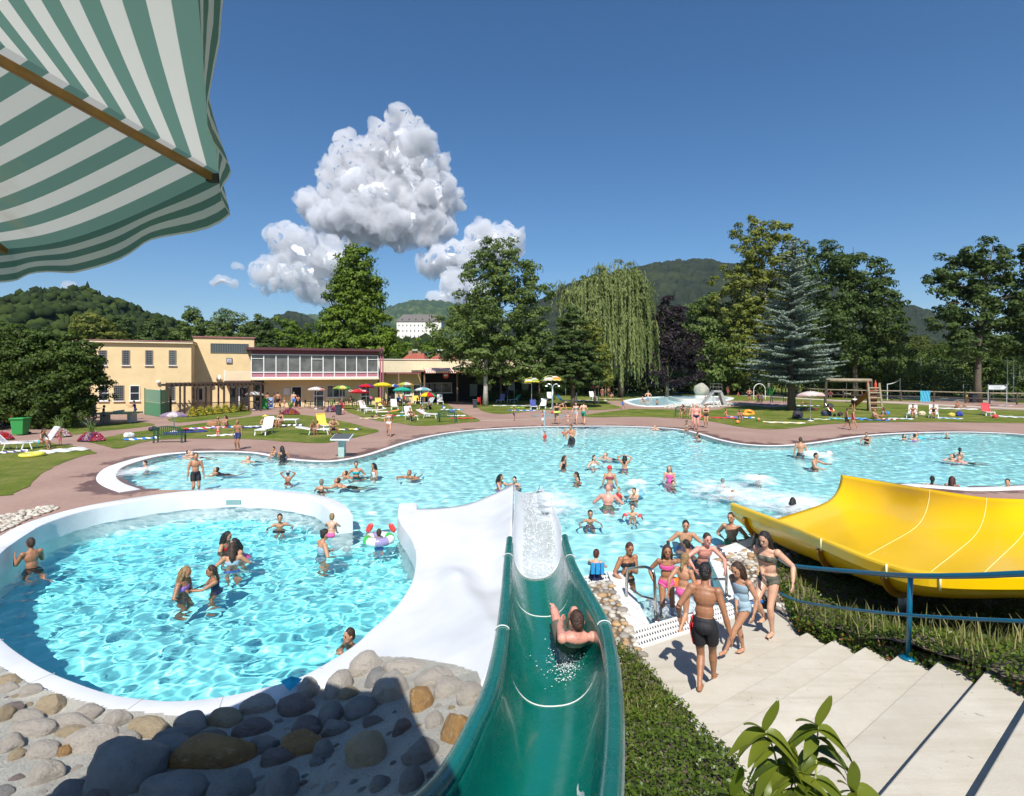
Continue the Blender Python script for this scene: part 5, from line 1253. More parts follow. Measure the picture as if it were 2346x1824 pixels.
hs = empty('hanging_sign', BA + BU * uof(951, KD - 2.9) - BN * (KD - 2.9) + Vector((0, 0, zof(951, 801, KD - 2.9)))); tag(hs, 'small round red sign hanging under the kiosk canopy', 'sign')
MB().lathe([(.36, -.05), (.36, .05)], n=20).build('disc', cm((.65, .04, .03), .4), hs).rotation_euler = (R(90), 0, BANG)
MB().box((0, -.07, .02), (.42, .02, .22), rz=BANG).build('emblem', cm((.8, .78, .74), .4), hs)
for px, py, lb in ((912, 770, 'double-armed street lamp behind the kiosk wing roof'),):
 Y_ = 90; b_ = DP(px, 791 + 4 / Y_ * 1200, Y_); t_ = DP(px, py - 18, Y_); r_ = empty('street_lamp', (b_.x, Y_, 0)); tag(r_, lb, 'street lamp')
 MB().tube([(0, 0, 0), (0, 0, t_.z)], .07, 8).build('pole', STEEL, r_); MB().tube([(-1.8, 0, t_.z + .35), (0, 0, t_.z - .1), (1.8, 0, t_.z + .45)], .05, 6).build('arm', STEEL, r_)
 for s in (-1, 1): MB().box((s * 2.0, 0, t_.z + .4), (.8, .25, .14)).build('lamp_head', cm((.7, .72, .72), .4), r_)
r_ = empty('flue_pipe', BA + BU * uof(1158, KD + 3) - BN * (KD + 3)); tag(r_, 'pale metal flue pipe rising at the right end of the kiosk roof', 'flue')
z_ = zof(1158, 752, KD + 3); MB().tube([(0, 0, 2.5), (0, 0, z_)], .16, 10).build('pipe', cm((.6, .63, .65), .4), r_, smooth=True); MB().lathe([(.24, 0), (.24, .2), (0, .34)], (0, 0, z_ + .08), 12).build('cowl', cm((.6, .63, .65), .4), r_)
ROOF = mat('red_tiles', (.34, .085, .05), .8, var=.22, vscale=3, bump=.4, bscale=6)
def house(px0, px1, ytop, yeave, Y_, label, wall=(.62, .55, .42)):
 x0, x1 = (px0 * K - HX) / FL * Y_, (px1 * K - HX) / FL * Y_; zt = DP(0, ytop, Y_).z; ze = DP(0, yeave, Y_).z; w = x1 - x0
 r = empty('red_roofed_house', ((x0 + x1) / 2, Y_ + 4, 0)); tag(r, label, 'house', 'red roofed houses behind the baths')
 MB().box((0, 0, ze / 2), (w * .92, 8, ze)).build('wall', cm(wall, .8), r)
 rf = MB().add([(-w / 2, -4.5, ze - .1), (w / 2, -4.5, ze - .1), (w / 2, 4.5, ze - .1), (-w / 2, 4.5, ze - .1), (-w * .28, 0, zt), (w * .28, 0, zt)], [(0, 1, 5, 4), (1, 2, 5), (2, 3, 4, 5), (3, 0, 4), (0, 3, 2, 1)]).build('roof', ROOF, r)
 MB().box((-w * .2, -.6, zt - .1), (.7, .7, 1.1)).build('chimney', cm((.3, .16, .12), .8), rf); MB().box((w * .15, -.6, zt - .15), (.6, .6, 1.0)).build('chimney', cm((.3, .16, .12), .8), rf)
house(852, 908, 752, 770, 100, 'hip-roofed red tiled house behind the kiosk wing, left one'); house(905, 985, 757, 773, 106, 'red tiled house behind the kiosk wing, right one'); house(668, 690, 738, 748, 130, 'small bit of red roof between pavilion and conical tree')
Y_ = 590; z0, z1, z2 = DP(0, 724, Y_).z, DP(0, 686, Y_).z, DP(0, 669, Y_).z; x0, x1 = DP(846, 0, Y_).x, DP(941, 0, Y_).x; w = x1 - x0
ca = empty('castle', ((x0 + x1) / 2, Y_, z0)); tag(ca, 'long white castle-like building with rows of small windows and grey roof on the hill', 'castle')
MB().box((0, 9, (z1 - z0) / 2 - 8), (w, 18, z1 - z0 + 16)).build('wall', cm((.80, .77, .66), .8), ca)
rf = MB().add([(-w / 2 - .8, -.8, z1 - z0), (w / 2 + .8, -.8, z1 - z0), (w / 2 + .8, 18.8, z1 - z0), (-w / 2 - .8, 18.8, z1 - z0), (-w / 2 + 5, 9, z2 - z0), (w / 2 - 5, 9, z2 - z0)], [(0, 1, 5, 4), (1, 2, 5), (2, 3, 4, 5), (3, 0, 4)]).build('roof', mat('slate', (.13, .115, .105), .7, var=.15), ca)
wn = cm((.05, .05, .055), .5)
for r_ in range(3):
 for i in range(11): MB().box((-w / 2 + w * (i + .6) / 11.4, -.06, 3.2 + r_ * 5.7), (1.1, .2, 1.7)).build('window', wn, ca)
for i in range(6): MB().box((-w / 2 + w * (i + .8) / 6.6, 1.9, z1 - z0 + 2.4), (1.3, 2.4, 1.5)).build('dormer', cm((.08, .07, .065), .7), rf)
MB().box((0, -.12, z1 - z0 - .35), (w, .3, .7)).build('cornice', cm((.74, .7, .58), .8), ca)
# ---------------------------------------------------------------- pergola and its planting
pa, pb_ = DP(364, 790 + 4800 / 50.5, 50.5), DP(556, 790 + 4800 / 55.3, 55.3); per = empty('pergola', pa); po = -per.location; tag(per, 'long dark brown wooden pergola with lattice infill on the terrace edge', 'pergola')
pd = (pb_ - pa).normalized(); pn = Vector((-pd.y, pd.x, 0)); Lp = (pb_ - pa).length; hz_ = 2.55
for i in range(8):
 MB().box(tuple(pa + pd * (Lp * i / 7) + po + Vector((0, 0, hz_ / 2))), (.16, .16, hz_), rz=math.atan2(pd.y, pd.x)).build('post', DKWOOD, per)
 MB().box(tuple(pa + pn * 2.4 + pd * (Lp * i / 7) + po + Vector((0, 0, hz_ / 2))), (.14, .14, hz_), rz=math.atan2(pd.y, pd.x)).build('post', DKWOOD, per)
for s in (0, 2.4): MB().bar(pa + pn * s + po + Vector((0, 0, hz_ + .1)) - pd * .4, pb_ + pn * s + po + Vector((0, 0, hz_ + .1)) + pd * .4, .12, .2).build('beam', DKWOOD, per)
for i in range(22):
 c = pa + pd * (Lp * i / 21) + po + Vector((0, 0, hz_ + .25)); MB().bar(c - pn * .4, c + pn * 2.8, .08, .12).build('rafter', DKWOOD, per)
lat = MB(); nl = int(Lp / .19)
for i in range(nl):
 for s in (-1, 1):
  a = pa + pd * (Lp * i / nl); b_ = a + pd * .85 * s
  if 0 <= (b_ - pa).dot(pd) <= Lp: lat.bar(a + po + Vector((0, 0, .12 + .03)), b_ + po + Vector((0, 0, .95)), .035, .015)
lat.bar(pa + po + Vector((0, 0, .98)), pb_ + po + Vector((0, 0, .98)), .07); lat.build('lattice', DKWOOD, per)
scr = empty('wind_screen', D(310, 882)); tag(scr, 'green mesh wind screen at the left end of the pergola', 'screen'); so_ = -scr.location
a, b_, c = D(309, 884), D(343, 890), D(362, 884)
for p_, q_ in ((a, b_), (b_, c)):
 MB().bar(p_ + so_ + Vector((0, 0, .6)), q_ + so_ + Vector((0, 0, .6)), .03, 1.15).build('lower_panel', cm((.05, .24, .13), .5), scr)
 MB().bar(p_ + so_ + Vector((0, 0, 1.75)), q_ + so_ + Vector((0, 0, 1.75)), .02, 1.1).build('upper_panel', mat('green_mesh', (.10, .32, .19), .6, trans=.35), scr)
for p_ in (a, b_, c): MB().box(tuple(p_ + so_ + Vector((0, 0, 1.2))), (.07, .07, 2.4)).build('post', cm((.03, .09, .05), .5), scr)
def clump(name, px, py, w_px, h, label, cols, n_=1500, cat='plant', spiky=0, size=.09, group=None, dy=.6):
 n_ = int(n_ * 2.2); size *= .62
 g = G(px, py); r = w_px / 2 / FL * g.y; rs = np.random.RandomState(int(px) + 7); root = empty(name, g)
 a = rs.uniform(0, 2 * PI, n_); q = rs.uniform(0, 1, n_) ** .5; x, y = np.cos(a) * r * q, np.sin(a) * r * dy * q; z = h * (1 - q ** 2.4) * rs.uniform(.35, 1.1, n_) + .05
 nr = np.stack([x / r, y / r, .8 + 0 * x], 1) + rs.normal(0, .4, (n_, 3)); p = np.stack([x, y, z], 1)
 k = len(cols); per_ = np.minimum((vnoise(x, y, int(px), 2, 2.2 / max(r, .3)) * 1.7 - .35).clip(0, .999) * k, k - 1).astype(int); rnd_ = rs.rand(n_) < .3; per_[rnd_] = rs.randint(0, k, rnd_.sum()); per_[rs.rand(n_) < .38] = -1
 scatter('leaves', p * [1, 1, .8], nr, rs.uniform(.8, 1.4, n_) * size, rs.rand(n_), LF_H, root)
 for i, c in enumerate(cols):
  s = per_ == i
  if s.any(): scatter('blossoms', p[s] + [0, 0, .03], nr[s] + [0, 0, .4], rs.uniform(.7, 1.2, s.sum()) * size, rs.rand(s.sum()), leaf_tint(c), root, .9)
 if spiky:
  m = MB(); r2 = random.Random(int(px))
  for i in range(spiky):
   a = r2.uniform(0, 2 * PI); L_ = r2.uniform(.6, 1.1) * 1.1; o_ = L_ * r2.uniform(.2, .55); m.tube([(0, 0, h * .6), (math.cos(a) * o_ * .5, math.sin(a) * o_ * .5, h * .6 + L_ * .75), (math.cos(a) * o_, math.sin(a) * o_, h * .6 + L_ * .9)], [.03, .02, .004], 4)
  m.build('spiky_leaves', cm((.13, .2, .05), .5), root)
 return tag(root, label, cat, group)
def leaf_tint(c):
 k = 'petal_%02x%02x%02x' % tuple(int(255 * v) for v in c)
 if k not in _M: _M[k] = leaf_material(k, tuple(v * .75 for v in c), c, transl=.2)
 return _M[k]
RED, PINK, WHT, PURP, ORG, YLW = (.62, .03, .03), (.72, .16, .28), (.78, .76, .74), (.26, .05, .30), (.72, .2, .05), (.72, .55, .05)
FG = 'round flower beds on the paving'
clump('flower_bed', 135, 1001, 54, .42, 'round bed of pink and white flowers with spiky centre near the green bin', [PINK, WHT, RED, WHT, PINK], 1800, 'flower bed', 16, .1, FG)
clump('flower_bed', 210, 1011, 60, .45, 'round bed of purple, white and red flowers at the tip of the lawn', [WHT, PURP, RED, PINK, RED], 2200, 'flower bed', 16, .1, FG)
clump('flower_bed', 5, 1008, 50, .38, 'half-seen bed of red flowers at the left edge behind the white lounger', [RED, PINK, RED], 1500, 'flower bed', 0, .1, FG)
clump('flower_bed', 665, 950, 44, .5, 'orange and purple flower bed with tall spiky plant in front of the open door', [ORG, PINK, PURP, ORG, RED], 1500, 'flower bed', 20, .11, FG)
clump('flower_bed', 760, 944, 32, .55, 'small pink flower bed beside the dark bin', [PINK, RED, PURP, WHT], 1000, 'flower bed', 12, .11, FG)
clump('flower_bed', 1008, 915, 26, .7, 'dusky red flower bed at the kiosk corner', [(.35, .05, .1), RED, PINK], 900, 'flower bed', 0, .13, FG)
g0, g1 = G(432, 955), G(563, 940)
for i in range(7):
 t = (i + .5) / 7; x_, y_ = 432 + 131 * t, 956 - 15 * t
 clump('flowering_shrub', x_, y_, 24, .75, 'yellow flowering low shrub in the strip along the pergola', [YLW, (.35, .4, .05), YLW], 700, 'shrub', 0, .12, 'yellow shrubs along the pergola', dy=1)
wf = empty('wicker_fence', D(145, 900)); wo = -wf.location; tag(wf, 'tan woven wicker fence leading back to the changing block', 'fence')
a, b_ = D(128, 905), D(205, 889); a = D(122, 908)
nb = 5
for i in range(nb):
 p_, q_ = a.lerp(b_, i / nb), a.lerp(b_, (i + 1) / nb); m = MB()
 for r_ in range(12): m.bar(p_ + wo + Vector((0, 0, .12 + r_ * .15)), q_ + wo + Vector((0, 0, .12 + r_ * .15)), .03 + .015 * (r_ % 2), .13)
 m.build('panel', mat('wicker', (.36, .27, .15), .85, var=.25, vscale=9, bump=.5), wf); MB().box(tuple(p_ + wo + Vector((0, 0, .95))), (.09, .09, 1.95)).build('post', cm((.2, .14, .08), .8), wf)
# ---------------------------------------------------------------- parasol overhead
def parasol_near():
 hub = Vector((-2.44, .90, 5.42)); Rr = 1.9; zc = 4.70
 a1 = math.atan2(2.32 - .9, -1.18 + 2.44); root = empty('striped_parasol', (hub.x, hub.y, 1.2)); o_ = -root.location
 tag(root, 'large green and white striped parasol reaching in at the top left corner', 'parasol')
 cor = [Vector((x, y, z)) for x, y, z in ((.02, -.15, 4.80), (-1.20, 2.32, 4.81), (-2.72, 3.05, 4.66), (-3.4, 2.3, 4.6), (-3.95, .7, 4.65), (-3.8, -.6, 4.7), (-3.2, -1.4, 4.7), (-1.2, -1.3, 4.7))]
 m, n, l, b = nodes('striped_canvas')
 at = n.new('ShaderNodeAttribute'); at.attribute_name = 'stripe'
 f = math_(n, l, 'FRACT', math_(n, l, 'MULTIPLY', at.outputs['Fac'], 17.0)); f = ramp(n, l, f, .49, .51)
 c = mixc(n, l, f, (.74, .73, .67), (.15, .275, .225)); st = ramp(n, l, noise_(n, l, 2.0, 5), .56, .74, 0, .35)
 c = mixc(n, l, st, c, (.42, .32, .14)); l.new(c, b.inputs['Base Color']); b.inputs['Roughness'].default_value = .9; b.inputs['Specular IOR Level'].default_value = .1
 t = n.new('ShaderNodeBsdfTranslucent'); l.new(c, t.inputs['Color']); mx = n.new('ShaderNodeMixShader'); mx.inputs[0].default_value = .5
 bu = n.new('ShaderNodeBump'); bu.inputs['Strength'].default_value = .15; bu.inputs['Distance'].default_value = .01; l.new(noise_(n, l, 60, 4), bu.inputs['Height']); l.new(bu.outputs[0], b.inputs['Normal'])
 l.new(b.outputs[0], mx.inputs[1]); l.new(t.outputs[0], mx.inputs[2]); l.new(mx.outputs[0], n['Material Output'].inputs['Surface'])
 def surf(k, v, u):
  """gore k: v across, u from hub to edge, cloth sagging between ribs"""
  A, B = cor[k % 8], cor[(k + 1) % 8]; e = A.lerp(B, v); p = hub.lerp(e, u); p.z = hub.z + (e.z - hub.z) * (u ** 1.12) - .16 * math.sin(PI * v) * u * (.35 + .65 * u) * .55
  inw = (hub - e); inw.z = 0; p += inw.normalized() * .10 * math.sin(PI * v) * u * (.15 if k == 0 else .5); return p
 NU, NV = 40, 14; vs = []; fs = []; st_ = []
 for k in range(8):
  o = len(vs)
  for i in range(NU + 1):
   for j in range(NV + 1): vs.append(surf(k, j / NV, i / NU) + o_); st_.append(i / NU)
  fs += [(o + i * (NV + 1) + j, o + i * (NV + 1) + j + 1, o + (i + 1) * (NV + 1) + j + 1, o + (i + 1) * (NV + 1) + j) for i in range(NU) for j in range(NV)]
 ob = MB().add(vs, fs).build('canopy', m, root, smooth=True); a = ob.data.attributes.new('stripe', 'FLOAT', 'POINT'); a.data.foreach_set('value', np.array(st_, np.float32))
 vs = []; fs = []; st_ = []; q = 0
 N = 8 * 24
 for s in range(N + 1):
  k, v = divmod(s / 24, 1); p = surf(int(k) % 8, v, 1.0); out = Vector((p.x - hub.x, p.y - hub.y, 0)).normalized()
  for i in range(7):
   w = i / 6; p2 = p + Vector((0, 0, -.15 * w * (1 + .12 * math.sin(s * .55)))) + out * (.022 * math.sin(s * .8) * w + .03 * w)
   vs.append(p2 + o_); st_.append(.03 + w * .155)
 fs = [(s * 7 + i, s * 7 + i + 1, (s + 1) * 7 + i + 1, (s + 1) * 7 + i) for s in range(N) for i in range(6)]
 ob = MB().add(vs, fs).build('valance', m, root, smooth=True); a = ob.data.attributes.new('stripe', 'FLOAT', 'POINT'); a.data.foreach_set('value', np.array(st_, np.float32))
 wood = mat('varnished_wood', (.36, .17, .04), .4, var=.25, vscale=14)
 for k in range(8):
  e = hub.lerp(cor[k], .985); e.z = hub.z + (cor[k].z - hub.z) * .985 ** 1.12 - .035; h = hub + Vector((0, 0, -.03))
  MB().bar(h + o_, e + o_, .022, .032).build('rib', wood, root, bevel=.003)
  mid = h.lerp(e, .55); MB().bar(Vector((hub.x, hub.y, hub.z - .75)) + o_, mid + o_ + Vector((0, 0, -.02)), .02, .028).build('strut', wood, root)
  MB().box(tuple(mid + o_ + Vector((0, 0, -.03))), (.05, .05, .06)).build('joint', cm((.3, .28, .2), .4, metal=.8), root)
  if k == 1: MB().box(tuple(e + o_), (.05, .03, .03)).build('tip', cm((.03, .03, .03), .5), root)
 MB().tube([Vector((hub.x, hub.y, 1.2)) + o_, Vector((hub.x, hub.y, hub.z + .05)) + o_], .027, 12).build('pole', wood, root, smooth=True)
 return root
parasol_near()
def Gt(px, py, h=0.0):
 g = G(px, py, h)
 if 560 < px < 1110:
  lim = (Yof(px / K, 3.4) if px < 868 else Yof(px / K, 2.0)) - 1.2
  if g.y > lim: g = Vector(((px - HX) / FL * lim, lim, h))
 return g
# ---------------------------------------------------------------- furniture on the lawns
PLW = mat('white_plastic', (.76, .76, .75), .35)
def make_lounger(name, label, frame, fabric=None, back=55, low=False):
 """1.9 m long along +x from foot to head end; seat at .33"""
 r = empty(name); tag(r, label, 'sun lounger', 'sun loungers on the lawns'); h = .34
 m = MB()
 for y in (-.3, .3): m.bar((0, y, h), (1.25, y, h), .05, .06)
 m.bar((0, -.3, h), (0, .3, h), .05); m.bar((1.25, -.3, h), (1.25, .3, h), .05); m.build('frame', frame, r)
 s = MB()
 if fabric: s.box((.62, 0, h + .015), (1.22, .56, .02))
 else:
  for i in range(12): s.box((.06 + i * .103, 0, h + .012), (.075, .56, .02))
 s.build('seat', fabric or frame, r)
 a = R(back); c, sn = math.cos(a), math.sin(a); b_ = MB(); bl = .78
 for y in (-.28, .28): b_.bar((1.22, y, h), (1.22 + bl * c, y, h + bl * sn), .045)
 b_.bar((1.22 + bl * c, -.28, h + bl * sn), (1.22 + bl * c, .28, h + bl * sn), .06)
 if fabric: b_.add([(1.24, -.27, h), (1.24, .27, h), (1.24 + bl * c, .27, h + bl * sn), (1.24 + bl * c, -.27, h + bl * sn)], [(0, 1, 2, 3)])
 else:
  for i in range(8): t = (i + .5) / 8 * bl; b_.box((1.22 + t * c, 0, h + t * sn), (.07, .54, .02), M=Matrix.Rotation(-a, 4, 'Y'))
 b_.build('backrest', fabric or frame, r)
 for x in (.12, 1.1):
  for y in (-.3, .3): MB().bar((x, y, h), (x + (.1 if x > .5 else -.1), y * 1.05, 0), .055, .04).build('leg', frame, r)
 return r
LS = {'white': (PLW, None), 'striped': (PLW, mat('striped_sling', (.05, .2, .15), .8)), 'purple': (PLW, mat('lilac_cloth', (.28, .25, .55), .8)), 'green': (PLW, mat('green_sling', (.08, .34, .25), .8)),
  'blue': (PLW, mat('blue_cloth', (.03, .25, .55), .8)), 'yellow': (PLW, mat('yellow_cloth', (.80, .55, .08), .8)), 'orange': (PLW, mat('orange_cloth', (.75, .35, .06), .8)), 'navy': (PLW, mat('navy_cloth', (.04, .06, .25), .8)), 'grey': (cm((.45, .5, .52), .4), None), 'red': (PLW, mat('coral_towel', (.65, .06, .07), .9))}
_lg = {}
def lounger(px, py, rz, kind, label, back=55):
 key = (kind, back)
 if key not in _lg:
  f, c = LS[kind]; o = make_lounger('sun_lounger', label, f, c, back); _lg[key] = (o, kidmap(o)); c_ = o
 else:
  o, km = _lg[key]; c_ = copy_tree(o, km); tag(c_, label)
 g = G(px, py); rz -= math.degrees(math.atan2(g.x, g.y)); d = Vector((math.cos(R(rz)), math.sin(R(rz)), 0)); c_.location = g - d * .9 + Vector((0, 0, .018)); c_.rotation_euler.z = R(rz); return c_
for a in [(30,1030,160,'white','white lounger with raised back at the left edge of the near left lawn',50),
 (92,1026,20,'white','white lounger on which the girl with brown hair sits, near left lawn',58),
 (608,995,70,'white','white lounger with turquoise towel under the woman in the sun hat',60),(655,972,160,'white','white lounger the crouching mother sits on, behind the sun hat woman',8),
 (722,996,165,'white','white lounger with two children on its foot end, near left of the starting block',10),(742,985,110,'yellow','white lounger with a yellow towel over its high back, behind the two children',62),
 (836,943,120,'white','white lounger the woman in black swimsuit bends over',60),(858,948,350,'white','white lounger in full sun left of the yellow one, flat',10),(868,936,100,'yellow','tall yellow-covered lounger beside the brown standing man',68),(885,952,355,'orange','low lounger with orange cloth beside the yellow one',10),
 (903,938,95,'white','empty white lounger with raised back under the teal umbrella',55),(918,924,90,'striped','dark striped lounger, left of a pair behind the teal umbrella pole',70),(932,924,90,'striped','dark striped lounger, right of a pair behind the teal umbrella pole',70),
 (955,925,100,'yellow','yellow lounger facing the kiosk under the patterned blue umbrella',45),(982,930,60,'grey','grey lounger in the shade of the rainbow umbrella',45),(1008,926,95,'white','white lounger with upright back covered by a white sheet, right of the rainbow umbrella',75),
 (940,962,110,'white','white lounger with the tanned sunbather, foot toward the pool',62),(982,958,150,'white','white lounger with pale blue towel hanging down, next to the sunbather',25),
 (1105,907,60,'grey','grey lounger in the shade left of the low hedge, outermost',40),(1120,908,60,'grey','grey lounger in the shade left of the low hedge, nearest the hedge',40),
 (1148,923,70,'purple','lounger with a lilac towel at the left end of the low hedge',62),(1178,922,35,'green','green canvas lounger beside the folded umbrella',50),
 (1222,938,95,'navy','lounger draped with a dark blue printed towel, left of a pair',50),(1244,936,85,'white','lounger carrying a reclining child, right of a pair',55),(1259,918,95,'white','white lounger with high slatted back behind the double shower',72),(1292,924,160,'blue','bright blue towel lounger right of the double shower',50),
 (1358,915,110,'white','white lounger turned to the left near the red and white umbrella',62),(1420,907,95,'white','white lounger with back bolt upright at the edge of the far lawn',75),
 (1530,897,20,'blue','blue lounger by the hedge at the far lawn, left end',40),(1552,897,175,'white','white lounger with heap of clothes by the far hedge, middle',15),(1580,896,5,'white','white lounger with clothes by the far hedge, right end',15),
 (2090,957,85,'white','lounger of the reading woman in the middle of the right lawn',60),(2139,957,90,'white','lounger of the woman with drawn-up knees and lime towel, right lawn',60),(2262,952,105,'red','white lounger draped with a coral red towel at the far right',58)]:
 lounger(*a)
def towel(px, py, w, d, rz, cols, label, z=.025, cat='towel', n_=8, name='towel'):
 g = G(px, py); rz -= math.degrees(math.atan2(g.x, g.y)); m = MB(); rs = random.Random(int(px * 7 + py)); nx, ny = 16, 8; ms = [cm(c, .95, tag='cloth') for c in cols]
 pt = [[Vector(((i / nx - .5) * w + rs.uniform(-.02, .02), (j / ny - .5) * d + rs.uniform(-.02, .02), z + .02 * rs.random() + .02 * math.sin(i * 1.3 + j))) for i in range(nx + 1)] for j in range(ny + 1)]
 for j in range(ny):
  for i in range(nx):
   m.m = (i * n_ // nx) % len(cols) if len(cols) > 1 else 0
   m.quad(pt[j][i], pt[j][i + 1], pt[j + 1][i + 1], pt[j + 1][i])
 o = m.build(name, ms, None, smooth=True, loc=(g.x, g.y, 0), rz=R(rz)); return tag(o, label, cat, 'towels and mats on the grass')
Wt, Bl, Nv, Rd, Tq, Be, Yw = (.74, .73, .70), (.03, .18, .55), (.02, .03, .16), (.55, .03, .05), (.05, .45, .55), (.66, .52, .32), (.75, .6, .1)
for a in [(133,1034,2.3,1.5,15,[Wt,(.5,.5,.48)],'large white mat on the near left lawn, beside the seated girl'),(28,1036,1.2,.8,10,[(.1,.07,.2),Wt],'dark printed cloth lying under the leftmost lounger'),
 (325,1006,1.7,1.0,8,[Bl,Wt],'blue and white striped towel beside the green bench'),(425,991,2.4,1.2,5,[Nv],'dark navy blanket in the shade of the pink parasol'),(463,982,2.1,1.4,10,[Rd,Wt,(.2,.1,.4),Wt],'red and white striped towel with a bag on it'),(515,979,1.7,1.2,-5,[Wt,Rd,Bl],'white patterned towel of the two seated women'),(508,998,1.6,.8,0,[Wt],'plain white towel under the kneeling child'),(566,980,1.8,1.1,0,[Nv],'navy towel lying free right of the two women'),
 (672,975,1.5,1.0,0,[Wt,(.1,.1,.1)],'white and black towel behind the mother on the lounger'),(585,978,1.4,.8,10,[Wt],'white towel left of the sun hat woman'),(790,985,2.2,.9,5,[Wt,(.08,.08,.08),Yw],'black and white beach towel right of the squatting man'),(857,959,2.3,.8,0,[Be],'beige mat under the lying boy'),(908,953,2.5,1.0,0,[Wt,Tq,Wt,Rd],'colourful pale towels behind the woman in white bikini'),
 (1035,939,2.2,1.1,0,[Wt,Tq],'white and turquoise towel right of the white sheet lounger'),(1046,953,1.6,.9,0,[Wt],'white folded towels right of the green bench'),(1060,959,2.0,.8,5,[Rd],'flat red mat at the right tip of the lounger lawn'),
 (1172,930,4.2,1.1,0,[Wt,(.3,.4,.45)],'long pale striped blankets in front of the green canvas lounger'),(1197,941,2.8,.9,0,[Bl,Wt],'blue and white striped air mattress near the paving'),(1187,935,1.6,.5,0,[(.5,.75,.1)],'lime green float beside the blue air mattress'),(1212,928,1.6,.8,0,[(.75,.35,.05)],'orange mat left of the dark blue towel lounger'),(1296,935,1.6,.7,0,[(.78,.45,.06)],'orange towel between the bikini woman and the path'),(1340,918,3.6,1.0,0,[Wt,(.4,.45,.5)],'white sheets spread behind the two bikini women'),(1380,922,1.0,.5,0,[Rd],'small red cushion at the foot of the red and white umbrella'),(1398,914,3.0,1.0,0,[(.6,.42,.3)],'pinkish blanket under the group by the umbrellas'),
 (1658,958,2.0,1.1,5,[Rd],'crimson towel of the seated girl on the right lawn'),(1697,957,2.2,1.2,0,[Bl,Wt],'blue towel of the man with the ring float'),(1796,969,2.9,1.0,2,[(.75,.6,.35),(.78,.74,.62)],'lone yellowish towel spread flat on the bare patch of grass'),(1775,927,3.4,1.6,-8,[Nv,(.3,.2,.15)],'dark blankets in the shade left of the cedar trunk'),(1840,938,2.6,1.5,-5,[(.1,.12,.2),Rd,Wt],'dark and red rug beneath the pale parasol'),(1848,930,2.6,1.4,0,[(.12,.15,.2),Wt],'patterned rug at the foot of the cedar'),(1866,961,2.2,.6,0,[(.5,.6,.3),Wt],'crumpled green and white cloth beside the parasol foot'),
 (1932,960,2.0,1.1,3,[Tq,(.3,.6,.7)],'turquoise patterned towel behind the walking pair, left'),(1962,959,1.5,1.0,0,[(.15,.4,.75)],'light blue towel behind the walking pair, right'),(1998,963,2.4,1.0,0,[(.03,.03,.05),Bl],'black and blue towel of the two women by the ladder slide'),(2034,961,1.4,.9,0,[Wt,Rd],'white towel with red items by the ladder slide'),(2065,960,1.7,.9,5,[(.5,.7,.8),Wt],'pale blue towel left of the reading woman'),(2173,959,1.9,1.0,-4,[(.15,.4,.75),Wt],'blue towel with bags, right of the drawn-up knees'),(2192,937,3.4,1.8,0,[Wt],'big white sheet of the sunbather near the path'),(2304,955,2.4,1.3,-15,[Wt,(.5,.6,.6)],'pale striped towel right of the coral lounger'),(2290,929,2.6,1.0,5,[(.55,.5,.5)],'greyish towel in the shade beyond the sign board')]:
 towel(*a)
def bag(px, py, s, col, label, cat='bag', name='bag'):
 g = G(px, py); r = empty(name, g, R((px * 37) % 90)); rs = int(px)
 bm = bmesh.new(); bmesh.ops.create_icosphere(bm, subdivisions=3, radius=1)
 for v in bm.verts:
  p = v.co; k = 1 + .18 * noise.noise(p * 2 + Vector((rs, 0, 0))); v.co = Vector((max(-.8, min(.8, p.x)) * s * .7 * k, max(-.7, min(.7, p.y)) * s * .42 * k, (max(-.75, p.z) + .75) * s * .36 * k))
 me = bpy.data.meshes.new('body'); bm.to_mesh(me); bm.free(); me.polygons.foreach_set('use_smooth', [True] * len(me.polygons)); me.materials.append(cm(col, .8, tag='cloth')); o = bpy.data.objects.new('body', me); C.objects.link(o); o.parent = r
 MB().tube([(-.3 * s, 0, .42 * s), (-.15 * s, 0, .68 * s), (.15 * s, 0, .68 * s), (.3 * s, 0, .42 * s)], .018 * s + .006, 5, cap=False).build('handle', cm(tuple(c * .5 for c in col), .8, tag='cloth'), r)
 return tag(r, label, cat)
for a in [(296,1003,.5,(.7,.7,.66),'white and black backpack at the end of the blue striped towel'),(352,988,.5,(.03,.03,.04),'black bag on the grass left of the pink parasol'),(487,977,.6,(.35,.17,.08),'brown bag beside the two seated women'),(1828,958,1.0,(.035,.03,.04),'large dark dome-shaped bag left of the parasol foot'),(1893,953,.8,(.03,.04,.07),'dark rucksack hanging by the pushchair'),(1925,952,.5,(.05,.03,.03),'small dark bag behind the turquoise towel'),(2033,950,.5,(.03,.25,.6),'bright blue bag right of the women by the ladder slide'),(2112,952,.6,(.6,.5,.32),'straw bag beside the reading woman'),(2198,954,.7,(.03,.05,.3),'dark blue sports bag on the right lawn'),(2210,932,.5,(.3,.17,.07),'wicker basket at the end of the white sheet'),(2180,954,.5,(.6,.5,.1),'yellow and red pouch next to the blue sports bag'),(2280,958,.5,(.6,.06,.05),'red bag at the foot of the coral lounger'),(1555,903,.5,(.05,.08,.2),'blue bag under the loungers by the far hedge'),(1035,946,.5,(.1,.15,.35),'blue and white bag on the green bench'),(1702,903,.5,(.4,.42,.45),'grey bag under the trees behind the toddler slide'),(2316,921,.7,(.03,.03,.05),'dark heap of bags beneath the corner net posts')]:
 bag(*a)
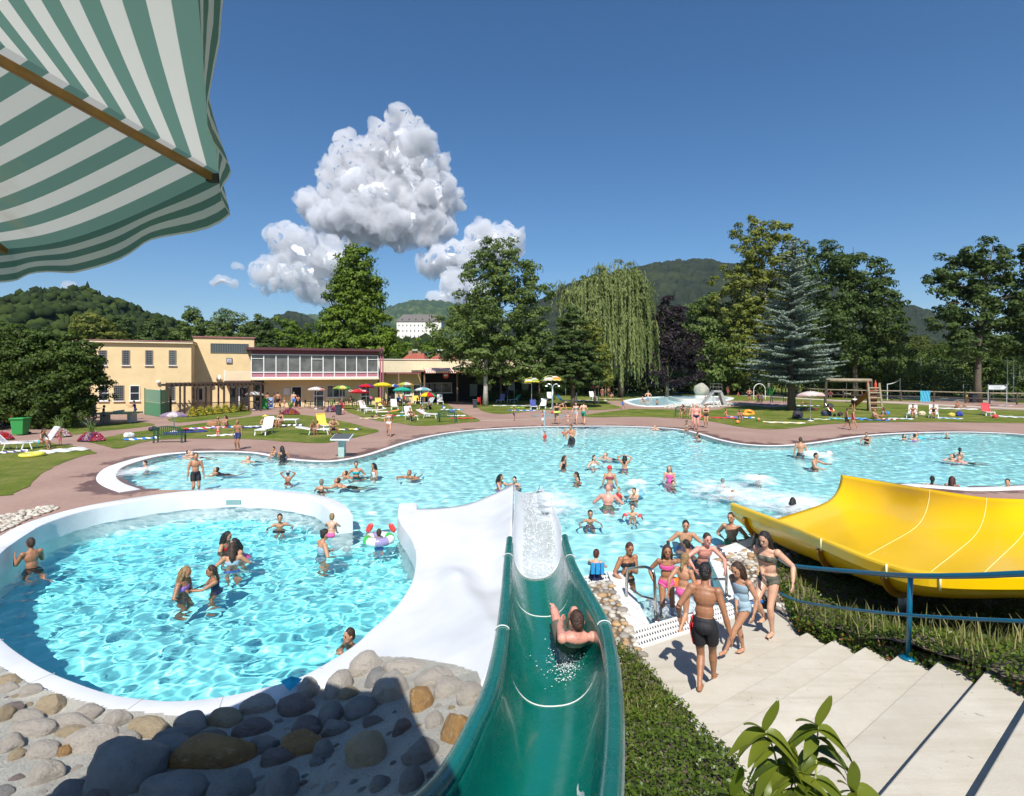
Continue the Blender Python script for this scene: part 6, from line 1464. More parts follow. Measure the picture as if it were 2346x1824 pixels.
def ring(px, py, r_, t, cols, label, z=0, tilt=0, name='swim_ring', cat='swim ring', g=None):
 g = g or G(px, py, z); m = MB(); n_, k = 28, 10; cs = [cm(c, .25, tag='vinyl', coat=.5) for c in cols]; m.v = [];
 for i in range(n_):
  a = 2 * PI * i / n_
  for q in range(k): b_ = 2 * PI * q / k; m.v.append(((r_ + t * math.cos(b_)) * math.cos(a), (r_ + t * math.cos(b_)) * math.sin(a), t * math.sin(b_) + t))
 for i in range(n_):
  for q in range(k): m.f.append((i * k + q, ((i + 1) % n_) * k + q, ((i + 1) % n_) * k + (q + 1) % k, i * k + (q + 1) % k)); m.mi.append((i * 8 // n_) % len(cols))
 o = m.build(name, cs, None, smooth=True, loc=g); o.rotation_euler.x = tilt; return tag(o, label, cat)
ring(74, 1046, .42, .09, [(.78,.62,.08),(.7,.7,.1)], 'yellow swimming ring lying on the near left lawn')
ring(1716, 949, .35, .14, [(.85,.3,.03)], 'orange inflatable ring on the blue towel', tilt=.5); ring(1707, 953, .3, .13, [(.85,.42,.05),(.85,.3,.03)], 'orange and yellow inflatable lying flat on the blue towel')
def ball(px, py, r_, cols, label, z=0, g=None):
 g = g or G(px, py, z); m = MB(); m.ball((0, 0, r_), r_, 18); n_ = 18
 for i in range(len(m.f)): m.mi[i] = (i % n_) * 6 // n_ % len(cols)
 return tag(m.build('ball', [cm(c, .35, tag='vinyl') for c in cols], None, smooth=True, loc=g), label, 'ball')
ball(1690, 971, .14, [(.8,.25,.03),(.75,.3,.1)], 'small orange ball at the edge of the grass'); ball(1737, 965, .14, [(.02,.35,.15),(.7,.2,.05),(.75,.6,.1)], 'green and orange ball lying on the right lawn')
ball(1900, 1049, .14, [(.75,.45,.45),(.78,.6,.58)], 'pale pink ball in the air above the water in front of the bearded man', g=P(1900, 1046.5, 26.2)); ball(1607, 957, .12, [(.8,.06,.04)], 'red toy bucket behind the old man')
ball(2043, 917, .14, [(.04,.04,.04)], 'dark ball in the sand court')
# ---------------------------------------------------------------- umbrellas
def umbrella(px, pyc, wpx, Y_, cols, label, tilt=0, h=None, base=None, text=None, pole_px=None, group='sun umbrellas around the pool', flat=.3):
 Y_ = Gt(px, HY + CH * FL / Y_).y; c = P(px, pyc, Y_); r_ = wpx / 2 / FL * Y_; hh = r_ * flat; b_ = Vector((c.x if pole_px is None else P(pole_px, 0, Y_).x, Y_, 0)); r = empty('umbrella', b_); z = c.z - hh * .3
 n_ = 8; m = MB(); N = 32; rr = [0, .28, .55, .8, 1.0]; zz = [hh, hh * .93, hh * .7, hh * .38, 0]; vs = []
 for q, (a_, b2) in enumerate(zip(rr, zz)):
  for k in range(N):
   t = 2 * PI * k / N; sc = 1 - .05 * a_ * (1 - math.cos(8 * t)) / 2; sag = -.05 * r_ * a_ * (1 - math.cos(8 * t)) / 2 * 0 + .03 * r_ * a_ * (1 - math.cos(8 * t)) / 2
   vs.append((r_ * a_ * sc * math.cos(t), r_ * a_ * sc * math.sin(t), b2 + sag))
 m.v = vs
 for q in range(4):
  for k in range(N): m.f.append((q * N + k, q * N + (k + 1) % N, (q + 1) * N + (k + 1) % N, (q + 1) * N + k)); m.mi.append((k * 8 // N + (q if len(cols) > 5 else 0)) % len(cols))
 fl = [(r_ * .95 * math.cos(2 * PI * k / N), r_ * .95 * math.sin(2 * PI * k / N), 0) for k in range(N)]; o = len(m.v)
 for k in range(N):
  t = 2 * PI * k / N; sc = 1 - .05 * (1 - math.cos(8 * t)) / 2; m.v.append((r_ * sc * math.cos(t), r_ * sc * math.sin(t), -.12 * r_ * (.6 + .4 * abs(math.sin(8 * t)))))
 for k in range(N): m.f.append((4 * N + k, 4 * N + (k + 1) % N, o + (k + 1) % N, o + k)); m.mi.append((k * 8 // N) % len(cols))
 ms = []
 for cc in cols:
  kk = 'canvas_%02x%02x%02x' % tuple(int(255 * v) for v in cc)
  if kk not in _M: _M[kk] = leaf_material(kk, cc, cc, transl=.3, rough=.8)
  ms.append(_M[kk])
 cn = m.build('canopy', ms, r, smooth=False); cn.location = (c.x - b_.x, 0, z); cn.rotation_euler = (R(-6), R(tilt), (px * 13) % 1)
 MB().tube([(0, 0, 0), (c.x - b_.x, 0, z + hh + .08)], .025, 8).build('pole', cm((.7, .7, .68), .3), r, smooth=True)
 MB().lathe([(.24, 0), (.24, .05), (.06, .1)], n=14).build('base', cm((.65, .64, .6), .6), r)
 if text:
  cu = bpy.data.curves.new('lettering', 'FONT'); cu.body = text; cu.size = r_ * .42; cu.align_x = 'CENTER'; cu.align_y = 'CENTER'; cu.extrude = .01; t_ = bpy.data.objects.new('lettering', cu); C.objects.link(t_)
  dg = bpy.context.evaluated_depsgraph_get(); me = bpy.data.meshes.new_from_object(t_.evaluated_get(dg)); bpy.data.objects.remove(t_); tm = bpy.data.objects.new('lettering', me); C.objects.link(tm); tm.parent = r; me.materials.append(cm((.8, .78, .75), .6))
  tm.location = (c.x - b_.x, -r_ * .70, z + hh * .50); tm.rotation_euler = (R(35), 0, 0)
 return tag(r, label, 'umbrella', group)
def Yb(py): return CH * FL / (py - HY)
UW, UR, UY, UG, UT, UB, UP, UO = (.74,.72,.68), (.62,.02,.03), (.80,.62,.03), (.05,.33,.12), (.02,.42,.32), (.03,.08,.45), (.22,.03,.38), (.78,.30,.03)
umbrella(399, 950, 58, Yb(990), [(.62,.42,.45),(.35,.26,.38),(.70,.62,.62),(.35,.26,.38)], 'pink and grey striped parasol standing behind the green bench', flat=.32)
umbrella(584, 902, 42, 57, [UW, UW, (.70,.55,.53)], 'white umbrella with red marks above the lattice of the pergola')
umbrella(725, 891, 40, 58, [UW, (.72,.4,.36), UW], 'low white umbrella with red print over the empty black chairs')
umbrella(784, 888, 41, 57, [UY, (.25,.42,.08), (.75,.68,.2), UG], 'yellow and green patterned umbrella by the wide window')
umbrella(839, 884, 38, 60, [UP, UR, UR, UP], 'purple and red umbrella at the left of the corner strut', text=None)
umbrella(823, 896, 44, 56, [UR, UR, (.66,.05,.06)], 'red umbrella with white lettering over the black table', text='Coca-Cola')
umbrella(877, 881, 44, 60, [UY, (.82,.66,.05)], 'plain yellow umbrella at the corner strut')
umbrella(905, 884, 32, 62, [(.25,.4,.15), UW, UB, UY], 'small mottled umbrella squeezed between two yellow ones')
umbrella(930, 880, 38, 61, [UY, (.5,.55,.1), UW, (.7,.4,.05)], 'yellow and green checked umbrella left of the kiosk post')
umbrella(922, 892, 44, 53, [UT, (.04,.46,.36)], 'teal green umbrella over the striped loungers')
umbrella(969, 892, 40, 56, [(.25,.55,.6), UW, (.2,.45,.55), (.6,.7,.7)], 'light blue patterned umbrella in front of the kiosk window')
umbrella(981, 905, 42, 49, [UY, UR, UG, UB, UO], 'rainbow coloured umbrella in front, nearest the pool on the lounger lawn', flat=.42)
umbrella(1218, 872, 48, 58, [(.70,.62,.1), (.04,.06,.03), UW, (.3,.4,.06), (.05,.05,.05), UY], 'big black and yellow printed umbrella, left of the shaded pair', flat=.42)
umbrella(1264, 868, 56, 59, [(.72,.70,.2), (.06,.08,.03), UW, UO, (.3,.42,.06), (.7,.66,.5)], 'big yellow and orange printed umbrella, right of the shaded pair', flat=.42)
umbrella(1178, 873, 30, 70, [(.45,.38,.05), (.05,.04,.02)], 'dim ochre umbrella in deep shade beside the broad tree'); umbrella(1296, 874, 26, 70, [(.5,.42,.05), (.4,.15,.03)], 'dim ochre umbrella in deep shade beside the conifer trunk')
umbrella(1387, 871, 30, 74, [UB, UG, UY, UB], 'blue and green umbrella behind the red and white one', flat=.45); umbrella(1371, 883, 38, 70, [UR, UW, UO, UW], 'red and white umbrella tilted over the sitting group', tilt=-10)
umbrella(1857, 903, 60, Yb(965), [(.78,.58,.55), (.78,.66,.62)], 'pale pink parasol with white foot on the right lawn', flat=.3, tilt=0)
fu = empty('folded_umbrella', G(1163, 924)); tag(fu, 'folded dark umbrella on a pole between the lilac and green loungers', 'umbrella'); MB().tube([(0, 0, 0), (0, 0, 2.3)], .022, 8).build('pole', PLW, fu); MB().lathe([(.03, 0), (.16, .12), (.1, .8), (.03, 1.25)], (0, 0, .95), 10).build('canopy', [cm((.04, .04, .16), .8)], fu)
# ---------------------------------------------------------------- chairs, tables, benches, bins
GCH = cm((.015, .035, .022), .4)
def make_chair():
 r = empty('garden_chair'); m = MB(); m.box((0, 0, .42), (.44, .42, .03)).build('seat', GCH, r, bevel=.01)
 b = MB()
 for i in range(5): b.box((-.16 + i * .08, .2, .64), (.04, .02, .36))
 b.tube([(-.2, .2, .44), (-.2, .22, .78), (0, .24, .86), (.2, .22, .78), (.2, .2, .44)], .022, 6); b.build('backrest', GCH, r)
 for x in (-.2, .2):
  for y in (-.18, .2): MB().bar((x, y, .42), (x * 1.15, y * 1.15, 0), .035).build('leg', GCH, r)
  MB().tube([(x * 1.1, .2, .64), (x * 1.15, -.15, .63), (x * 1.1, -.19, .42)], .018, 6).build('armrest', GCH, r)
 return r
chair = make_chair(); ckm = kidmap(chair); first = [True]
def put_chair(px, py, rz, label):
 c_ = chair if first[0] else copy_tree(chair, ckm); first[0] = False; tag(c_, label, 'chair', 'dark green garden chairs on the terrace'); c_.location = Gt(px, py); c_.rotation_euler.z = R(rz)
def make_table(px, py, label):
 r = empty('garden_table', Gt(px, py)); MB().lathe([(.45, 0), (.45, .03)], (0, 0, .7), 18).build('table_top', cm((.02, .05, .03), .4), r); MB().tube([(0, 0, .04), (0, 0, .7)], .04, 8).build('stem', GCH, r)
 for k in range(3): MB().bar((0, 0, .08), (.36 * math.cos(k * 2.1), .36 * math.sin(k * 2.1), .02), .05).build('foot', GCH, r)
 return tag(r, label, 'table')
for a in [(704,934,90,'dark chair with a cloth thrown over it beside the glazed door'),(716,937,200,'empty dark chair left of the first terrace table'),(733,939,10,'empty dark chair in front of the first terrace table'),(748,935,-80,'empty dark chair right of the first terrace table'),(771,933,90,'dark chair at the left side of the second table'),(781,930,30,'dark chair of the man in shade at the second table'),(806,930,-30,'dark chair of the woman at the second table'),(812,934,-80,'dark chair at the right side of the second table'),(846,929,180,'dark chair under the purple and red umbrella'),(876,926,90,'dark chair in front of the corner strut'),(893,924,0,'dark chair under the yellow umbrella'),(905,923,-60,'dark chair left of the man in red'),(935,922,40,'dark chair right of the man in red'),(960,921,80,'dark chair near the kiosk post')]: put_chair(*a)
make_table(731, 932, 'first dark round table, nearest the open door'); make_table(793, 931, 'second dark round table below the wide window'); make_table(848, 927, 'dark round table under the purple and red umbrella'); make_table(884, 923, 'dark round table under the plain yellow umbrella'); make_table(920, 921, 'dark round table of the man in the red shirt')
def bench(px, py, w, rz, label, col=(.02, .09, .05)):
 r = empty('bench', G(px, py), R(rz)); M_ = cm(col, .45); s = MB()
 for i in range(5): s.box((0, -.16 + i * .085, .43), (w, .06, .025))
 s.build('seat', M_, r); b = MB()
 n_ = int(w / .11)
 for i in range(n_): t = -1 + 2 * (i + .5) / n_; b.box((t * w / 2 * .96, .25, .66 + .03 * (1 - t * t)), (.045, .02, .4 + .06 * (1 - t * t)))
 b.tube([(-w / 2, .22, .44), (-w / 2 * .96, .27, .8), (-w / 4, .28, .9), (0, .28, .93), (w / 4, .28, .9), (w / 2 * .96, .27, .8), (w / 2, .22, .44)], .03, 6); b.build('backrest', M_, r)
 for x in (-w / 2, w / 2):
  for y in (-.2, .24): MB().box((x, y, .22), (.07, .07, .44)).build('leg', M_, r)
  MB().tube([(x, .25, .68), (x, -.1, .68), (x, -.22, .62), (x, -.22, .44)], .025, 6).build('armrest', M_, r)
 return tag(r, label, 'bench')
bench(389, 1014, 1.45, 186, 'dark green bench with its back to the pool, beside the pink striped parasol'); bench(1025, 968, 1.35, 170, 'dark green bench at the corner of the lounger lawn, hung with towels'); bench(1568, 955, 1.5, 165, 'dark bench with a woman on it at the paving beside the old man'); bench(1783, 922, 1.75, 5, 'dark bench with curved back in the shade left of the cedar', (.03, .03, .03)); bench(1742, 922, 1.2, 60, 'dark bench turned sideways under the white arch, people on it', (.03, .03, .03))
def bin_(px, py, h, w, col, label, lid=None, wheels=True, name='wheelie_bin'):
 r = empty(name, Gt(px, py), R((px * 17) % 20 - 10)); k = .8; M_ = cm(col, .45)
 MB().add([(s * w / 2 * f, t * w / 2 * f, z) for f, z in ((k, .06), (1, h * .9)) for s, t in ((-1, -1), (1, -1), (1, 1), (-1, 1))], [(3, 2, 1, 0), (4, 5, 6, 7), (0, 1, 5, 4), (1, 2, 6, 5), (2, 3, 7, 6), (3, 0, 4, 7)]).build('body', M_, r, bevel=.02)
 MB().box((0, -.02, h * .94), (w * 1.08, w * 1.12, h * .07)).build('lid', cm(lid or tuple(c * 1.25 for c in col), .4), r, bevel=.02)
 if wheels:
  for s in (-1, 1): MB().tube([(s * w * .42, w * .4, .09), (s * w * .52, w * .4, .09)], .09, 12).build('wheel', cm((.02, .02, .02), .6), r)
 return tag(r, label, 'bin')
GB, BB = (.03, .26, .06), (.035, .04, .05)
bin_(47, 997, 1.1, .72, GB, 'green wheelie bin in front of the thuja thicket'); bin_(607, 938, 1.15, .6, GB, 'green wheelie bin at the end of the pergola lattice'); bin_(588, 939, .85, .5, BB, 'charcoal bin left of the green bin by the pergola', wheels=False, name='litter_bin'); bin_(776, 951, .95, .5, BB, 'charcoal bin beside the small pink flower bed', wheels=False, name='litter_bin'); bin_(1088, 934, .9, .48, BB, 'charcoal bin on the paving between the two lawns', wheels=False, name='litter_bin'); bin_(1764, 906, 1.15, .75, GB, 'green wheelie bin in the shade behind the white arch'); bin_(2229, 923, 1.2, .66, (.02, .025, .04), 'black wheelie bin against the log fence')
def ashbin(px, py, label):
 r = empty('ash_bin', G(px, py)); M_ = cm((.5, .03, .03), .4); MB().tube([(.14, 0, 0), (.14, 0, 1.05)], .025, 6).build('post', M_, r); MB().lathe([(.13, 0), (.15, .35), (.15, .5)], (-.08, 0, .5), 12).build('bucket', M_, r); return tag(r, label, 'ash bin')
ashbin(785, 948, 'red ash bin on a post behind the charcoal bin by the flower bed'); ashbin(1098, 931, 'red ash bin on a post at the tip of the right lawn'); ashbin(31, 985, 'red ash bin half hidden left of the green wheelie bin')
hy = empty('hydrant', G(2214, 921)); tag(hy, 'small yellow hydrant post at the log fence', 'hydrant'); MB().lathe([(.16, 0), (.14, .7), (.17, .72), (.1, .86), (0, .9)], n=12).build('body', cm((.7, .5, .03), .4), hy, smooth=True); MB().bar((-.2, 0, .6), (.2, 0, .6), .09).build('outlet', cm((.6, .42, .03), .4), hy)
sb = empty('starting_block', G(784, 1046)); tag(sb, 'starting block with pale green post and dark sloping top at the pool edge', 'starting block')
MB().box((0, 0, .43), (.27, .34, .86)).build('post', mat('pale_green_tile', (.36, .55, .50), .35, var=.12, vscale=5), sb)
t_ = MB().box((0, -.1, 0), (.88, .75, .075)).build('platform', cm((.74, .76, .76), .4), sb, bevel=.01); t_.location = (.02, 0, .93); t_.rotation_euler.x = R(13)
MB().box((0, -.1, .042), (.82, .7, .012)).build('grip_mat', mat('grip', (.07, .08, .09), .9, bump=.4), t_)
tt = empty('table_tennis_table', G(272, 968), R(8)); tag(tt, 'green table tennis table on concrete legs in front of the changing block', 'table tennis table')
MB().box((0, 0, .76), (2.74, 1.5, .06)).build('table_top', cm((.10, .26, .10), .5), tt); MB().box((0, 0, .7), (2.76, 1.52, .06)).build('edge', cm((.6, .6, .54), .7), tt); MB().box((0, 0, .86), (.03, 1.6, .15)).build('net', cm((.45, .5, .45), .5), tt)
for x in (-.95, .95): MB().box((x, 0, .34), (.22, 1.0, .68)).build('leg', cm((.5, .49, .44), .8), tt)
sw = empty('garden_swing', G(233, 938)); tag(sw, 'garden swing seat with a blue canopy against the changing block', 'garden swing')
MB().box((0, 0, 1.8), (2.0, 1.1, .08)).build('canopy', cm((.02, .12, .5), .7), sw)
for x in (-.95, .95): MB().bar((x, -.4, 0), (x, 0, 1.8), .05).build('leg', cm((.05, .1, .25)), sw); MB().bar((x, .4, 0), (x, 0, 1.8), .05).build('leg', cm((.05, .1, .25)), sw)
MB().box((0, 0, .45), (1.7, .5, .1)).build('seat', cm((.05, .1, .25), .7), sw)
ab = empty('menu_board', G(619, 936), R(-8)); tag(ab, 'blue ice cream board on the terrace beside the green bin', 'board'); MB().box((0, 0, .6), (.72, .05, 1.15)).build('frame', cm((.45, .47, .5), .4), ab); MB().box((0, -.03, .62), (.62, .02, .98)).build('panel', cm((.03, .06, .22), .4), ab); MB().box((0, -.045, 1.0), (.56, .01, .16)).build('header', cm((.35, .5, .75), .4), ab)
for i in range(4): MB().box((-.14 if i % 2 else .12, -.045, .85 - i * .17), (.2, .01, .1)).build('price_picture', cm([(.6,.5,.4),(.5,.2,.1),(.6,.55,.2),(.4,.3,.3)][i], .5), ab)
ic = empty('ice_cream_figure', G(1070, 902)); tag(ic, 'tall ice cream cone figure with white top and orange middle by the kiosk', 'shop figure')
MB().lathe([(.3, 0), (.33, .5), (.36, .9)], n=14).build('base', cm((.65, .05, .03), .4), ic, smooth=True); MB().lathe([(.36, .9), (.42, 1.1), (.40, 1.4)], n=14).build('body', cm((.8, .28, .04), .4), ic, smooth=True); MB().lathe([(.42, 1.4), (.36, 1.65), (.28, 1.9), (.2, 2.1), (.08, 2.3), (0, 2.35)], n=14).build('swirl', cm((.8, .78, .7), .4), ic, smooth=True)
wp = empty('wooden_board', G(1047, 907)); tag(wp, 'upright ochre wooden board standing before the kiosk entrance', 'board'); MB().box((0, 0, 1.15), (1.05, .12, 2.1)).build('panel', mat('ochre_board', (.36, .27, .12), .8, var=.25, vscale=4), wp); [MB().box((x, .05, .06), (.1, .5, .12)).build('foot', DKWOOD, wp) for x in (-.4, .4)]
sh = empty('double_shower', G(1266, 950)); tag(sh, 'tall steel shower post with two arched heads on the paving', 'shower')
MB().tube([(0, 0, 0), (0, 0, 2.55)], .06, 10).build('post', cm((.45, .55, .58), .3, metal=.7), sh, smooth=True)
for s in (-1, 1): MB().tube([(0, 0, 2.5), (s * .15, 0, 2.72), (s * .38, 0, 2.78), (s * .55, 0, 2.62)], .045, 8).build('arm', cm((.6, .64, .64), .3, metal=.6), sh, smooth=True); MB().lathe([(.1, 0), (.13, -.06), (.0, -.06)], (s * .56, 0, 2.62), 10).build('shower_head', cm((.6, .64, .64), .3), sh)
tag(MB().lathe([(1.7, 0), (1.7, .05), (1.55, .07), (1.4, .04), (0, .04)], n=30).build('shower_basin', cm((.27, .25, .22), .7), None, loc=G(1262, 953)), 'round shallow concrete basin under the double shower', 'basin')
ps = empty('pool_post', G(1247, 987)); tag(ps, 'slim bluish post at the pool edge with a tap on top', 'post'); MB().tube([(0, 0, -.8), (0, 0, 1.3)], .045, 8).build('pole', cm((.3, .38, .42), .4), ps); MB().box((0, 0, 1.32), (.12, .12, .1)).build('tap', cm((.45, .5, .5), .3), ps)
pq = empty('pool_post', G(1321, 932)); tag(pq, 'short pale post on the lawn behind the bikini woman', 'post'); MB().tube([(0, 0, 0), (0, 0, 1.5)], .06, 8).build('pole', cm((.5, .55, .55), .4), pq); MB().box((0, 0, 1.5), (.16, .16, .08)).build('cap', cm((.6, .62, .6), .4), pq)
ar = empty('arch_shower', G(1740, 915)); tag(ar, 'white arched tube shower in the shade of the cedar', 'shower'); MB().tube([(-.8 * math.cos(t), 0, 1.3 + .85 * math.sin(t)) for t in [PI * k / 12 for k in range(13)]], .05, 8).build('arch', cm((.7, .72, .7), .3), ar, smooth=True)
for s in (-.8, .8): MB().tube([(s, 0, 0), (s, 0, 1.3)], .05, 8).build('leg', cm((.7, .72, .7), .3), ar)
# ---------------------------------------------------------------- toddler pool
def ellip(px, py, wpx, hpx, n_=48, ph=0):
 out = []
 for k in range(n_): t = 2 * PI * k / n_; out.append(G(px + wpx / 2 * math.cos(t), py + hpx / 2 * math.sin(t)))
 return out
tpw = catmull([G(*p) for p in [(1440,920),(1452,926.5),(1473,930.5),(1500,931.5),(1540,929.5),(1575,926.5),(1610,923),(1645,919.5),(1664,916),(1668,912.5),(1650,910),(1615,908.8),(1580,908.2),(1540,909),(1500,911.2),(1465,914.5)]], 4, closed=True)
gi = sheet('water', [tpw], .035, mat('shallow_water', (.58, .86, .90), .12, var=.12, vscale=1.2, bump=.5, bscale=3))
_sg = 1 if sum(tpw[i - 1].x * tpw[i].y - tpw[i].x * tpw[i - 1].y for i in range(len(tpw))) > 0 else -1
tag(ribbon('toddler_pool_kerb', tpw, offset(tpw, .75 * _sg), .09, -.02, KERB, closed=True), kind='structure')
rk = catmull([G(*p) for p in [(1533,916),(1545,920),(1565,922.5),(1600,922.5),(1640,919)]], 5)
tag(ribbon('pool_island', rk, [Vector((p.x + .3, p.y + 1.6, 0)) for p in rk], .45, 0, cm((.52, .5, .45), .8)), 'low curved concrete island wall in the toddler pool', 'wall')
bd = bpy.data.objects.new('boulder', rock_mesh(7).copy()); bd.data.materials.append(rock_mat('pale_green_stone', (.40, .38, .30), (.30, .31, .25), (.48, .45, .38))); C.objects.link(bd); g = G(1607, 917); bd.location = (g.x, g.y, 1.35); bd.scale = (.98, .9, .95); tag(bd, 'big pale round boulder on a plinth in the toddler pool', 'boulder')
tag(MB().lathe([(.9, 0), (.9, .62), (.85, .65), (0, .65)], n=20).build('plinth', cm((.7, .7, .66), .6), None, loc=(g.x, g.y, 0)), 'round white plinth carrying the pale boulder', 'plinth')
el = empty('toddler_slide', G(1640, 930)); tag(el, 'small grey concrete slide with steel railings beside the boulder', 'slide'); cg = cm((.33, .34, .32), .7)
MB().add([(-1.7, -.4, .1), (-1.7, .4, .1), (-.3, .4, 1.75), (-.3, -.4, 1.75), (-1.7, -.4, -.05), (-1.7, .4, -.05), (-.3, .4, 1.5), (-.3, -.4, 1.5)], [(0, 1, 2, 3), (4, 7, 6, 5), (0, 3, 7, 4), (1, 5, 6, 2), (0, 4, 5, 1), (2, 6, 7, 3)]).build('chute', cg, el)
MB().box((.05, 0, 1.65), (.9, .9, .2)).build('platform', cg, el); MB().add([(x + s * w2, y, z) for s in (-1, 1) for x, z, w2 in ((.45, 1.6, .14), (1.0, 0, .2)) for y in (-.4, .4)], [(0, 1, 3, 2), (4, 6, 7, 5), (0, 2, 6, 4), (1, 5, 7, 3), (0, 4, 5, 1), (2, 3, 7, 6)]).build('support', cg, el)
MB().tube([(-.25, 0, 0), (-.25, 0, 1.6)], .09, 8).build('leg', cm((.5, .55, .55), .4), el)
for y in (-.45, .45):
 rr_ = MB(); [rr_.tube([(-.5, y, 1.75), (-.45, y, z), (.5, y, z), (.55, y, 1.75)], .03, 6) for z in (2.5, 2.15)]; rr_.build('railing', STEEL, el)
pebbles('pebbles', [(x / K, y / K) for x, y in [(1515,930),(1545,926),(1600,925.5),(1650,922),(1690,925),(1680,930),(1640,934),(1560,935),(1525,936)]], 260, .12, .22, z=.02, label='pale pebbles around the toddler pool island', cols=((.6, .58, .5), (.5, .48, .42)))
hut = empty('wooden_hut', P(1682, 0, 96) * Vector((1, 1, 0))); hut.location = (P(1682, 0, 96).x, 96, 0); tag(hut, 'tall narrow orange-brown wooden hut in front of the dark trees', 'hut'); hm = mat('orange_boards', (.40, .17, .035), .7, var=.3, vscale=3)
MB().box((0, 0, 1.7), (2.3, 2.0, 3.4)).build('wall', hm, hut); MB().box((0, 0, 3.45), (2.6, 2.3, .12)).build('roof', DKWOOD, hut); MB().box((.1, -1.02, 1.1), (.9, .05, 2.0)).build('door', cm((.33, .14, .03), .7), hut)
LOGM = mat('weathered_log', (.30, .25, .17), .85, var=.25, vscale=5, bump=.4); LOGD = mat('dark_log', (.07, .055, .04), .85, var=.3, vscale=5)
sf = empty('log_swing_frame', G(1945, 935)); so2 = -sf.location; tag(sf, 'log swing frame with a long round crossbeam', 'swing frame'); a, b_ = P(1893, 871, 60), P(1996, 872, 60)
MB().tube([a + so2, b_ + so2], .2, 10).build('crossbeam', LOGM, sf, smooth=True)
for e, s in ((b_, 1), (a, -1)): MB().tube([e + so2, Vector((e.x + .15 * s, e.y, 0)) + so2], .13, 8).build('post', LOGD, sf)
for x in (.45, .62): e = a.lerp(b_, x); MB().tube([e + so2, Vector((e.x, e.y, .6)) + so2], .018, 5).build('rope', cm((.2, .2, .2)), sf)
e = a.lerp(b_, .535); MB().box((e.x + so2.x, so2.y + e.y, .6), (.9, .25, .06)).build('swing_seat', cm((.05, .05, .05)), sf)
ls = empty('ladder_slide', G(2003, 942)); tag(ls, 'pale log ladder leading up to a small red slide', 'ladder slide')
for x in (-.55, .55): MB().tube([(x * 1.1, -.3, 0), (x, .1, 2.75)], .1, 8).build('side_post', LOGM, ls)
for i in range(5): MB().tube([(-.6, -.25 + .07 * i, .35 + i * .48), (.6, -.25 + .07 * i, .35 + i * .48)], .07, 8).build('rung', LOGM, ls)
for x in (-.38, .38): MB().lathe([(.14, 0), (.12, .5), (0, 1.0)], (x, .4, 2.1), 8).build('red_post', cm((.6, .08, .03), .4), ls)
MB().add([(-.35, .5, 2.0), (.35, .5, 2.0), (.35, 3.5, .3), (-.35, 3.5, .3), (-.35, .5, 1.9), (.35, .5, 1.9), (.35, 3.5, .2), (-.35, 3.5, .2)], [(0, 1, 2, 3), (7, 6, 5, 4), (0, 4, 5, 1), (2, 6, 7, 3), (0, 3, 7, 4), (1, 5, 6, 2)]).build('chute', cm((.45, .12, .03), .4), ls); MB().box((0, .35, 1.0), (.7, .5, 1.9)).build('back_board', cm((.18, .07, .03), .8), ls)
lf = empty('log_fence', G(2100, 920)); fo = -lf.location; tag(lf, 'dark two-rail log fence along the back of the right lawn', 'fence'); fp = [G(*p) for p in [(1800,908),(1850,911),(1895,914),(1985,917),(2064,919),(2140,921),(2212,924),(2267,926),(2330,927),(2420,930)]]
for i, p_ in enumerate(fp): MB().tube([p_ + fo, p_ + fo + Vector((0, 0, 1.35))], .1, 7).build('post', LOGD, lf)
for z in (.62, 1.3):
 for p_, q_ in zip(fp[:-1], fp[1:]): MB().tube([p_ + fo + Vector((0, 0, z)), q_ + fo + Vector((0, 0, z))], .075, 6).build('rail', LOGM if z > 1 else LOGD, lf)
tw = towel(2115, 905, 1.0, 1.55, 0, [Tq, (.1, .35, .6)], 'turquoise patterned towel hung over the log fence', z=0, n_=5); q = fp[4].lerp(fp[5], .72); tw.location = (q.x, q.y - .12, .62); tw.rotation_euler = (R(90), 0, math.atan2((fp[5] - fp[4]).y, (fp[5] - fp[4]).x))
nt = empty('ball_net_fence', (P(2110, 0, 82).x, 82, 0)); no = -nt.location; tag(nt, 'tall ball-catching net on slim steel posts behind the sand court', 'net fence'); nets = [(1800,88),(1866,87),(1929,86),(2017,85),(2110,84),(2207,83),(2276,82),(2336,81),(2420,80)]
pts = [Vector((P(x, 0, y).x, y, 0)) for x, y in nets]; NH = 5.6
for p_ in pts: MB().tube([p_ + no, p_ + no + Vector((0, 0, NH + .25))], .06, 6).build('post', cm((.45, .5, .5), .4, metal=.5), nt)
m = MB()
for p_, q_ in zip(pts[:-1], pts[1:]):
 k_ = int((q_ - p_).length / .42)
 for i in range(k_): e = p_.lerp(q_, i / k_) + no; m.bar(e + Vector((0, 0, .3)), e + Vector((0, 0, NH)), .022)
 for j in range(14): m.bar(p_ + no + Vector((0, 0, .3 + j * .405)), q_ + no + Vector((0, 0, .3 + j * .405)), .022)
m.build('net', cm((.10, .15, .11), .8), nt)
for x, y, lb in ((2308, 76, 'slim steel post of the side net at the right edge, inner'), (2322, 73, 'slim steel post of the side net at the right edge, outer')):
 p_ = Vector((P(x, 0, y).x, y, 0)); r_ = empty('net_post', p_); MB().tube([(0, 0, 0), (0, 0, 5.8)], .06, 6).build('pole', cm((.45, .5, .5), .4, metal=.5), r_); MB().lathe([(.1, 0), (.1, .1), (0, .12)], (0, 0, 5.8), 8).build('cap', cm((.3, .3, .3)), r_); tag(r_, lb, 'post')
vb = empty('volleyball_net', G(2048, 916)); vo = -vb.location; tag(vb, 'sagging white volleyball net between two posts on the sand', 'volleyball net'); p_, q_ = G(2033, 917), G(2062, 914)
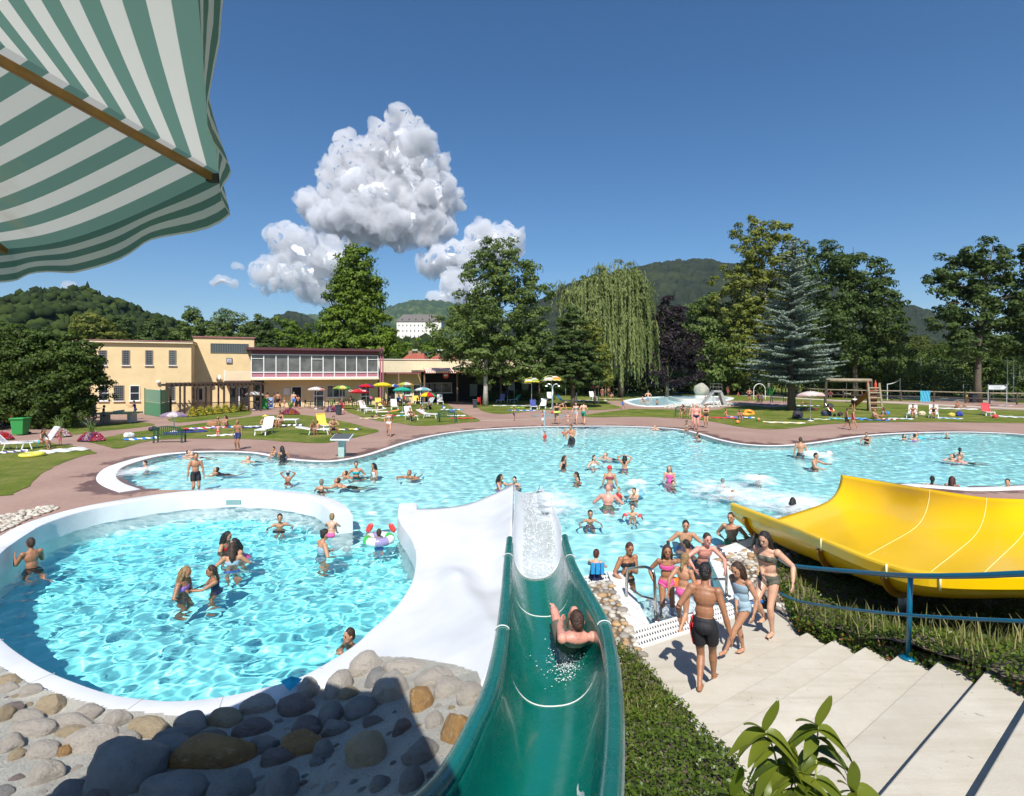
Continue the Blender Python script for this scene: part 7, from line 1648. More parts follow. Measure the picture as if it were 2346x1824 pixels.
MB().tube([p_ + vo, p_ + vo + Vector((0, 0, 2.2))], .05, 6).build('post', cm((.6, .65, .62)), vb); MB().tube([q_ + vo, q_ + vo + Vector((0, 0, 2.9))], .06, 6).build('post', cm((.65, .6, .5)), vb)
m = MB(); ptn = [p_.lerp(q_, t) + vo + Vector((0, 0, 2.15 + .55 * t * t)) for t in [k / 8 for k in range(9)]]
for a, b_ in zip(ptn[:-1], ptn[1:]): m.bar(a, b_, .05, .09)
m.build('net_tape', cm((.75, .75, .72)), vb)
sg = empty('sign_board', G(2285, 931), R(-6)); tag(sg, 'white arrow sign board on two posts at the right', 'sign')
for x in (-.95, .95): MB().tube([(x, 0, 0), (x, 0, 2.45)], .04, 6).build('post', cm((.4, .42, .42), .4), sg)
MB().box((0, 0, 2.1), (2.0, .06, .62)).build('frame', cm((.08, .1, .09), .5), sg); MB().add([(-.92, -.045, 1.88), (.62, -.045, 1.88), (.9, -.045, 2.1), (.62, -.045, 2.32), (-.92, -.045, 2.32)], [(0, 1, 2, 3, 4)]).build('arrow_panel', cm((.62, .66, .68), .4), sg)
for z, w_ in ((2.16, 1.2), (2.03, .6)):
 m = MB(); x_ = -w_ / 2
 rs_2 = random.Random(4)
 while x_ < w_ / 2: ww = rs_2.uniform(.05, .1); m.box((x_ + ww / 2 - .1, -.05, z), (ww, .006, .06)); x_ += ww + .03
 m.build('lettering', cm((.12, .14, .16)), sg)
pc = empty('pushchair', G(1906, 954), R(20)); tag(pc, 'dark pushchair with red seat cover on the right lawn', 'pushchair'); dk_ = cm((.03, .03, .035), .5)
MB().add([(-.22, -.25, .45), (.22, -.25, .45), (.22, .1, .5), (-.22, .1, .5), (-.22, .3, 1.0), (.22, .3, 1.0)], [(0, 1, 2, 3), (3, 2, 5, 4)]).build('seat', cm((.65, .08, .05), .8), pc); MB().lathe([(.32, 0), (.28, .16), (.14, .28), (0, .32)], (0, .2, .82), 12).build('hood', dk_, pc)
for x in (-.26, .26): MB().tube([(x, -.5, .14), (x, 0, .5), (x, .45, 1.1)], .018, 6).build('frame', STEEL, pc); [MB().tube([(x - .02, y, .14), (x + .02, y, .14)], .14, 14).build('wheel', dk_, pc) for y in (-.48, .4)]
gf = D(621, 1466, .44); m = MB(); m.add([(-.02, -.13, .03), (.12, 0, .07), (.03, .15, .03), (-.11, .02, .08), (0, .01, .12)], [(0, 1, 4), (1, 2, 4), (2, 3, 4), (3, 0, 4), (3, 2, 1, 0)]); tag(m.build('plastic_bag', mat('clear_blue_plastic', (.02, .45, .70), .12, trans=.3), None, loc=gf, rz=.4), 'crumpled clear blue plastic float lying on the near rim of the round pool', 'float')
def branch():
 LB = leaf_material('walnut_leaf', (.085, .125, .012), (.17, .20, .022), transl=.35, rough=.35)
 root = empty('leafy_shrub', DP(1700, 1850, 2.3)); o_ = -root.location; tag(root, 'young leafy shrub with arching glossy leaves rising at the bottom edge', 'shrub'); rs = random.Random(12); YB = 2.3
 stems = [([(1700,1860),(1690,1750),(1668,1680),(1650,1600),(1632,1560)], .008), ([(1705,1860),(1725,1760),(1738,1680),(1742,1600),(1745,1550)], .008), ([(1690,1860),(1660,1770),(1610,1720),(1565,1700)], .007), ([(1720,1860),(1760,1790),(1800,1740),(1822,1690)], .006), ([(1705,1860),(1700,1760),(1700,1700),(1690,1650)], .007)]
 bm_ = MB(); lf_ = MB(); tn = []
 def leaf(p, d, L, W, droop, roll):
  d = Vector(d).normalized(); up = Vector((0, 0, 1)); side = d.cross(up).normalized() if abs(d.z) < .95 else Vector((1, 0, 0)); side = (side * math.cos(roll) + up * math.sin(roll)).normalized(); n_ = 7; vs = []
  for i in range(n_ + 1):
   t = i / n_; c = Vector(p) + d * L * t + up * (-droop * L * t * t); w = W * math.sin(PI * (t * .86 + .10)) ** .85 * (1 - .25 * t)
   cup = up * W * .18; vs += [c - side * w + cup, c, c + side * w + cup]
  lf_.add(vs, [(i * 3 + k, i * 3 + k + 1, i * 3 + k + 4, i * 3 + k + 3) for i in range(n_) for k in (0, 1)]); tn.extend([rs.random()] * len(vs))
 for pts, r_ in stems:
  c = catmull([DP(x, y, YB + .06 * math.sin(x)) for x, y in pts], 5); c = [p + o_ for p in c]; bm_.tube(c, [r_ * (1 - .7 * i / len(c)) for i in range(len(c))], 6); n_ = len(c)
  for i in range(3, n_, 2):
   for s in (-1, 1, -1, 1):
    a = rs.uniform(-.6, .6); d = Vector((s * math.cos(a), math.sin(a) * .8 - .2, rs.uniform(.0, .55))); leaf(c[i], d, rs.uniform(.10, .155), rs.uniform(.025, .034), rs.uniform(.5, 1.5), rs.uniform(-.7, .7))
  leaf(c[-1], (rs.uniform(-.4, .4), -.1, 1), .15, .034, .1, .3); leaf(c[-1], (rs.uniform(-.8, -.3), 0, .5), .11, .028, .4, -.3)
 bm_.build('stem', cm((.25, .28, .08), .6), root, smooth=True); ob = lf_.build('leaves', LB, root, smooth=True); a = ob.data.attributes.new('tone', 'FLOAT', 'POINT'); a.data.foreach_set('value', np.array(tn, np.float32))
branch()
dp = tag(MB().box((0, 0, .012), (.62, .14, .02)).build('depth_sign', cm((.02, .16, .48), .4), None, loc=D(1597, 1288), rz=.42), 'blue depth plate with white lettering set on the drain grate', 'sign')
cu = bpy.data.curves.new('lettering', 'FONT'); cu.body = 'Wassertiefe 1,35 m'; cu.size = .085; cu.align_x = 'CENTER'; cu.align_y = 'CENTER'; t_ = bpy.data.objects.new('lettering', cu); C.objects.link(t_); dg = bpy.context.evaluated_depsgraph_get(); me = bpy.data.meshes.new_from_object(t_.evaluated_get(dg)); bpy.data.objects.remove(t_); tm = bpy.data.objects.new('lettering', me); C.objects.link(tm); tm.parent = dp; tm.location = (0, 0, .026); me.materials.append(cm((.8, .8, .8), .6)); tm.rotation_euler.z = PI
tm.rotation_euler.z = 0
# ---------------------------------------------------------------- people
SK = [mat('skin_%d' % i, c, .42, var=.12, vscale=9, sss=.08, bump=.25, bscale=90) for i, c in enumerate([(.58,.33,.22), (.46,.235,.135), (.34,.155,.08), (.62,.28,.21)])]
HC = {'d': (.012,.009,.008), 'b': (.045,.021,.011), 'f': (.27,.165,.07), 'g': (.2,.18,.15), 'r': (.07,.016,.01)}
CC = dict(K=(.012,.012,.016), N=(.015,.025,.10), B=(.02,.15,.55), R=(.62,.03,.04), P=(.75,.10,.32), W=(.74,.73,.72), G=(.02,.22,.13), T=(.02,.42,.48), V=(.40,.20,.62), O=(.85,.20,.02), Y=(.78,.60,.06), C=(.10,.10,.075), L=(.30,.42,.50), M=(.25,.04,.07))
def Lm(*p): return [Vector((s * a, b, c)) for s, (a, b, c) in zip((-1, 1), p * 2 if len(p) == 1 else p)]
PO = {
 'stand': ((0,0,.52), 2, Lm((.155,.03,.46)), Lm((.055,.0,.035)), (1,-1,0), (0,1,0), 8),
 'walk': ((0,0,.51), 4, Lm((.15,-.11,.5),(.15,.14,.52)), Lm((.04,.17,.04),(.05,-.17,.06)), (.4,-1,0), (0,1,0), 12),
 'hips': ((0,0,.52), 0, Lm((.10,.03,.58)), Lm((.07,0,.035)), (1,-.6,.1), (0,1,0), 5),
 'wade': ((0,0,.51), 8, Lm((.22,.16,.56)), Lm((.07,0,.035)), (1,-.8,-.2), (0,1,0), 5),
 'reach': ((0,0,.51), 8, Lm((.07,.33,.72),(.13,.26,.62)), Lm((.07,0,.035)), (.8,-.3,-.8), (0,1,0), 5),
 'chest': ((0,0,.52), 4, Lm((-.03,.11,.68),(.12,.12,.55)), Lm((.06,0,.035)), (1,-.4,-.6), (0,1,0), 14),
 'fold': ((0,0,.52), 2, Lm((-.04,.10,.66)), Lm((.05,0,.035)), (1,.1,-.6), (0,1,0), 5),
 'head': ((0,0,.52), 4, Lm((.07,.0,.96)), Lm((.06,0,.035)), (1,.1,.2), (0,1,0), 0),
 'lean': ((0,0,.51), 26, Lm((.12,.36,.58),(.2,.24,.56)), Lm((.07,-.03,.035)), (1,-.3,.2), (0,1,0), 0),
 'sitg': ((0,0,.065), 12, Lm((.05,.24,.24)), Lm((.06,.27,.03)), (1,-.2,-.4), (0,.3,1), 10),
 'sitf': ((0,0,.065), -12, Lm((.16,-.1,.03)), Lm((.06,.48,.03)), (1,-.6,.2), (0,0,1), 10),
 'sitc': ((0,0,.27), 14, Lm((.07,.2,.34)), Lm((.08,.25,.03)), (1,-.3,-.3), (0,1,.6), 14),
 'crouch': ((0,-.04,.21), 16, Lm((.05,.22,.33)), Lm((.10,.05,.03)), (1,-.2,-.3), (.25,1,.5), 5),
 'bend': ((0,-.06,.5), 72, Lm((.06,.34,.32)), Lm((.06,-.03,.03)), (1,-.3,.2), (0,1,0), -10),
 'lie': ((0,0,.065), -84, Lm((.16,.02,.04)), Lm((.06,.49,.04)), (1,0,0), (0,0,1), 40),
 'prone': ((0,0,.065), 84, Lm((.08,.36,.03)), Lm((.05,-.47,.03)), (1,.2,0), (0,0,-1), -50),
 'swim': ((0,0,-.05), 70, Lm((.16,.44,.03),(.22,.36,0)), Lm((.05,-.44,-.12),(.09,-.42,-.04)), (1,-.2,0), (0,0,-1), -62),
 'recl': ((0,0,.26), -30, Lm((.12,.06,.3)), Lm((.06,.42,.24),(.06,.33,.24)), (1,-.2,.1), (0,.2,1), 18),
 'kneel': ((0,-.06,.27), 10, Lm((.07,.2,.3)), Lm((.06,-.3,.03)), (1,-.4,0), (0,1,-.4), 10),
 'stair': ((0,0,.53), 8, Lm((.17,-.06,.46),(.17,.08,.5)), Lm((.05,.17,.13),(.05,-.10,.04)), (.5,-1,0), (0,1,0), 22),
 'slide': ((0,0,.075), -70, Lm((.02,.20,.20),(.13,-.02,.06)), Lm((.03,.43,.13),(.05,.38,.05)), (1,-.4,.3), (.2,.2,1), 40),
 'hang': ((0,0,.47), 6, Lm((.12,.20,.68)), Lm((.03,-.12,.06),(.09,-.28,.12)), (.35,-.3,-1), (0,1,-.3), 5),
}
def ik(a, b, l1, l2, pole):
 d = b - a; L = d.length; mx = (l1 + l2) * .995
 if L > mx: b = a + d * (mx / L); d = b - a; L = mx
 u = d / max(L, 1e-5); x = (l1 * l1 - l2 * l2 + L * L) / (2 * max(L, 1e-5)); h = math.sqrt(max(l1 * l1 - x * x, 0)); p = pole - u * pole.dot(u)
 p = p.normalized() if p.length > 1e-4 else u.orthogonal().normalized()
 return a + u * x + p * h, b
def remesh(m, v, it=4):
 o = m.build('tmp', None); q = o.modifiers.new('r', 'REMESH'); q.mode = 'VOXEL'; q.voxel_size = v; q = o.modifiers.new('s', 'SMOOTH'); q.iterations = it; q.factor = .5
 dg = bpy.context.evaluated_depsgraph_get(); me = bpy.data.meshes.new_from_object(o.evaluated_get(dg)); old = o.data; bpy.data.objects.remove(o); bpy.data.meshes.remove(old); me.materials.clear()
 me.polygons.foreach_set('use_smooth', [True] * len(me.polygons)); return me
def person(px, py, H, vis, face, pose, sk, hair, cl, label, seat=0.0, loc=None, wf=1.0, hw=None, water=None, tilt=0, group=None, over=None, yaw=0):
 if loc is None:
  inw = vis is not None; g = Gt(px, py, -.06 if inw else seat) if not (inw) else G(px, py, -.06)
  if pose in ('sitc', 'recl') and py > 940 and not inw: g = Gt(px, py, .2); g.z = 0
  loc = g.copy()
  if inw: loc.z = -.06 - (H - vis) if pose != 'swim' else -.06
 face -= math.degrees(math.atan2(loc.x, loc.y)); Yc = loc.y; near = Yc < 11.5; vox = .0085 if near else (.014 if Yc < 20 else (.019 if Yc < 34 else .026))
 pel, lean, hands, feet, ep, kp, hp = PO[pose]
 if over: hands, feet = over.get('hands', hands), over.get('feet', feet); lean = over.get('lean', lean); ep = over.get('ep', ep)
 sc = H; pel = Vector(pel) * sc; la = R(lean); up = Vector((0, math.sin(la), math.cos(la))); fw = Vector((0, math.cos(la), -math.sin(la))); rt = Vector((1, 0, 0)); M = Matrix((rt, fw, up)).transposed().to_4x4()
 hs = 1 + .34 * max(0, 1.72 - H); neck = pel + up * .30 * sc; ha = R(lean * .35 + hp); hu = Vector((0, math.sin(ha), math.cos(ha))); hf = Vector((0, math.cos(ha), -math.sin(ha))); yw = Matrix.Rotation(R(yaw), 3, hu); hf = yw @ hf; hr = hf.cross(hu)
 head = neck + hu * (.028 + .062 * hs) * sc + hf * .012 * sc; HM = Matrix((hr, hf, hu)).transposed().to_4x4(); k = sc * wf; b = MB()
 n1 = 14 if near else 10
 b.ball(pel + up * .015 * sc, 1, n1, M, (.088 * k, .062 * k, .066 * sc)); b.ball(pel - up * .012 * sc - fw * .022 * k, 1, n1, M, (.078 * k, .055 * k, .052 * sc)); b.ball(pel + up * .10 * sc, 1, n1, M, (.072 * k, .050 * k * (1.25 if wf > 1.15 else 1), .08 * sc)); b.ball(pel + up * .205 * sc, 1, n1, M, (.090 * k, .058 * k, .088 * sc)); b.ball(pel + up * .265 * sc, 1, n1, M, (.088 * k, .042 * k, .034 * sc))
 if wf > 1.15: b.ball(pel + up * .07 * sc + fw * .045 * sc, 1, n1, M, (.085 * k, .07 * k, .085 * sc))
 if 'k' in cl or 's' in cl:
  if H > 1.5:
   for s in (-1, 1): b.ball(pel + up * .205 * sc + rt * s * .038 * sc + fw * .046 * sc, .028 * sc, 8)
 b.tube([neck - up * .03 * sc, head - hu * .03 * sc], [.034 * k, .028 * sc], 8); b.ball(head, 1, 14, HM, (.0435 * sc * hs, .054 * sc * hs, .066 * sc * hs)); b.ball(head - hu * .035 * sc * hs + hf * .018 * sc * hs, 1, 10, HM, (.034 * sc * hs, .036 * sc * hs, .032 * sc * hs))
 q = sc * hs; b.ball(head + hf * .055 * q - hu * .008 * q, 1, 6, HM, (.008 * q, .012 * q, .014 * q))
 for s in (-1, 1): b.ball(head + hr * s * .045 * q - hu * .004 * q, 1, 6, HM, (.006 * q, .012 * q, .018 * q))
 bones = [('torso', pel, neck, .085 * k), ('head', head - hu * .02 * sc, head + hu * .02 * sc, .06 * q)]
 for i, s in enumerate((-1, 1)):
  sh = pel + up * .262 * sc + rt * s * .098 * k; el, wr = ik(sh, hands[i] * sc, .172 * sc, .148 * sc, Vector((s * ep[0], ep[1], ep[2]))); d = (wr - el).normalized()
  b.ball(sh, .036 * k, 10); b.tube([sh, sh.lerp(el, .35), sh.lerp(el, .8), el], [.032 * k, .031 * k, .025 * k, .023 * k], 9); b.tube([el, el.lerp(wr, .3), el.lerp(wr, .8), wr], [.0225 * k, .0245 * k, .018 * k, .0145 * k], 9)
  pn = Vector((s, 0, 0)); pn = (pn - d * pn.dot(d)); pn = pn.normalized() if pn.length > .2 else d.orthogonal().normalized(); wd = d.cross(pn); HMt = Matrix((pn, wd, d)).transposed().to_4x4(); hc = wr + d * .032 * sc
  b.ball(hc, 1, 8, HMt, (.0115 * sc, .024 * sc, .034 * sc))
  if near:
   for f in range(4): L_ = (.036, .042, .040, .032)[f] * sc; o = hc + d * .022 * sc + wd * (f - 1.5) * .0128 * sc; c1 = (d - pn * .35).normalized(); c2 = (d - pn * .8).normalized(); b.tube([o, o + c1 * L_ * .6, o + c1 * L_ * .6 + c2 * L_ * .5], [.0063 * sc + .001, .006 * sc + .001, .005 * sc + .001], 6)
   o = hc - wd * .020 * sc - d * .008 * sc; c1 = (d * .6 - wd * .7 - pn * .4).normalized(); b.tube([o, o + c1 * .024 * sc, o + (c1 + d * .5).normalized() * .042 * sc], [.0085 * sc, .0075 * sc, .006 * sc], 6)
  else: b.ball(hc + d * .035 * sc - pn * .006 * sc, 1, 6, HMt, (.009 * sc, .018 * sc, .024 * sc))
  bones += [('arm', sh, el, .03 * k), ('fore', el, wr + d * .06 * sc, .022 * k)]
  hj = pel - up * .02 * sc + rt * s * .048 * k; kn, an = ik(hj, feet[i] * sc + Vector((0, 0, .012 * sc)), .245 * sc, .235 * sc, Vector((s * kp[0], kp[1], kp[2])))
  b.ball(hj, .048 * k, 10); b.tube([hj, hj.lerp(kn, .3), hj.lerp(kn, .8), kn], [.050 * k, .047 * k, .033 * k, .030 * k], 10); b.tube([kn, kn.lerp(an, .28), kn.lerp(an, .75), an], [.030 * k, .033 * k, .020 * k, .018 * sc], 10); b.ball(kn, .031 * k, 8)
  sd = (an - kn).normalized(); ft = Vector((0, 1, 0)) if sd.z < -.6 else (Vector((0, .35, 0)) + sd * .1 + Vector((0, 0, .7))).normalized() if pose in ('lie', 'slide', 'sitf', 'recl') else Vector((0, -1, -.2)).normalized() if pose in ('kneel', 'swim', 'prone', 'hang') else Vector((0, 1, 0))
  FM = Matrix((rt, ft, rt.cross(ft))).transposed().to_4x4(); b.ball(an + ft * .04 * sc - Vector((0, 0, .016 * sc)), 1, 10, FM, (.024 * sc, .068 * sc, .018 * sc)); b.ball(an - Vector((0, 0, .01 * sc)), .021 * sc, 8)
  if near:
   for f in range(5): b.ball(an + ft * (.104 - .006 * f * (1 if f else 0)) * sc + rt * (f - 2) * -s * .0098 * sc - Vector((0, 0, .020 * sc)), .0075 * sc + (.002 if f == 0 else 0), 6)
  bones += [('thigh', hj, kn, .045 * k), ('calf', kn, an, .03 * k)]
 me = remesh(b, vox, 3 if near else 2); me.name = 'person'; me.materials.append(SK[sk]); o = bpy.data.objects.new('person', me); C.objects.link(o); tag(o, label, 'person', group)
 N = len(me.vertices); co_ = np.empty(N * 3, np.float32); me.vertices.foreach_get('co', co_); co_ = co_.reshape(-1, 3); nn = np.empty(N * 3, np.float32); me.vertices.foreach_get('normal', nn); nn = nn.reshape(-1, 3)
 ds = []; ts = []
 for nm, A, B, r in bones:
  A = np.array(A); d = np.array(B) - A; L2 = d @ d; t = ((co_ - A) @ d) / L2; tc = np.clip(t, 0, 1); dd = np.linalg.norm(co_ - A - tc[:, None] * d, axis=1) / r; ds.append(dd); ts.append(t)
 ds = np.array(ds); ts = np.array(ts); w = ds.argmin(0); tt = ts[w, np.arange(N)]; kind = np.array([x[0] for x in bones])[w]; F = [tuple(p.vertices) for p in me.polygons]; Fa = np.array([f if len(f) == 4 else f + (f[-1],) for f in F])
 tor = ts[0]; istor = kind == 'torso'; th = kind == 'thigh'
 for c in cl.split():
  t_, col = c[0], CC.get(c[1], CC['K']); r0 = .006 if near else .009
  if t_ == 't': s = (istor & (tor < .20)) | (th & (tt < .58)); nm = 'swim_trunks'; off_ = r0 + .012 * (th * np.clip(tt * 2, 0, 1))
  elif t_ == 'z': s = ((istor & (tor < .19)) | (th & (tt < .57))) & (nn[:, 0] < -.72); nm = 'side_stripe'; off_ = r0 + .017
  elif t_ == 'b': s = (istor & (tor < .14)) | (th & (tt < .10)); nm = 'swim_briefs'; off_ = r0
  elif t_ == 'k': s = istor & (tor > .56) & (tor < .76); nm = 'bikini_top'; off_ = r0
  elif t_ == 's': s = (istor & (tor < .80)) | (th & (tt < .08)); nm = 'swimsuit'; off_ = r0
  elif t_ == 'v': s = (istor & (tor > .06) & (tor < 1.0)) | ((kind == 'arm') & (tt < .5)); nm = 'shirt'; off_ = .014
  elif t_ == 'w': s = istor & (tor > .3) & (tor < .95); nm = 'swim_vest'; off_ = .03
  else: continue
  fs = Fa[s[Fa].all(1)]
  if not len(fs): continue
  u = np.unique(fs); im = -np.ones(N, int); im[u] = np.arange(len(u)); of = np.broadcast_to(np.asarray(off_, float), (N,))[u][:, None]
  g_ = npmesh(nm, co_[u] + nn[u] * of, im[fs], cm(col, .75, tag='swimwear'), True, o)
  if near: q_ = g_.modifiers.new('t', 'SOLIDIFY'); q_.thickness = .006; q_.offset = 0
 if 'a' in cl:
  col = CC[cl[cl.index('a') + 1]]
  for i in (2, 6):
   A, B = bones[i][1], bones[i][2]; m = MB(); m.tube([A.lerp(B, t) for t in (.35, .45, .6, .75, .85)], [.032 * sc, .062 * sc, .068 * sc, .062 * sc, .032 * sc], 10); m.build('armband', cm(col, .25, tag='vinyl', coat=.5), o, smooth=True)
 if hair and hair[0] in HC:
  hm = cm(HC[hair[0]], .5, tag='hair', bump=1.0, bscale=55, var=.5, vscale=30); m = MB(); st = hair[1] if len(hair) > 1 else 's'
  m.ball(head - hf * .010 * q + hu * .012 * q, 1, 14, HM, (.047 * q, .0545 * q, .0625 * q)); m.ball(head - hf * .022 * q - hu * .012 * q, 1, 10, HM, (.042 * q, .042 * q, .048 * q))
  if st in 'lp':
   bk = head - hf * .045 * q; e = neck - up * (.05 if H < 1.3 else .10) * sc - fw * .055 * sc
   if lean > 50: e = neck - up * .02 * sc - Vector((0, 0, .0)) + fw * -.04 * sc
   m.tube([bk + hu * .03 * q, bk - hu * .03 * q - hf * .004 * q, bk.lerp(e, .65) - fw * .01 * sc, e], [.03 * q, (.044 if st == 'l' else .024) * q, (.040 if st == 'l' else .018) * q, .010 * q], 9)
   if st == 'l':
    for s in (-1, 1): m.tube([head + hr * s * .034 * q + hu * .03 * q - hf * .005 * q, head + hr * s * .046 * q - hu * .03 * q, neck + hr * s * .05 * q - up * .01 * sc, neck + hr * s * .05 * q - up * .05 * sc + fw * .03 * sc], [.02 * q, .018 * q, .016 * q, .006 * q], 7)
  if st == 'b': m.ball(head - hf * .06 * q + hu * .03 * q, .024 * q, 8)
  hme = remesh(m, .008 if near else (.012 if Yc < 22 else .02), 1); hme.materials.append(hm); ho = bpy.data.objects.new('hair', hme); C.objects.link(ho); ho.parent = o
 if 'c' in cl or 'h' in cl:
  i = cl.index('c') if 'c' in cl else cl.index('h'); m = MB(); m.ball(head + hu * .022 * q - hf * .004 * q, 1, 14, HM, (.053 * q, .061 * q, .055 * q))
  if 'h' in cl: m.v += []; m.add(*(lambda L: (L.v, L.f))(MB().lathe([(.05 * q, 0), (.12 * q, -.012 * q), (.12 * q, -.004 * q), (.05 * q, .012 * q)], head + hu * .03 * q, 16)))
  m.build('hat', cm(CC[cl[i + 1]], .7, tag='swimwear'), o, smooth=True)
 if Yc < 17 and abs(face) < 130 or near:
  for s in (-1, 1): MB().ball(head + hf * .0475 * q + hr * s * .0175 * q + hu * .006 * q, 1, 8, HM, (.0066 * q, .0055 * q, .0036 * q)).build('eye', cm((.03, .02, .015), .2), o, smooth=True)
  MB().ball(head + hf * .0475 * q - hu * .033 * q, 1, 8, HM, (.014 * q, .008 * q, .0045 * q)).build('lips', cm((.42, .13, .11), .4), o, smooth=True)
  for s in (-1, 1): MB().tube([head + hf * .051 * q + hr * s * .009 * q + hu * .017 * q, head + hf * .046 * q + hr * s * .027 * q + hu * .017 * q], .0028 * q, 5).build('eyebrow', cm(HC.get((hair or 'd')[0], HC['d']), .7), o)
 o.location = loc; a = R(face); o.rotation_euler = (R(tilt), 0, math.atan2(-math.cos(a), math.sin(a)) - PI / 2)
 return o
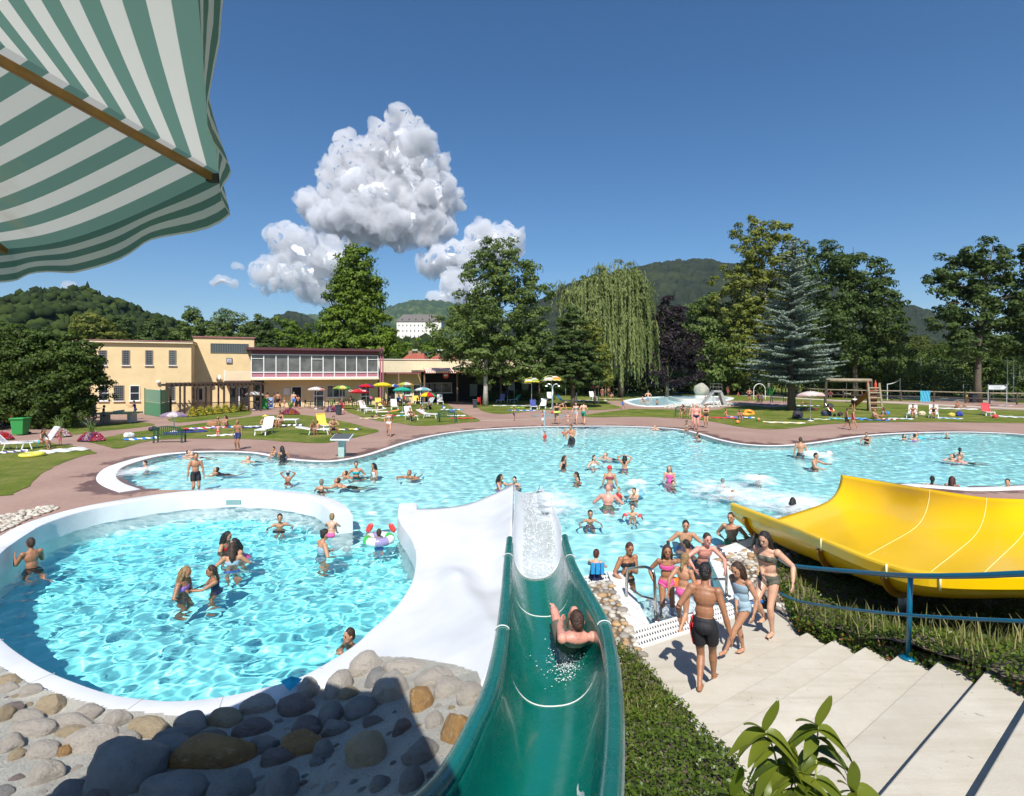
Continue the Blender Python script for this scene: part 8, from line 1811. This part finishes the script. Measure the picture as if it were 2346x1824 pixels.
PT = [
(93,1021,1.5,None,60,'sitc',2,'bp','bT kT','girl with brown ponytail sitting on the white lounger at the left edge'),(137,1025,.9,None,20,'stand',2,'fs','bP','toddler in pink briefs standing beside the large white mat'),
(211,971,1.6,None,80,'reach',1,'ds','vW tN','boy in white T-shirt at the left end of the tennis table'),(217,966,1.55,None,90,'stand',1,'ds','tK cW','boy in white cap standing behind the boy in white T-shirt'),(237,970,1.4,None,90,'stand',1,'ds','vN tN','boy in blue patterned clothes beside the tennis table'),(310,961,1.6,None,-90,'reach',1,'ds','vN tN','boy in dark blue sports kit at the right end of the tennis table'),
(499,975,1.3,None,0,'sitg',1,'fl','kG bC','fair-haired girl sitting on the white patterned towel, facing the pool'),(521,978,1.6,None,-60,'sitg',1,'bl','sC','woman in dark patterned swimsuit with outstretched arms on the towel'),(500,998,1.0,None,160,'kneel',3,'fs','bR','small child kneeling with back to the pool on the plain white towel'),(545,1031,1.55,None,-30,'stand',2,'fs','tN','boy in long dark shorts standing at the pool edge'),
(607,984,1.62,None,5,'sitc',1,'fb','bT kT hY','woman in straw hat with drawn-up knees on the lounger with turquoise towel',),(627,979,.95,None,20,'sitg',2,'bs','bR','toddler leaning beside the sun hat woman'),(636,978,1.0,None,40,'sitg',1,'bs','vR','toddler in red shirt next to the crouching mother'),(645,973,1.65,None,-40,'sitc',1,'db','bK kK','mother with dark hair bun sitting on the flat lounger'),
(714,990,1.35,None,40,'sitc',2,'fs','bN','tanned child with folded arms on the lounger, nearer of two'),(729,989,1.2,None,200,'sitc',1,'bs','tN','smaller child with back turned on the lounger, under the yellow towel'),(763,996,1.8,None,15,'crouch',1,'ds','tK','muscular man in black trunks squatting near the starting block'),(891,1000,1.68,None,5,'walk',1,'bs','bW kW','woman in white bikini walking alone on the paving'),
(673,934,1.75,None,170,'walk',0,'gs','tB','man in blue trunks walking to the open door'),(683,937,1.5,None,170,'walk',2,'bs','tK','boy in black shorts following the man in blue trunks'),(641,941,1.15,None,120,'stand',2,'ds','tK','small child in dark shorts by the blue board'),(652,938,1.25,None,-40,'walk',1,'fl','kW bK','little girl in black and white bikini walking by the spiky flower bed'),(637,928,1.75,None,180,'stand',1,'bs','tK','man in dark trunks in the passage'),(628,928,1.6,None,90,'stand',2,'ds','tK','dark-haired person standing in the shaded passage'),(612,930,1.7,None,160,'stand',2,'ds','tR','bare-backed man behind the green bin in the passage'),
(523,925,1.65,None,180,'sitc',2,'bs','kR bR cP','woman in pink cap sitting behind the pergola lattice'),(781,930,1.7,None,90,'sitc',2,'ds','tK','man in the shade on the second table'),(806,930,1.65,None,-90,'sitc',2,'dl','kK bK','dark-haired woman on the right side of the second table'),(850,921,1.2,None,-20,'stand',1,'bs','vP','child in pink shirt standing under the purple umbrella'),(875,925,1.65,None,60,'sitc',2,'bs','vN','person in the shade under the plain yellow umbrella'),(897,923,1.6,None,-60,'sitc',2,'bs','vK','person in black shirt under the yellow umbrella'),(929,922,1.75,None,-60,'sitc',1,'ds','vR tN','man in red shirt at the terrace table'),(912,922,1.7,None,40,'sitc',2,'bs','vB','person in blue shirt at the terrace table'),
(824,942,1.6,None,80,'bend',2,'db','sK','woman in black swimsuit bending over a lounger'),(866,945,1.75,None,100,'bend',2,'fl','bC','brown tanned woman leaning over beside the yellow lounger'),(854,957,1.3,None,100,'prone',1,'ds','tK','boy lying face down on the beige mat'),(942,960,1.6,None,20,'recl',2,'bs','bK kK','dark tanned woman reclining on the white lounger',),(966,949,1.65,None,60,'sitf',2,'bs','kP bP','woman sitting behind the tanned sunbather'),(986,937,1.7,None,-60,'sitg',2,'ds','tK','dark tanned man sitting under the rainbow umbrella'),(938,933,1.5,None,10,'sitg',1,'ds','bR','person peeping over the lounger behind the tanned sunbather'),(1017,949,1.2,None,200,'bend',3,'rs','tW vB','child with red hair bending over the green bench'),
(1177,964,1.15,None,100,'stand',2,'ds','tN','boy in dark shorts walking alone on the white line'),(1243,976,1.1,None,60,'walk',0,'ds','wR tW','small boy in red vest by the pool post'),(1275,972,1.68,None,10,'walk',1,'bs','sK','woman in black swimsuit with a colourful ring round her waist'),(1284,950,1.7,None,60,'bend',1,'bs','bK kL','woman bending behind the one with the ring, at the shower'),(1301,975,.95,None,0,'stand',0,'rs','bK kT aR','toddler with red armbands and turquoise top between the two women'),(1320,972,1.7,None,-10,'walk',0,'bb','bL kL','woman in pale blue bikini holding the toddler\'s side'),(1337,973,1.78,None,175,'walk',0,'ds','tG','man in green trunks stepping into the pool'),
(1246,955,.85,None,0,'recl',1,'bs','bW','small child reclining on the white lounger by the shower'),(1380,915,1.7,None,0,'stand',2,'bs','bM kM','dark figure beside the red and white umbrella pole'),(1394,911,1.6,None,10,'stand',2,'rs','tK','brown child standing between umbrella and white lounger'),(1403,912,1.6,None,-30,'sitg',1,'bs','bW kW','woman sitting on the pinkish blanket'),(1426,938,1.35,None,100,'walk',2,'ds','tB','boy in bright blue shorts walking to the toddler pool'),(1485,930,1.78,None,185,'hips',0,'gs','tL','man in pale blue trunks standing with hands on hips at the toddler pool'),(1474,928,1.6,None,-40,'crouch',0,'ds','sK','woman in black swimsuit crouching beside the man at the toddler pool'),(1505,928,1.3,None,170,'sitg',2,'ds','tK','boy sitting on the toddler pool rim with his back turned'),(1492,926,.8,None,0,'stand',0,'fs','bR','toddler hidden behind the man at the toddler pool'),(1616,921,1.15,None,-50,'kneel',1,'fs','tK','child crouching at the foot of the grey toddler slide'),(1648,921,1.1,None,-90,'walk',1,'fs','tR','child climbing the steps of the toddler slide'),
(1568,953,1.65,None,-50,'sitc',1,'bl','sC','woman with outstretched legs on the bench beside the old man'),(1580,953,1.2,None,-20,'sitc',1,'fs','bW kG','child seated next to the woman on the bench'),(1595,985,1.8,None,5,'stand',3,'','bN','old bald man with a big belly in dark briefs'),(1588,979,1.7,None,20,'stand',0,'gs','bB','grey-haired person half hidden behind the old bald man'),(1618,980,1.7,None,-10,'fold',1,'ds','bK kK','woman in black bikini with folded arms beside the old bald man'),
(1665,955,1.3,None,60,'sitf',1,'bs','bR kR','girl with sunglasses sitting on the crimson towel'),(1692,962,1.75,None,30,'sitg',2,'ds','tW','tanned man with sunglasses sitting on the blue towel'),(1717,920,1.75,None,10,'hips',1,'bs','tK','man in dark shorts standing in the shade with hands on hips'),(1738,921,1.7,None,0,'sitc',2,'ds','bM','person seated under the white arch, left'),(1748,921,1.5,None,-40,'sitc',1,'bs','vL','person in pale shirt seated under the white arch, right'),(1931,912,1.5,None,120,'reach',2,'fs','tN','boy playing on the sand court, left one'),(1975,914,1.25,None,-100,'walk',2,'fs','tN','smaller boy running on the sand court'),(1903,913,1.6,None,0,'sitc',2,'gs','bW vM','person seated near the sand court'),(1955,938,1.75,None,160,'bend',1,'fs','vW tK','man in white and red shirt bending on the lawn'),(1845,926,1.6,None,60,'lie',2,'bs','bK','sunbather lying under the pale pink parasol'),
(1939,984,1.5,None,100,'walk',2,'bs','tK','tanned boy in dark shorts walking, left of the strolling pair'),(1954,986,1.5,None,95,'walk',1,'fs','sR','fair girl in red swimsuit walking, right of the strolling pair'),(1999,960,1.65,None,70,'sitg',1,'fb','bK kW','woman with black shorts sitting with her back to the ladder slide'),(2021,956,1.65,None,-50,'sitf',2,'rl','bM kL','long-haired woman sitting on the towels by the ladder slide'),(2091,953,1.65,None,10,'sitc',1,'bs','bM kM','woman reading on the lounger in the middle of the right lawn'),(2139,953,1.65,None,0,'sitc',1,'rs','sK','woman with drawn-up knees on the right lawn lounger'),(2190,936,1.65,None,60,'sitg',2,'fs','bM kM','tanned woman with cap sitting on the big white sheet',),
(1540,893,1.6,None,60,'sitc',1,'bs','vB','person in blue by the far hedge'),(1570,893,1.6,None,20,'sitc',2,'rs','vO','person with orange towel by the far hedge'),(1600,893,1.6,None,-30,'sitc',1,'fs','bW','pale person on the lounger by the far hedge'),(1668,906,1.7,None,0,'stand',2,'bs','tM','dark figure in the shade left of the wooden hut'),(1693,907,1.2,None,-60,'sitg',1,'bs','vR','child in red shirt in the shade of the wooden hut'),(1182,905,1.6,None,20,'sitc',2,'bs','kK','person sitting in the shade behind the low hedge'),(1310,903,1.6,None,-20,'sitc',1,'fs','vW','person in white in the deep shade near the conifer'),
(648,1057,1.65,.85,-160,'chest',1,'dl','sK','mother in dark swimsuit carrying a child at the lobe edge'),(337,1077,1.3,.6,-60,'reach',0,'ds','tK','small boy splashing at the left end of the pool'),(448,1117,1.6,1.25,10,'stand',1,'ds','tK','wet boy in black shorts standing in the pool behind the round wall'),(415,1046,1.5,.2,60,'swim',0,'ds','tB','swimmer near the far edge of the left lobe'),(461,1049,1.6,.15,-80,'swim',0,'gs','tK','grey swimmer floating with feet up in the left lobe'),(586,1058,1.5,.2,-60,'swim',0,'gs','tK','snorkelling head in the left lobe'),(520,1087,1.6,.1,-90,'swim',1,'ds','sK','dark swimmer under water in the left lobe'),
(659,1104,1.35,.62,160,'head',2,'bs','tR cL','boy with goggles on his head, back to us'),(736,1119,1.5,.4,170,'stand',1,'gs','tK','head and shoulders of a swimmer with mask straps'),(816,1090,1.66,.85,0,'hips',1,'bb','bK kT','woman in turquoise bikini standing with hands at her waist'),(858,1090,1.5,.75,-60,'stand',1,'dl','sW','girl in white top beside the woman in turquoise'),(812,1095,1.5,.1,-80,'swim',1,'bs','tK','snorkeller under water in front of the turquoise woman'),(800,1115,1.7,.1,-95,'swim',1,'bs','tK','long dark swimmer gliding under water'),(946,1093,1.75,.3,-20,'swim',2,'bs','tK','man swimming alone in the middle of the pool'),(1141,1118,1.5,.75,70,'reach',1,'dl','kV bV','girl reaching over the white crest, left one'),(1184,1108,1.5,.55,-20,'lean',0,'dp','kV bV','laughing girl just behind the white crest, right one'),
(1248,1006,1.1,.55,30,'stand',1,'ds','wR','small child in pink vest beside the pool post'),(1310,1018,1.85,1.15,-30,'chest',1,'ds','tK','big man carrying a toddler with red armbands'),(1290,1070,1.5,.75,60,'chest',1,'bl','sK','girl with wet hair holding her hands to her chin'),(1358,1068,1.55,.75,40,'wade',0,'bp','sW','girl in white top stretching one arm back'),(1405,1052,1.6,.35,-70,'swim',0,'gs','tK','blond swimmer seen from behind'),(1431,1074,1.5,.85,170,'head',1,'dl','bV','girl in violet briefs with both hands in her hair'),(1326,1100,1.5,.5,-80,'wade',1,'dp','kO bO','dark-haired girl crouching in the water, half submerged'),(1397,1110,1.65,1.0,-175,'stand',1,'','bV kM cR','woman with red cap seen from behind'),(1393,1156,1.85,.95,178,'wade',3,'','tG','broad bald man seen from behind'),(1420,1140,1.0,.42,-40,'wade',0,'fs','wR','little blond child in a red swim vest'),(1455,1140,1.2,.4,-20,'reach',0,'bs','tK','boy with a patterned swim ring splashing'),(1449,1180,1.2,.4,0,'wade',0,'bs','aR','smiling boy with red armbands'),(1351,1194,1.35,.5,10,'wade',1,'ds','tN','boy in dark shorts standing alone left of the boy with armbands'),
(1534,1104,1.5,.9,-10,'stand',0,'gl','sP','girl in pink swimsuit with wet fair hair'),(1540,1112,1.3,.25,20,'wade',0,'ds','tK','dark head just in front of the girl in pink'),(1655,1115,1.2,.35,175,'wade',0,'gs','aR','child with red armbands seen from behind, left of two'),(1737,1104,1.2,.35,40,'wade',0,'gs','aR','splashing child with red armbands, right of two'),(1662,1138,1.3,.18,60,'swim',0,'gs','tK','head in the white splash'),(1514,985,1.6,.25,-80,'swim',0,'fs','tK','fair swimmer near the far edge'),(1574,990,1.3,None,-10,'sitc',2,'ds','bW kW','tanned girl in white bikini sitting on the pool edge'),(1596,1001,1.2,.35,60,'wade',1,'ds','wR','child with pink armbands at the edge'),(1604,1008,1.4,.35,-120,'wade',0,'ds','tK','dark-haired child holding on to the edge'),
(1834,1043,1.8,.9,180,'stand',1,'bs','tK','man in black trunks seen from behind near the far edge'),(1863,1070,1.8,.98,70,'reach',1,'ds','tK','bearded man reaching for the pink ball'),(1986,1015,1.6,.75,-10,'chest',1,'ds','sK','dark-haired woman holding something at her chest'),(2070,1005,1.55,.4,20,'wade',0,'dl','kW','dark-haired girl at the far edge, left of three'),(2095,1009,1.6,.5,175,'wade',1,'ds','sV','bather in violet swimsuit from behind, middle of three'),(2118,1004,1.6,.3,-80,'swim',0,'fs','sT','fair swimmer with arm stretched, right of three'),(2169,1001,1.4,.35,10,'wade',0,'fs','tK','fair head near the far edge, rightmost'),(2199,1040,1.5,.4,180,'wade',0,'dp','kP','woman with dark bun seen from behind'),(2206,1058,1.65,.3,-70,'swim',0,'bs','tK','man swimming on his back hugging another'),(2221,1061,1.5,.25,-70,'swim',3,'fs','tK','second head of the hugging swimmers'),(2136,1111,1.6,.4,180,'stand',1,'dp','kW','woman with dark ponytail leaning at the near edge, left'),(2181,1114,1.65,.55,178,'fold',2,'rl','sK','woman with reddish braid at the near edge'),(2309,1120,1.6,.45,-10,'fold',1,'ds','tK','boy resting folded arms on the near edge'),(1815,1172,1.35,.6,170,'wade',2,'dl','bV','girl in violet briefs kneeling in the splash behind the yellow slide'),
(1570,1238,1.8,.82,5,'wade',1,'ds','tN','man with sunglasses standing in the water'),(1676,1232,1.82,.95,-20,'hips',1,'bs','tG','man with hand on hip beside the end of the yellow slide'),(1592,1270,1.4,.5,-120,'lean',2,'ds','tK','tanned boy leaning in the water behind the right handrail'),
(74,1300,1.5,1.0,-160,'hang',2,'bs','tK','boy in black shorts holding on to the wall of the round pool'),(641,1203,1.4,.5,0,'wade',1,'ds','tK','boy standing alone at the far side of the round pool'),(513,1258,1.5,.62,60,'chest',1,'dl','kR','girl in red top, left of the group of three'),(560,1262,1.5,.6,-60,'lean',1,'dl','sP','dark-haired girl in pink bending forward, right of the group of three'),(532,1296,1.55,.72,175,'wade',1,'bl','bB kL','girl in blue bikini seen from behind, nearest of the group of three'),(417,1360,1.45,.75,55,'chest',2,'fl','kV','girl in lilac top with wet fair hair'),(496,1340,1.4,.6,-80,'reach',2,'bp','sN','tanned girl stretching out both arms'),(735,1268,1.7,.82,110,'chest',1,'db','sL','woman with dark bun carrying a small child in the round pool'),(868,1247,1.1,.5,178,'wade',1,'bs','tB','child seated in the crab-shaped float'),(806,1472,1.4,.28,-60,'fold',1,'bs','tK','boy with wet brown hair resting at the near rim of the round pool'),
]
PT = [t if t[3] is None or t[0] in (448, 1834, 1310) else t[:3] + (t[3] * (.70 if t[3] >= .5 and t[1] > 1060 else .85),) + t[4:] for t in PT]
for t in PT: person(*t, wf=1.3 if 'big belly' in t[-1] else (1.12 if 'broad bald' in t[-1] or 'big man' in t[-1] else (.9 if t[2] < 1.4 else 1)))
g = G(735, 1262, .0); person(0, 0, .95, None, 160, 'sitg', 0, 'fs', 'bP', 'small blond child in pink briefs on the arm of the woman with the dark bun', loc=Vector((g.x + .2, g.y + .05, .28)))
g = G(1303, 1018); person(0, 0, .9, None, 20, 'sitg', 1, '', 'aR', 'toddler with red armbands on the arm of the big man', loc=Vector((g.x - .25, g.y - .15, .42)))
g = G(643, 1057); person(0, 0, 1.0, None, -60, 'sitg', 1, 'ds', 'sT', 'child in turquoise held by the mother at the lobe edge', loc=Vector((g.x - .22, g.y, .12)))
crab = ring(0, 0, .27, .105, [(.05,.5,.06),(.74,.74,.74),(.3,.25,.45),(.74,.74,.74)], 'green and white crab-shaped swim ring around the child', g=G(868, 1246, -.08), name='crab_float')
for s in (-1, 1): m = MB(); m.ball((0, 0, 0), 1, 12, Matrix.Rotation(R(-30 * s), 4, 'Y'), (.07, .045, .13)); c_ = m.build('claw', cm((.7, .05, .04), .25, tag='vinyl', coat=.5), crab, smooth=True); c_.location = (s * .27, .2, .32)
ring(0, 0, .24, .08, [(.2,.45,.6),(.74,.74,.7),(.6,.6,.3)], 'clear patterned swim ring around the splashing boy', g=G(1458, 1134, -.1)); ring(0, 0, .3, .09, [(.4,.7,.1),(.75,.1,.1),(.7,.65,.1)], 'lime green ring worn by the woman in black swimsuit', g=Vector((G(1275, 972).x, G(1275, 972).y, .82)))
W_ = Vector
person(0, 0, 1.05, None, 160, 'sitg', 0, 'rs', 'tN', 'small red-haired boy with blue back float sitting on the short grate', loc=D(1268, 1238, .0))
gb = D(1268, 1238, 0); m = MB(); [m.box((gb.x + .03 + x, gb.y - .155, .28), (.07, .05, .2), rz=.3) for x in (-.09, 0, .09)]; m.build('back_float', cm((.02, .30, .62), .5), None); tag(bpy.data.objects['back_float'], 'bright blue foam float strapped to the back of the small boy', 'float')
person(0, 0, 1.68, None, 35, 'chest', 2, 'rs', 'kK bK', 'woman in black bikini standing in the water by the left handrail', loc=W_((D(1335, 1222).x, D(1335, 1222).y - .1, -.98)), yaw=-10)
person(0, 0, 1.38, None, 10, 'wade', 2, 'bl', 'kP bP', 'girl in pink bikini with an orange armband climbing out of the pool', loc=W_((D(1421, 1290).x, D(1421, 1290).y, -.30)), over=dict(hands=[W_((-.28, .06, .72)), W_((.16, .06, .52))]))
person(0, 0, 1.22, None, 150, 'walk', 1, 'fp', 'bP', 'small fair girl with plaits and pink briefs stepping over the grate', loc=D(1462, 1345, 0) + W_((0, .12, -.06)))
person(0, 0, 1.5, None, 25, 'lean', 3, 'bs', 'tK', 'pale boy leaning over the right handrail', loc=W_((D(1500, 1262).x, D(1500, 1262).y + .1, -.32)))
person(0, 0, 1.58, None, 172, 'walk', 2, 'ds', 'tK zR', 'tall tanned boy in black trunks with a red side stripe going down the steps', loc=W_((D(1512, 1478, .16).x, D(1512, 1478, .16).y + .16, .1)), over=dict(feet=[W_((-.02, -.11, .06)), W_((.05, .18, -.06))], hands=[W_((-.2, .05, .52)), W_((.19, .0, .46))]))
person(0, 0, 1.36, None, -35, 'stair', 1, 'bl', 'sL', 'girl in striped blue swimsuit climbing the first step', loc=D(1584, 1400, 0), over=dict(hands=[W_((-.16, .05, .5)), W_((-.02, .13, .55))], feet=[W_((.07, .2, .05)), W_((.05, -.08, .03))]))
person(0, 0, 1.62, None, -25, 'stair', 0, 'dl', 'kC bC', 'tall girl with long dark hair in camouflage bikini on the landing', loc=D(1640, 1352, 0), over=dict(hands=[W_((-.24, .05, .56)), W_((-.0, .12, .58))], feet=[W_((-.05, .04, .035)), W_((.03, .02, .14))]))
tr = [o for o in bpy.data.objects if o.name.startswith('person') and 'red side stripe' in o.get('label', '')][0]
for x, y, z in ((1437, 1242, 9.9), (1490, 1252, 10.2)):
 p_ = DP(x, y, z); m = MB(); m.tube([p_ + W_((-.09, 0, .0)), p_ + W_((-.06, 0, .01)), p_ + W_((.06, 0, -.01)), p_ + W_((.09, 0, -.02))], [.06, .1, .1, .06], 12); tag(m.build('armband', cm((.85, .19, .02), .25, tag='vinyl', coat=.5), None, smooth=True), 'orange inflatable armband, %s' % ('held by the girl in the pink bikini' if x < 1450 else 'behind the girl with plaits'), 'armband')
i_ = 28; tp_ = trough_point(i_, .64); person(0, 0, 1.78, None, 192, 'slide', 3, 'bs', 'tC', 'man sliding down the green slide on his back', loc=tp_ + W_((.0, 0, .10)), tilt=-10)
FOAM = mat('foam', (.82, .88, .9), .35, trans=.15)
def splash(label, c, rx, ry, n_, h, seed, r0=.012, r1=.04, cat='water splash', up=1.0):
 bm = bmesh.new(); bmesh.ops.create_icosphere(bm, subdivisions=1, radius=1); V = np.array([v.co[:] for v in bm.verts]); F_ = np.array([[v.index for v in f.verts] for f in bm.faces]); bm.free()
 rs = np.random.RandomState(seed); x = rs.normal(0, rx * .45, n_); y = rs.normal(0, ry * .45, n_); z = np.abs(rs.exponential(h * .3, n_)) * np.exp(-(x / rx) ** 2 - (y / ry) ** 2); r = rs.uniform(r0, r1, n_) * np.where(z < .04, 1.6, .7)
 v = V[None] * (r[:, None, None] * np.stack([np.ones(n_), np.ones(n_), np.where(z < .04, .35, 1)], 1)[:, None, :]) * (1 + rs.uniform(-.3, .3, (n_, len(V), 1))) + np.stack([x + c[0], y + c[1], z + c[2]], 1)[:, None, :]
 o = npmesh('splash', v.reshape(-1, 3), (F_[None] + (np.arange(n_) * len(V))[:, None, None]).reshape(-1, 3), FOAM, True); return tag(o, label, cat, kind='stuff')
def wp(x, y): g = D(x, y, -.06); return (g.x, g.y, -.04)
def foam_mat():
 m, n, l, b = nodes('churned_foam'); at = n.new('ShaderNodeAttribute'); at.attribute_name = 'fall'; b.inputs['Base Color'].default_value = (.86, .92, .93, 1); b.inputs['Roughness'].default_value = .5
 v = math_(n, l, 'ADD', noise_(n, l, 1.6, 8, rough=.72), math_(n, l, 'MULTIPLY', at.outputs['Fac'], .42)); t = n.new('ShaderNodeBsdfTransparent'); mx = n.new('ShaderNodeMixShader'); l.new(ramp(n, l, v, .62, .95, 0, .92), mx.inputs[0]); l.new(t.outputs[0], mx.inputs[1]); l.new(b.outputs[0], mx.inputs[2]); l.new(mx.outputs[0], n['Material Output'].inputs['Surface']); return m
FM_ = foam_mat()
def foam(label, c, rx, ry, h, seed, rz=0):
 N = 60; u = np.linspace(-1, 1, N); U, V = np.meshgrid(u, u); X = U * rx; Y = V * ry; r = np.sqrt(U * U + V * V); f = np.clip(1 - r, 0, 1); Z = h * f * vnoise(X + seed, Y + seed, seed, 5, 3.0 / max(rx, .5)) * 1.5 + .03 * vnoise(X, Y, seed, 3, 5); a = R(rz)
 o = gridmesh('foam', c[0] + X * math.cos(a) - Y * math.sin(a), c[1] + X * math.sin(a) + Y * math.cos(a), c[2] + .02 + Z, FM_, keep=(r[:-1, :-1] < .97)); q = r.reshape(-1); me = o.data; co_ = np.empty(len(me.vertices) * 3, np.float32); me.vertices.foreach_get('co', co_); co_ = co_.reshape(-1, 3); dx, dy = co_[:, 0] - c[0], co_[:, 1] - c[1]
 x2, y2 = dx * math.cos(a) + dy * math.sin(a), -dx * math.sin(a) + dy * math.cos(a); at = me.attributes.new('fall', 'FLOAT', 'POINT'); at.data.foreach_set('value', np.clip(1 - np.hypot(x2 / rx, y2 / ry) * 1.05, 0, 1).astype(np.float32)); return tag(o, label, 'foam', kind='stuff')
for lb, c, rx, ry, h, dn in (('white foam where the green slide meets the pool', wp(1180, 1080), 1.3, 3.4, .16, 900), ('white foam in front of the yellow slide', wp(1690, 1080), 2.6, 3.2, .2, 1100), ('spray around the diving child near the yellow slide', wp(1560, 1058), 2.2, 3.4, .25, 900), ('spray around the splashing child with armbands', wp(1617, 1030), 1.1, 1.6, .25, 300), ('splash behind the ball players', wp(1745, 978), 1.2, 1.8, .3, 200), ('splashing at the left end of the lobe', wp(290, 1008), 1.3, 2.2, .1, 200), ('spray behind the boy with the patterned ring', wp(1360, 1040), .6, 1.0, .3, 200), ('churned water at the foot of the entry steps', wp(1440, 1300), .9, .7, .05, 200)):
 foam(lb, c, rx, ry, h, len(lb)); splash(lb.replace('foam', 'droplets').replace('spray', 'droplets'), c, rx * .6, ry * .6, dn, h * 2.2, dn, .004, .013)
splash('spray thrown up around the man on the green slide', (tp_.x + .1, tp_.y - .1, tp_.z + .02), .36, .5, 1500, .22, 8, .003, .007)
def film(name, rows, label):
 n = len(rows[0]); m = MB(); m.add([p for r in rows for p in r], [(i * n + k, i * n + k + 1, (i + 1) * n + k + 1, (i + 1) * n + k) for i in range(len(rows) - 1) for k in range(n - 1)]); o = m.build(name, None, None, smooth=True, merge=True); q = o.modifiers.new('s', 'SUBSURF'); q.levels = q.render_levels = 2; t = bpy.data.textures.new('rip', 'CLOUDS'); t.noise_scale = .05; d = o.modifiers.new('d', 'DISPLACE'); d.texture = t; d.strength = .03
 o.data.materials.append(mat('running_water', (.80, .87, .88), .15, var=.15, vscale=9, trans=.35)); return tag(o, label, 'running water', kind='stuff')
film('running_water', [[trough_point(i, .64 + .012 * math.sin(i * .9) + k * w_) + W_((0, 0, .012)) for k in range(5)] for i, w_ in ((45, .004), (48, .012), (51, .02), (54, .024), (58, .026), (62, .03), (66, .034), (70, .03))], 'streak of foaming water running down the green slide')
film('running_water', [[e[k] + W_((0, 0, .015)) for k in range(9, 23)] for e in ex[:-1]] + [[e[k] + W_((0, 0, .015)) for k in range(9, 23)] for e in outlet_rows[::2]], 'sheet of white water filling the white outlet')
SUN_EL, SUN_AZ = 50.0, 1.5      # shadows fall away from the camera
sun = bpy.data.lights.new('sun', 'SUN'); sun.energy = 4.8; sun.angle = R(.53); sun.color = (1, .96, .9)
sun.cycles.is_caustics_light = True
so = bpy.data.objects.new('sun', sun); so.rotation_euler = (R(90 - SUN_EL), 0, R(-SUN_AZ)); so.location = (0, -20, 40); C.objects.link(so)
W = bpy.data.worlds.new('World'); S.world = W; W.use_nodes = True
n, l = W.node_tree.nodes, W.node_tree.links
bg = n['Background']
sk = n.new('ShaderNodeTexSky'); sk.sky_type = 'NISHITA'; sk.sun_disc = False
sk.sun_elevation = R(SUN_EL); sk.sun_rotation = R(180 + SUN_AZ); sk.altitude = 600; sk.air_density = 1.0; sk.dust_density = .7; sk.ozone_density = 4.0
hs_ = n.new('ShaderNodeHueSaturation'); hs_.inputs['Saturation'].default_value = 1.2; l.new(sk.outputs[0], hs_.inputs['Color']); l.new(hs_.outputs[0], bg.inputs['Color']); bg.inputs['Strength'].default_value = .088
cam = bpy.data.cameras.new('camera'); co = bpy.data.objects.new('camera', cam); C.objects.link(co)
co.location = (0, 0, CH); co.rotation_euler = (R(90), 0, 0)
cam.sensor_width = 36; cam.lens = 36 * 1200 / 2184; cam.shift_y = -(849 - 790) / 2184
cam.clip_start = .05; cam.clip_end = 20000
S.camera = co
S.render.engine = 'CYCLES'
cy = S.cycles
cy.use_denoising = True; cy.max_bounces = 8; cy.transparent_max_bounces = 12; cy.transmission_bounces = 6; cy.glossy_bounces = 3; cy.diffuse_bounces = 3
cy.volume_bounces = 4
cy.sample_clamp_indirect = 6; cy.sample_clamp_direct = 0
cy.use_adaptive_sampling = True; cy.adaptive_threshold = .02
cy.caustics_reflective = False; cy.caustics_refractive = True
S.view_settings.view_transform = 'Standard'; S.view_settings.look = 'None'; S.view_settings.exposure = .42; S.view_settings.gamma = 1
bpy.context.view_layer.update()
for o in bpy.data.objects:
 if o.type == 'MESH' and not o.name.startswith('water'):
  bb = [o.matrix_world @ Vector(c) for c in o.bound_box]
  if min(b.z for b in bb) < .1 and min(b.y for b in bb) < 45 and max(b.z for b in bb) < 8 and not o.name.startswith(('lawn', 'ground', 'paving')):
   o.cycles.is_caustics_receiver = True
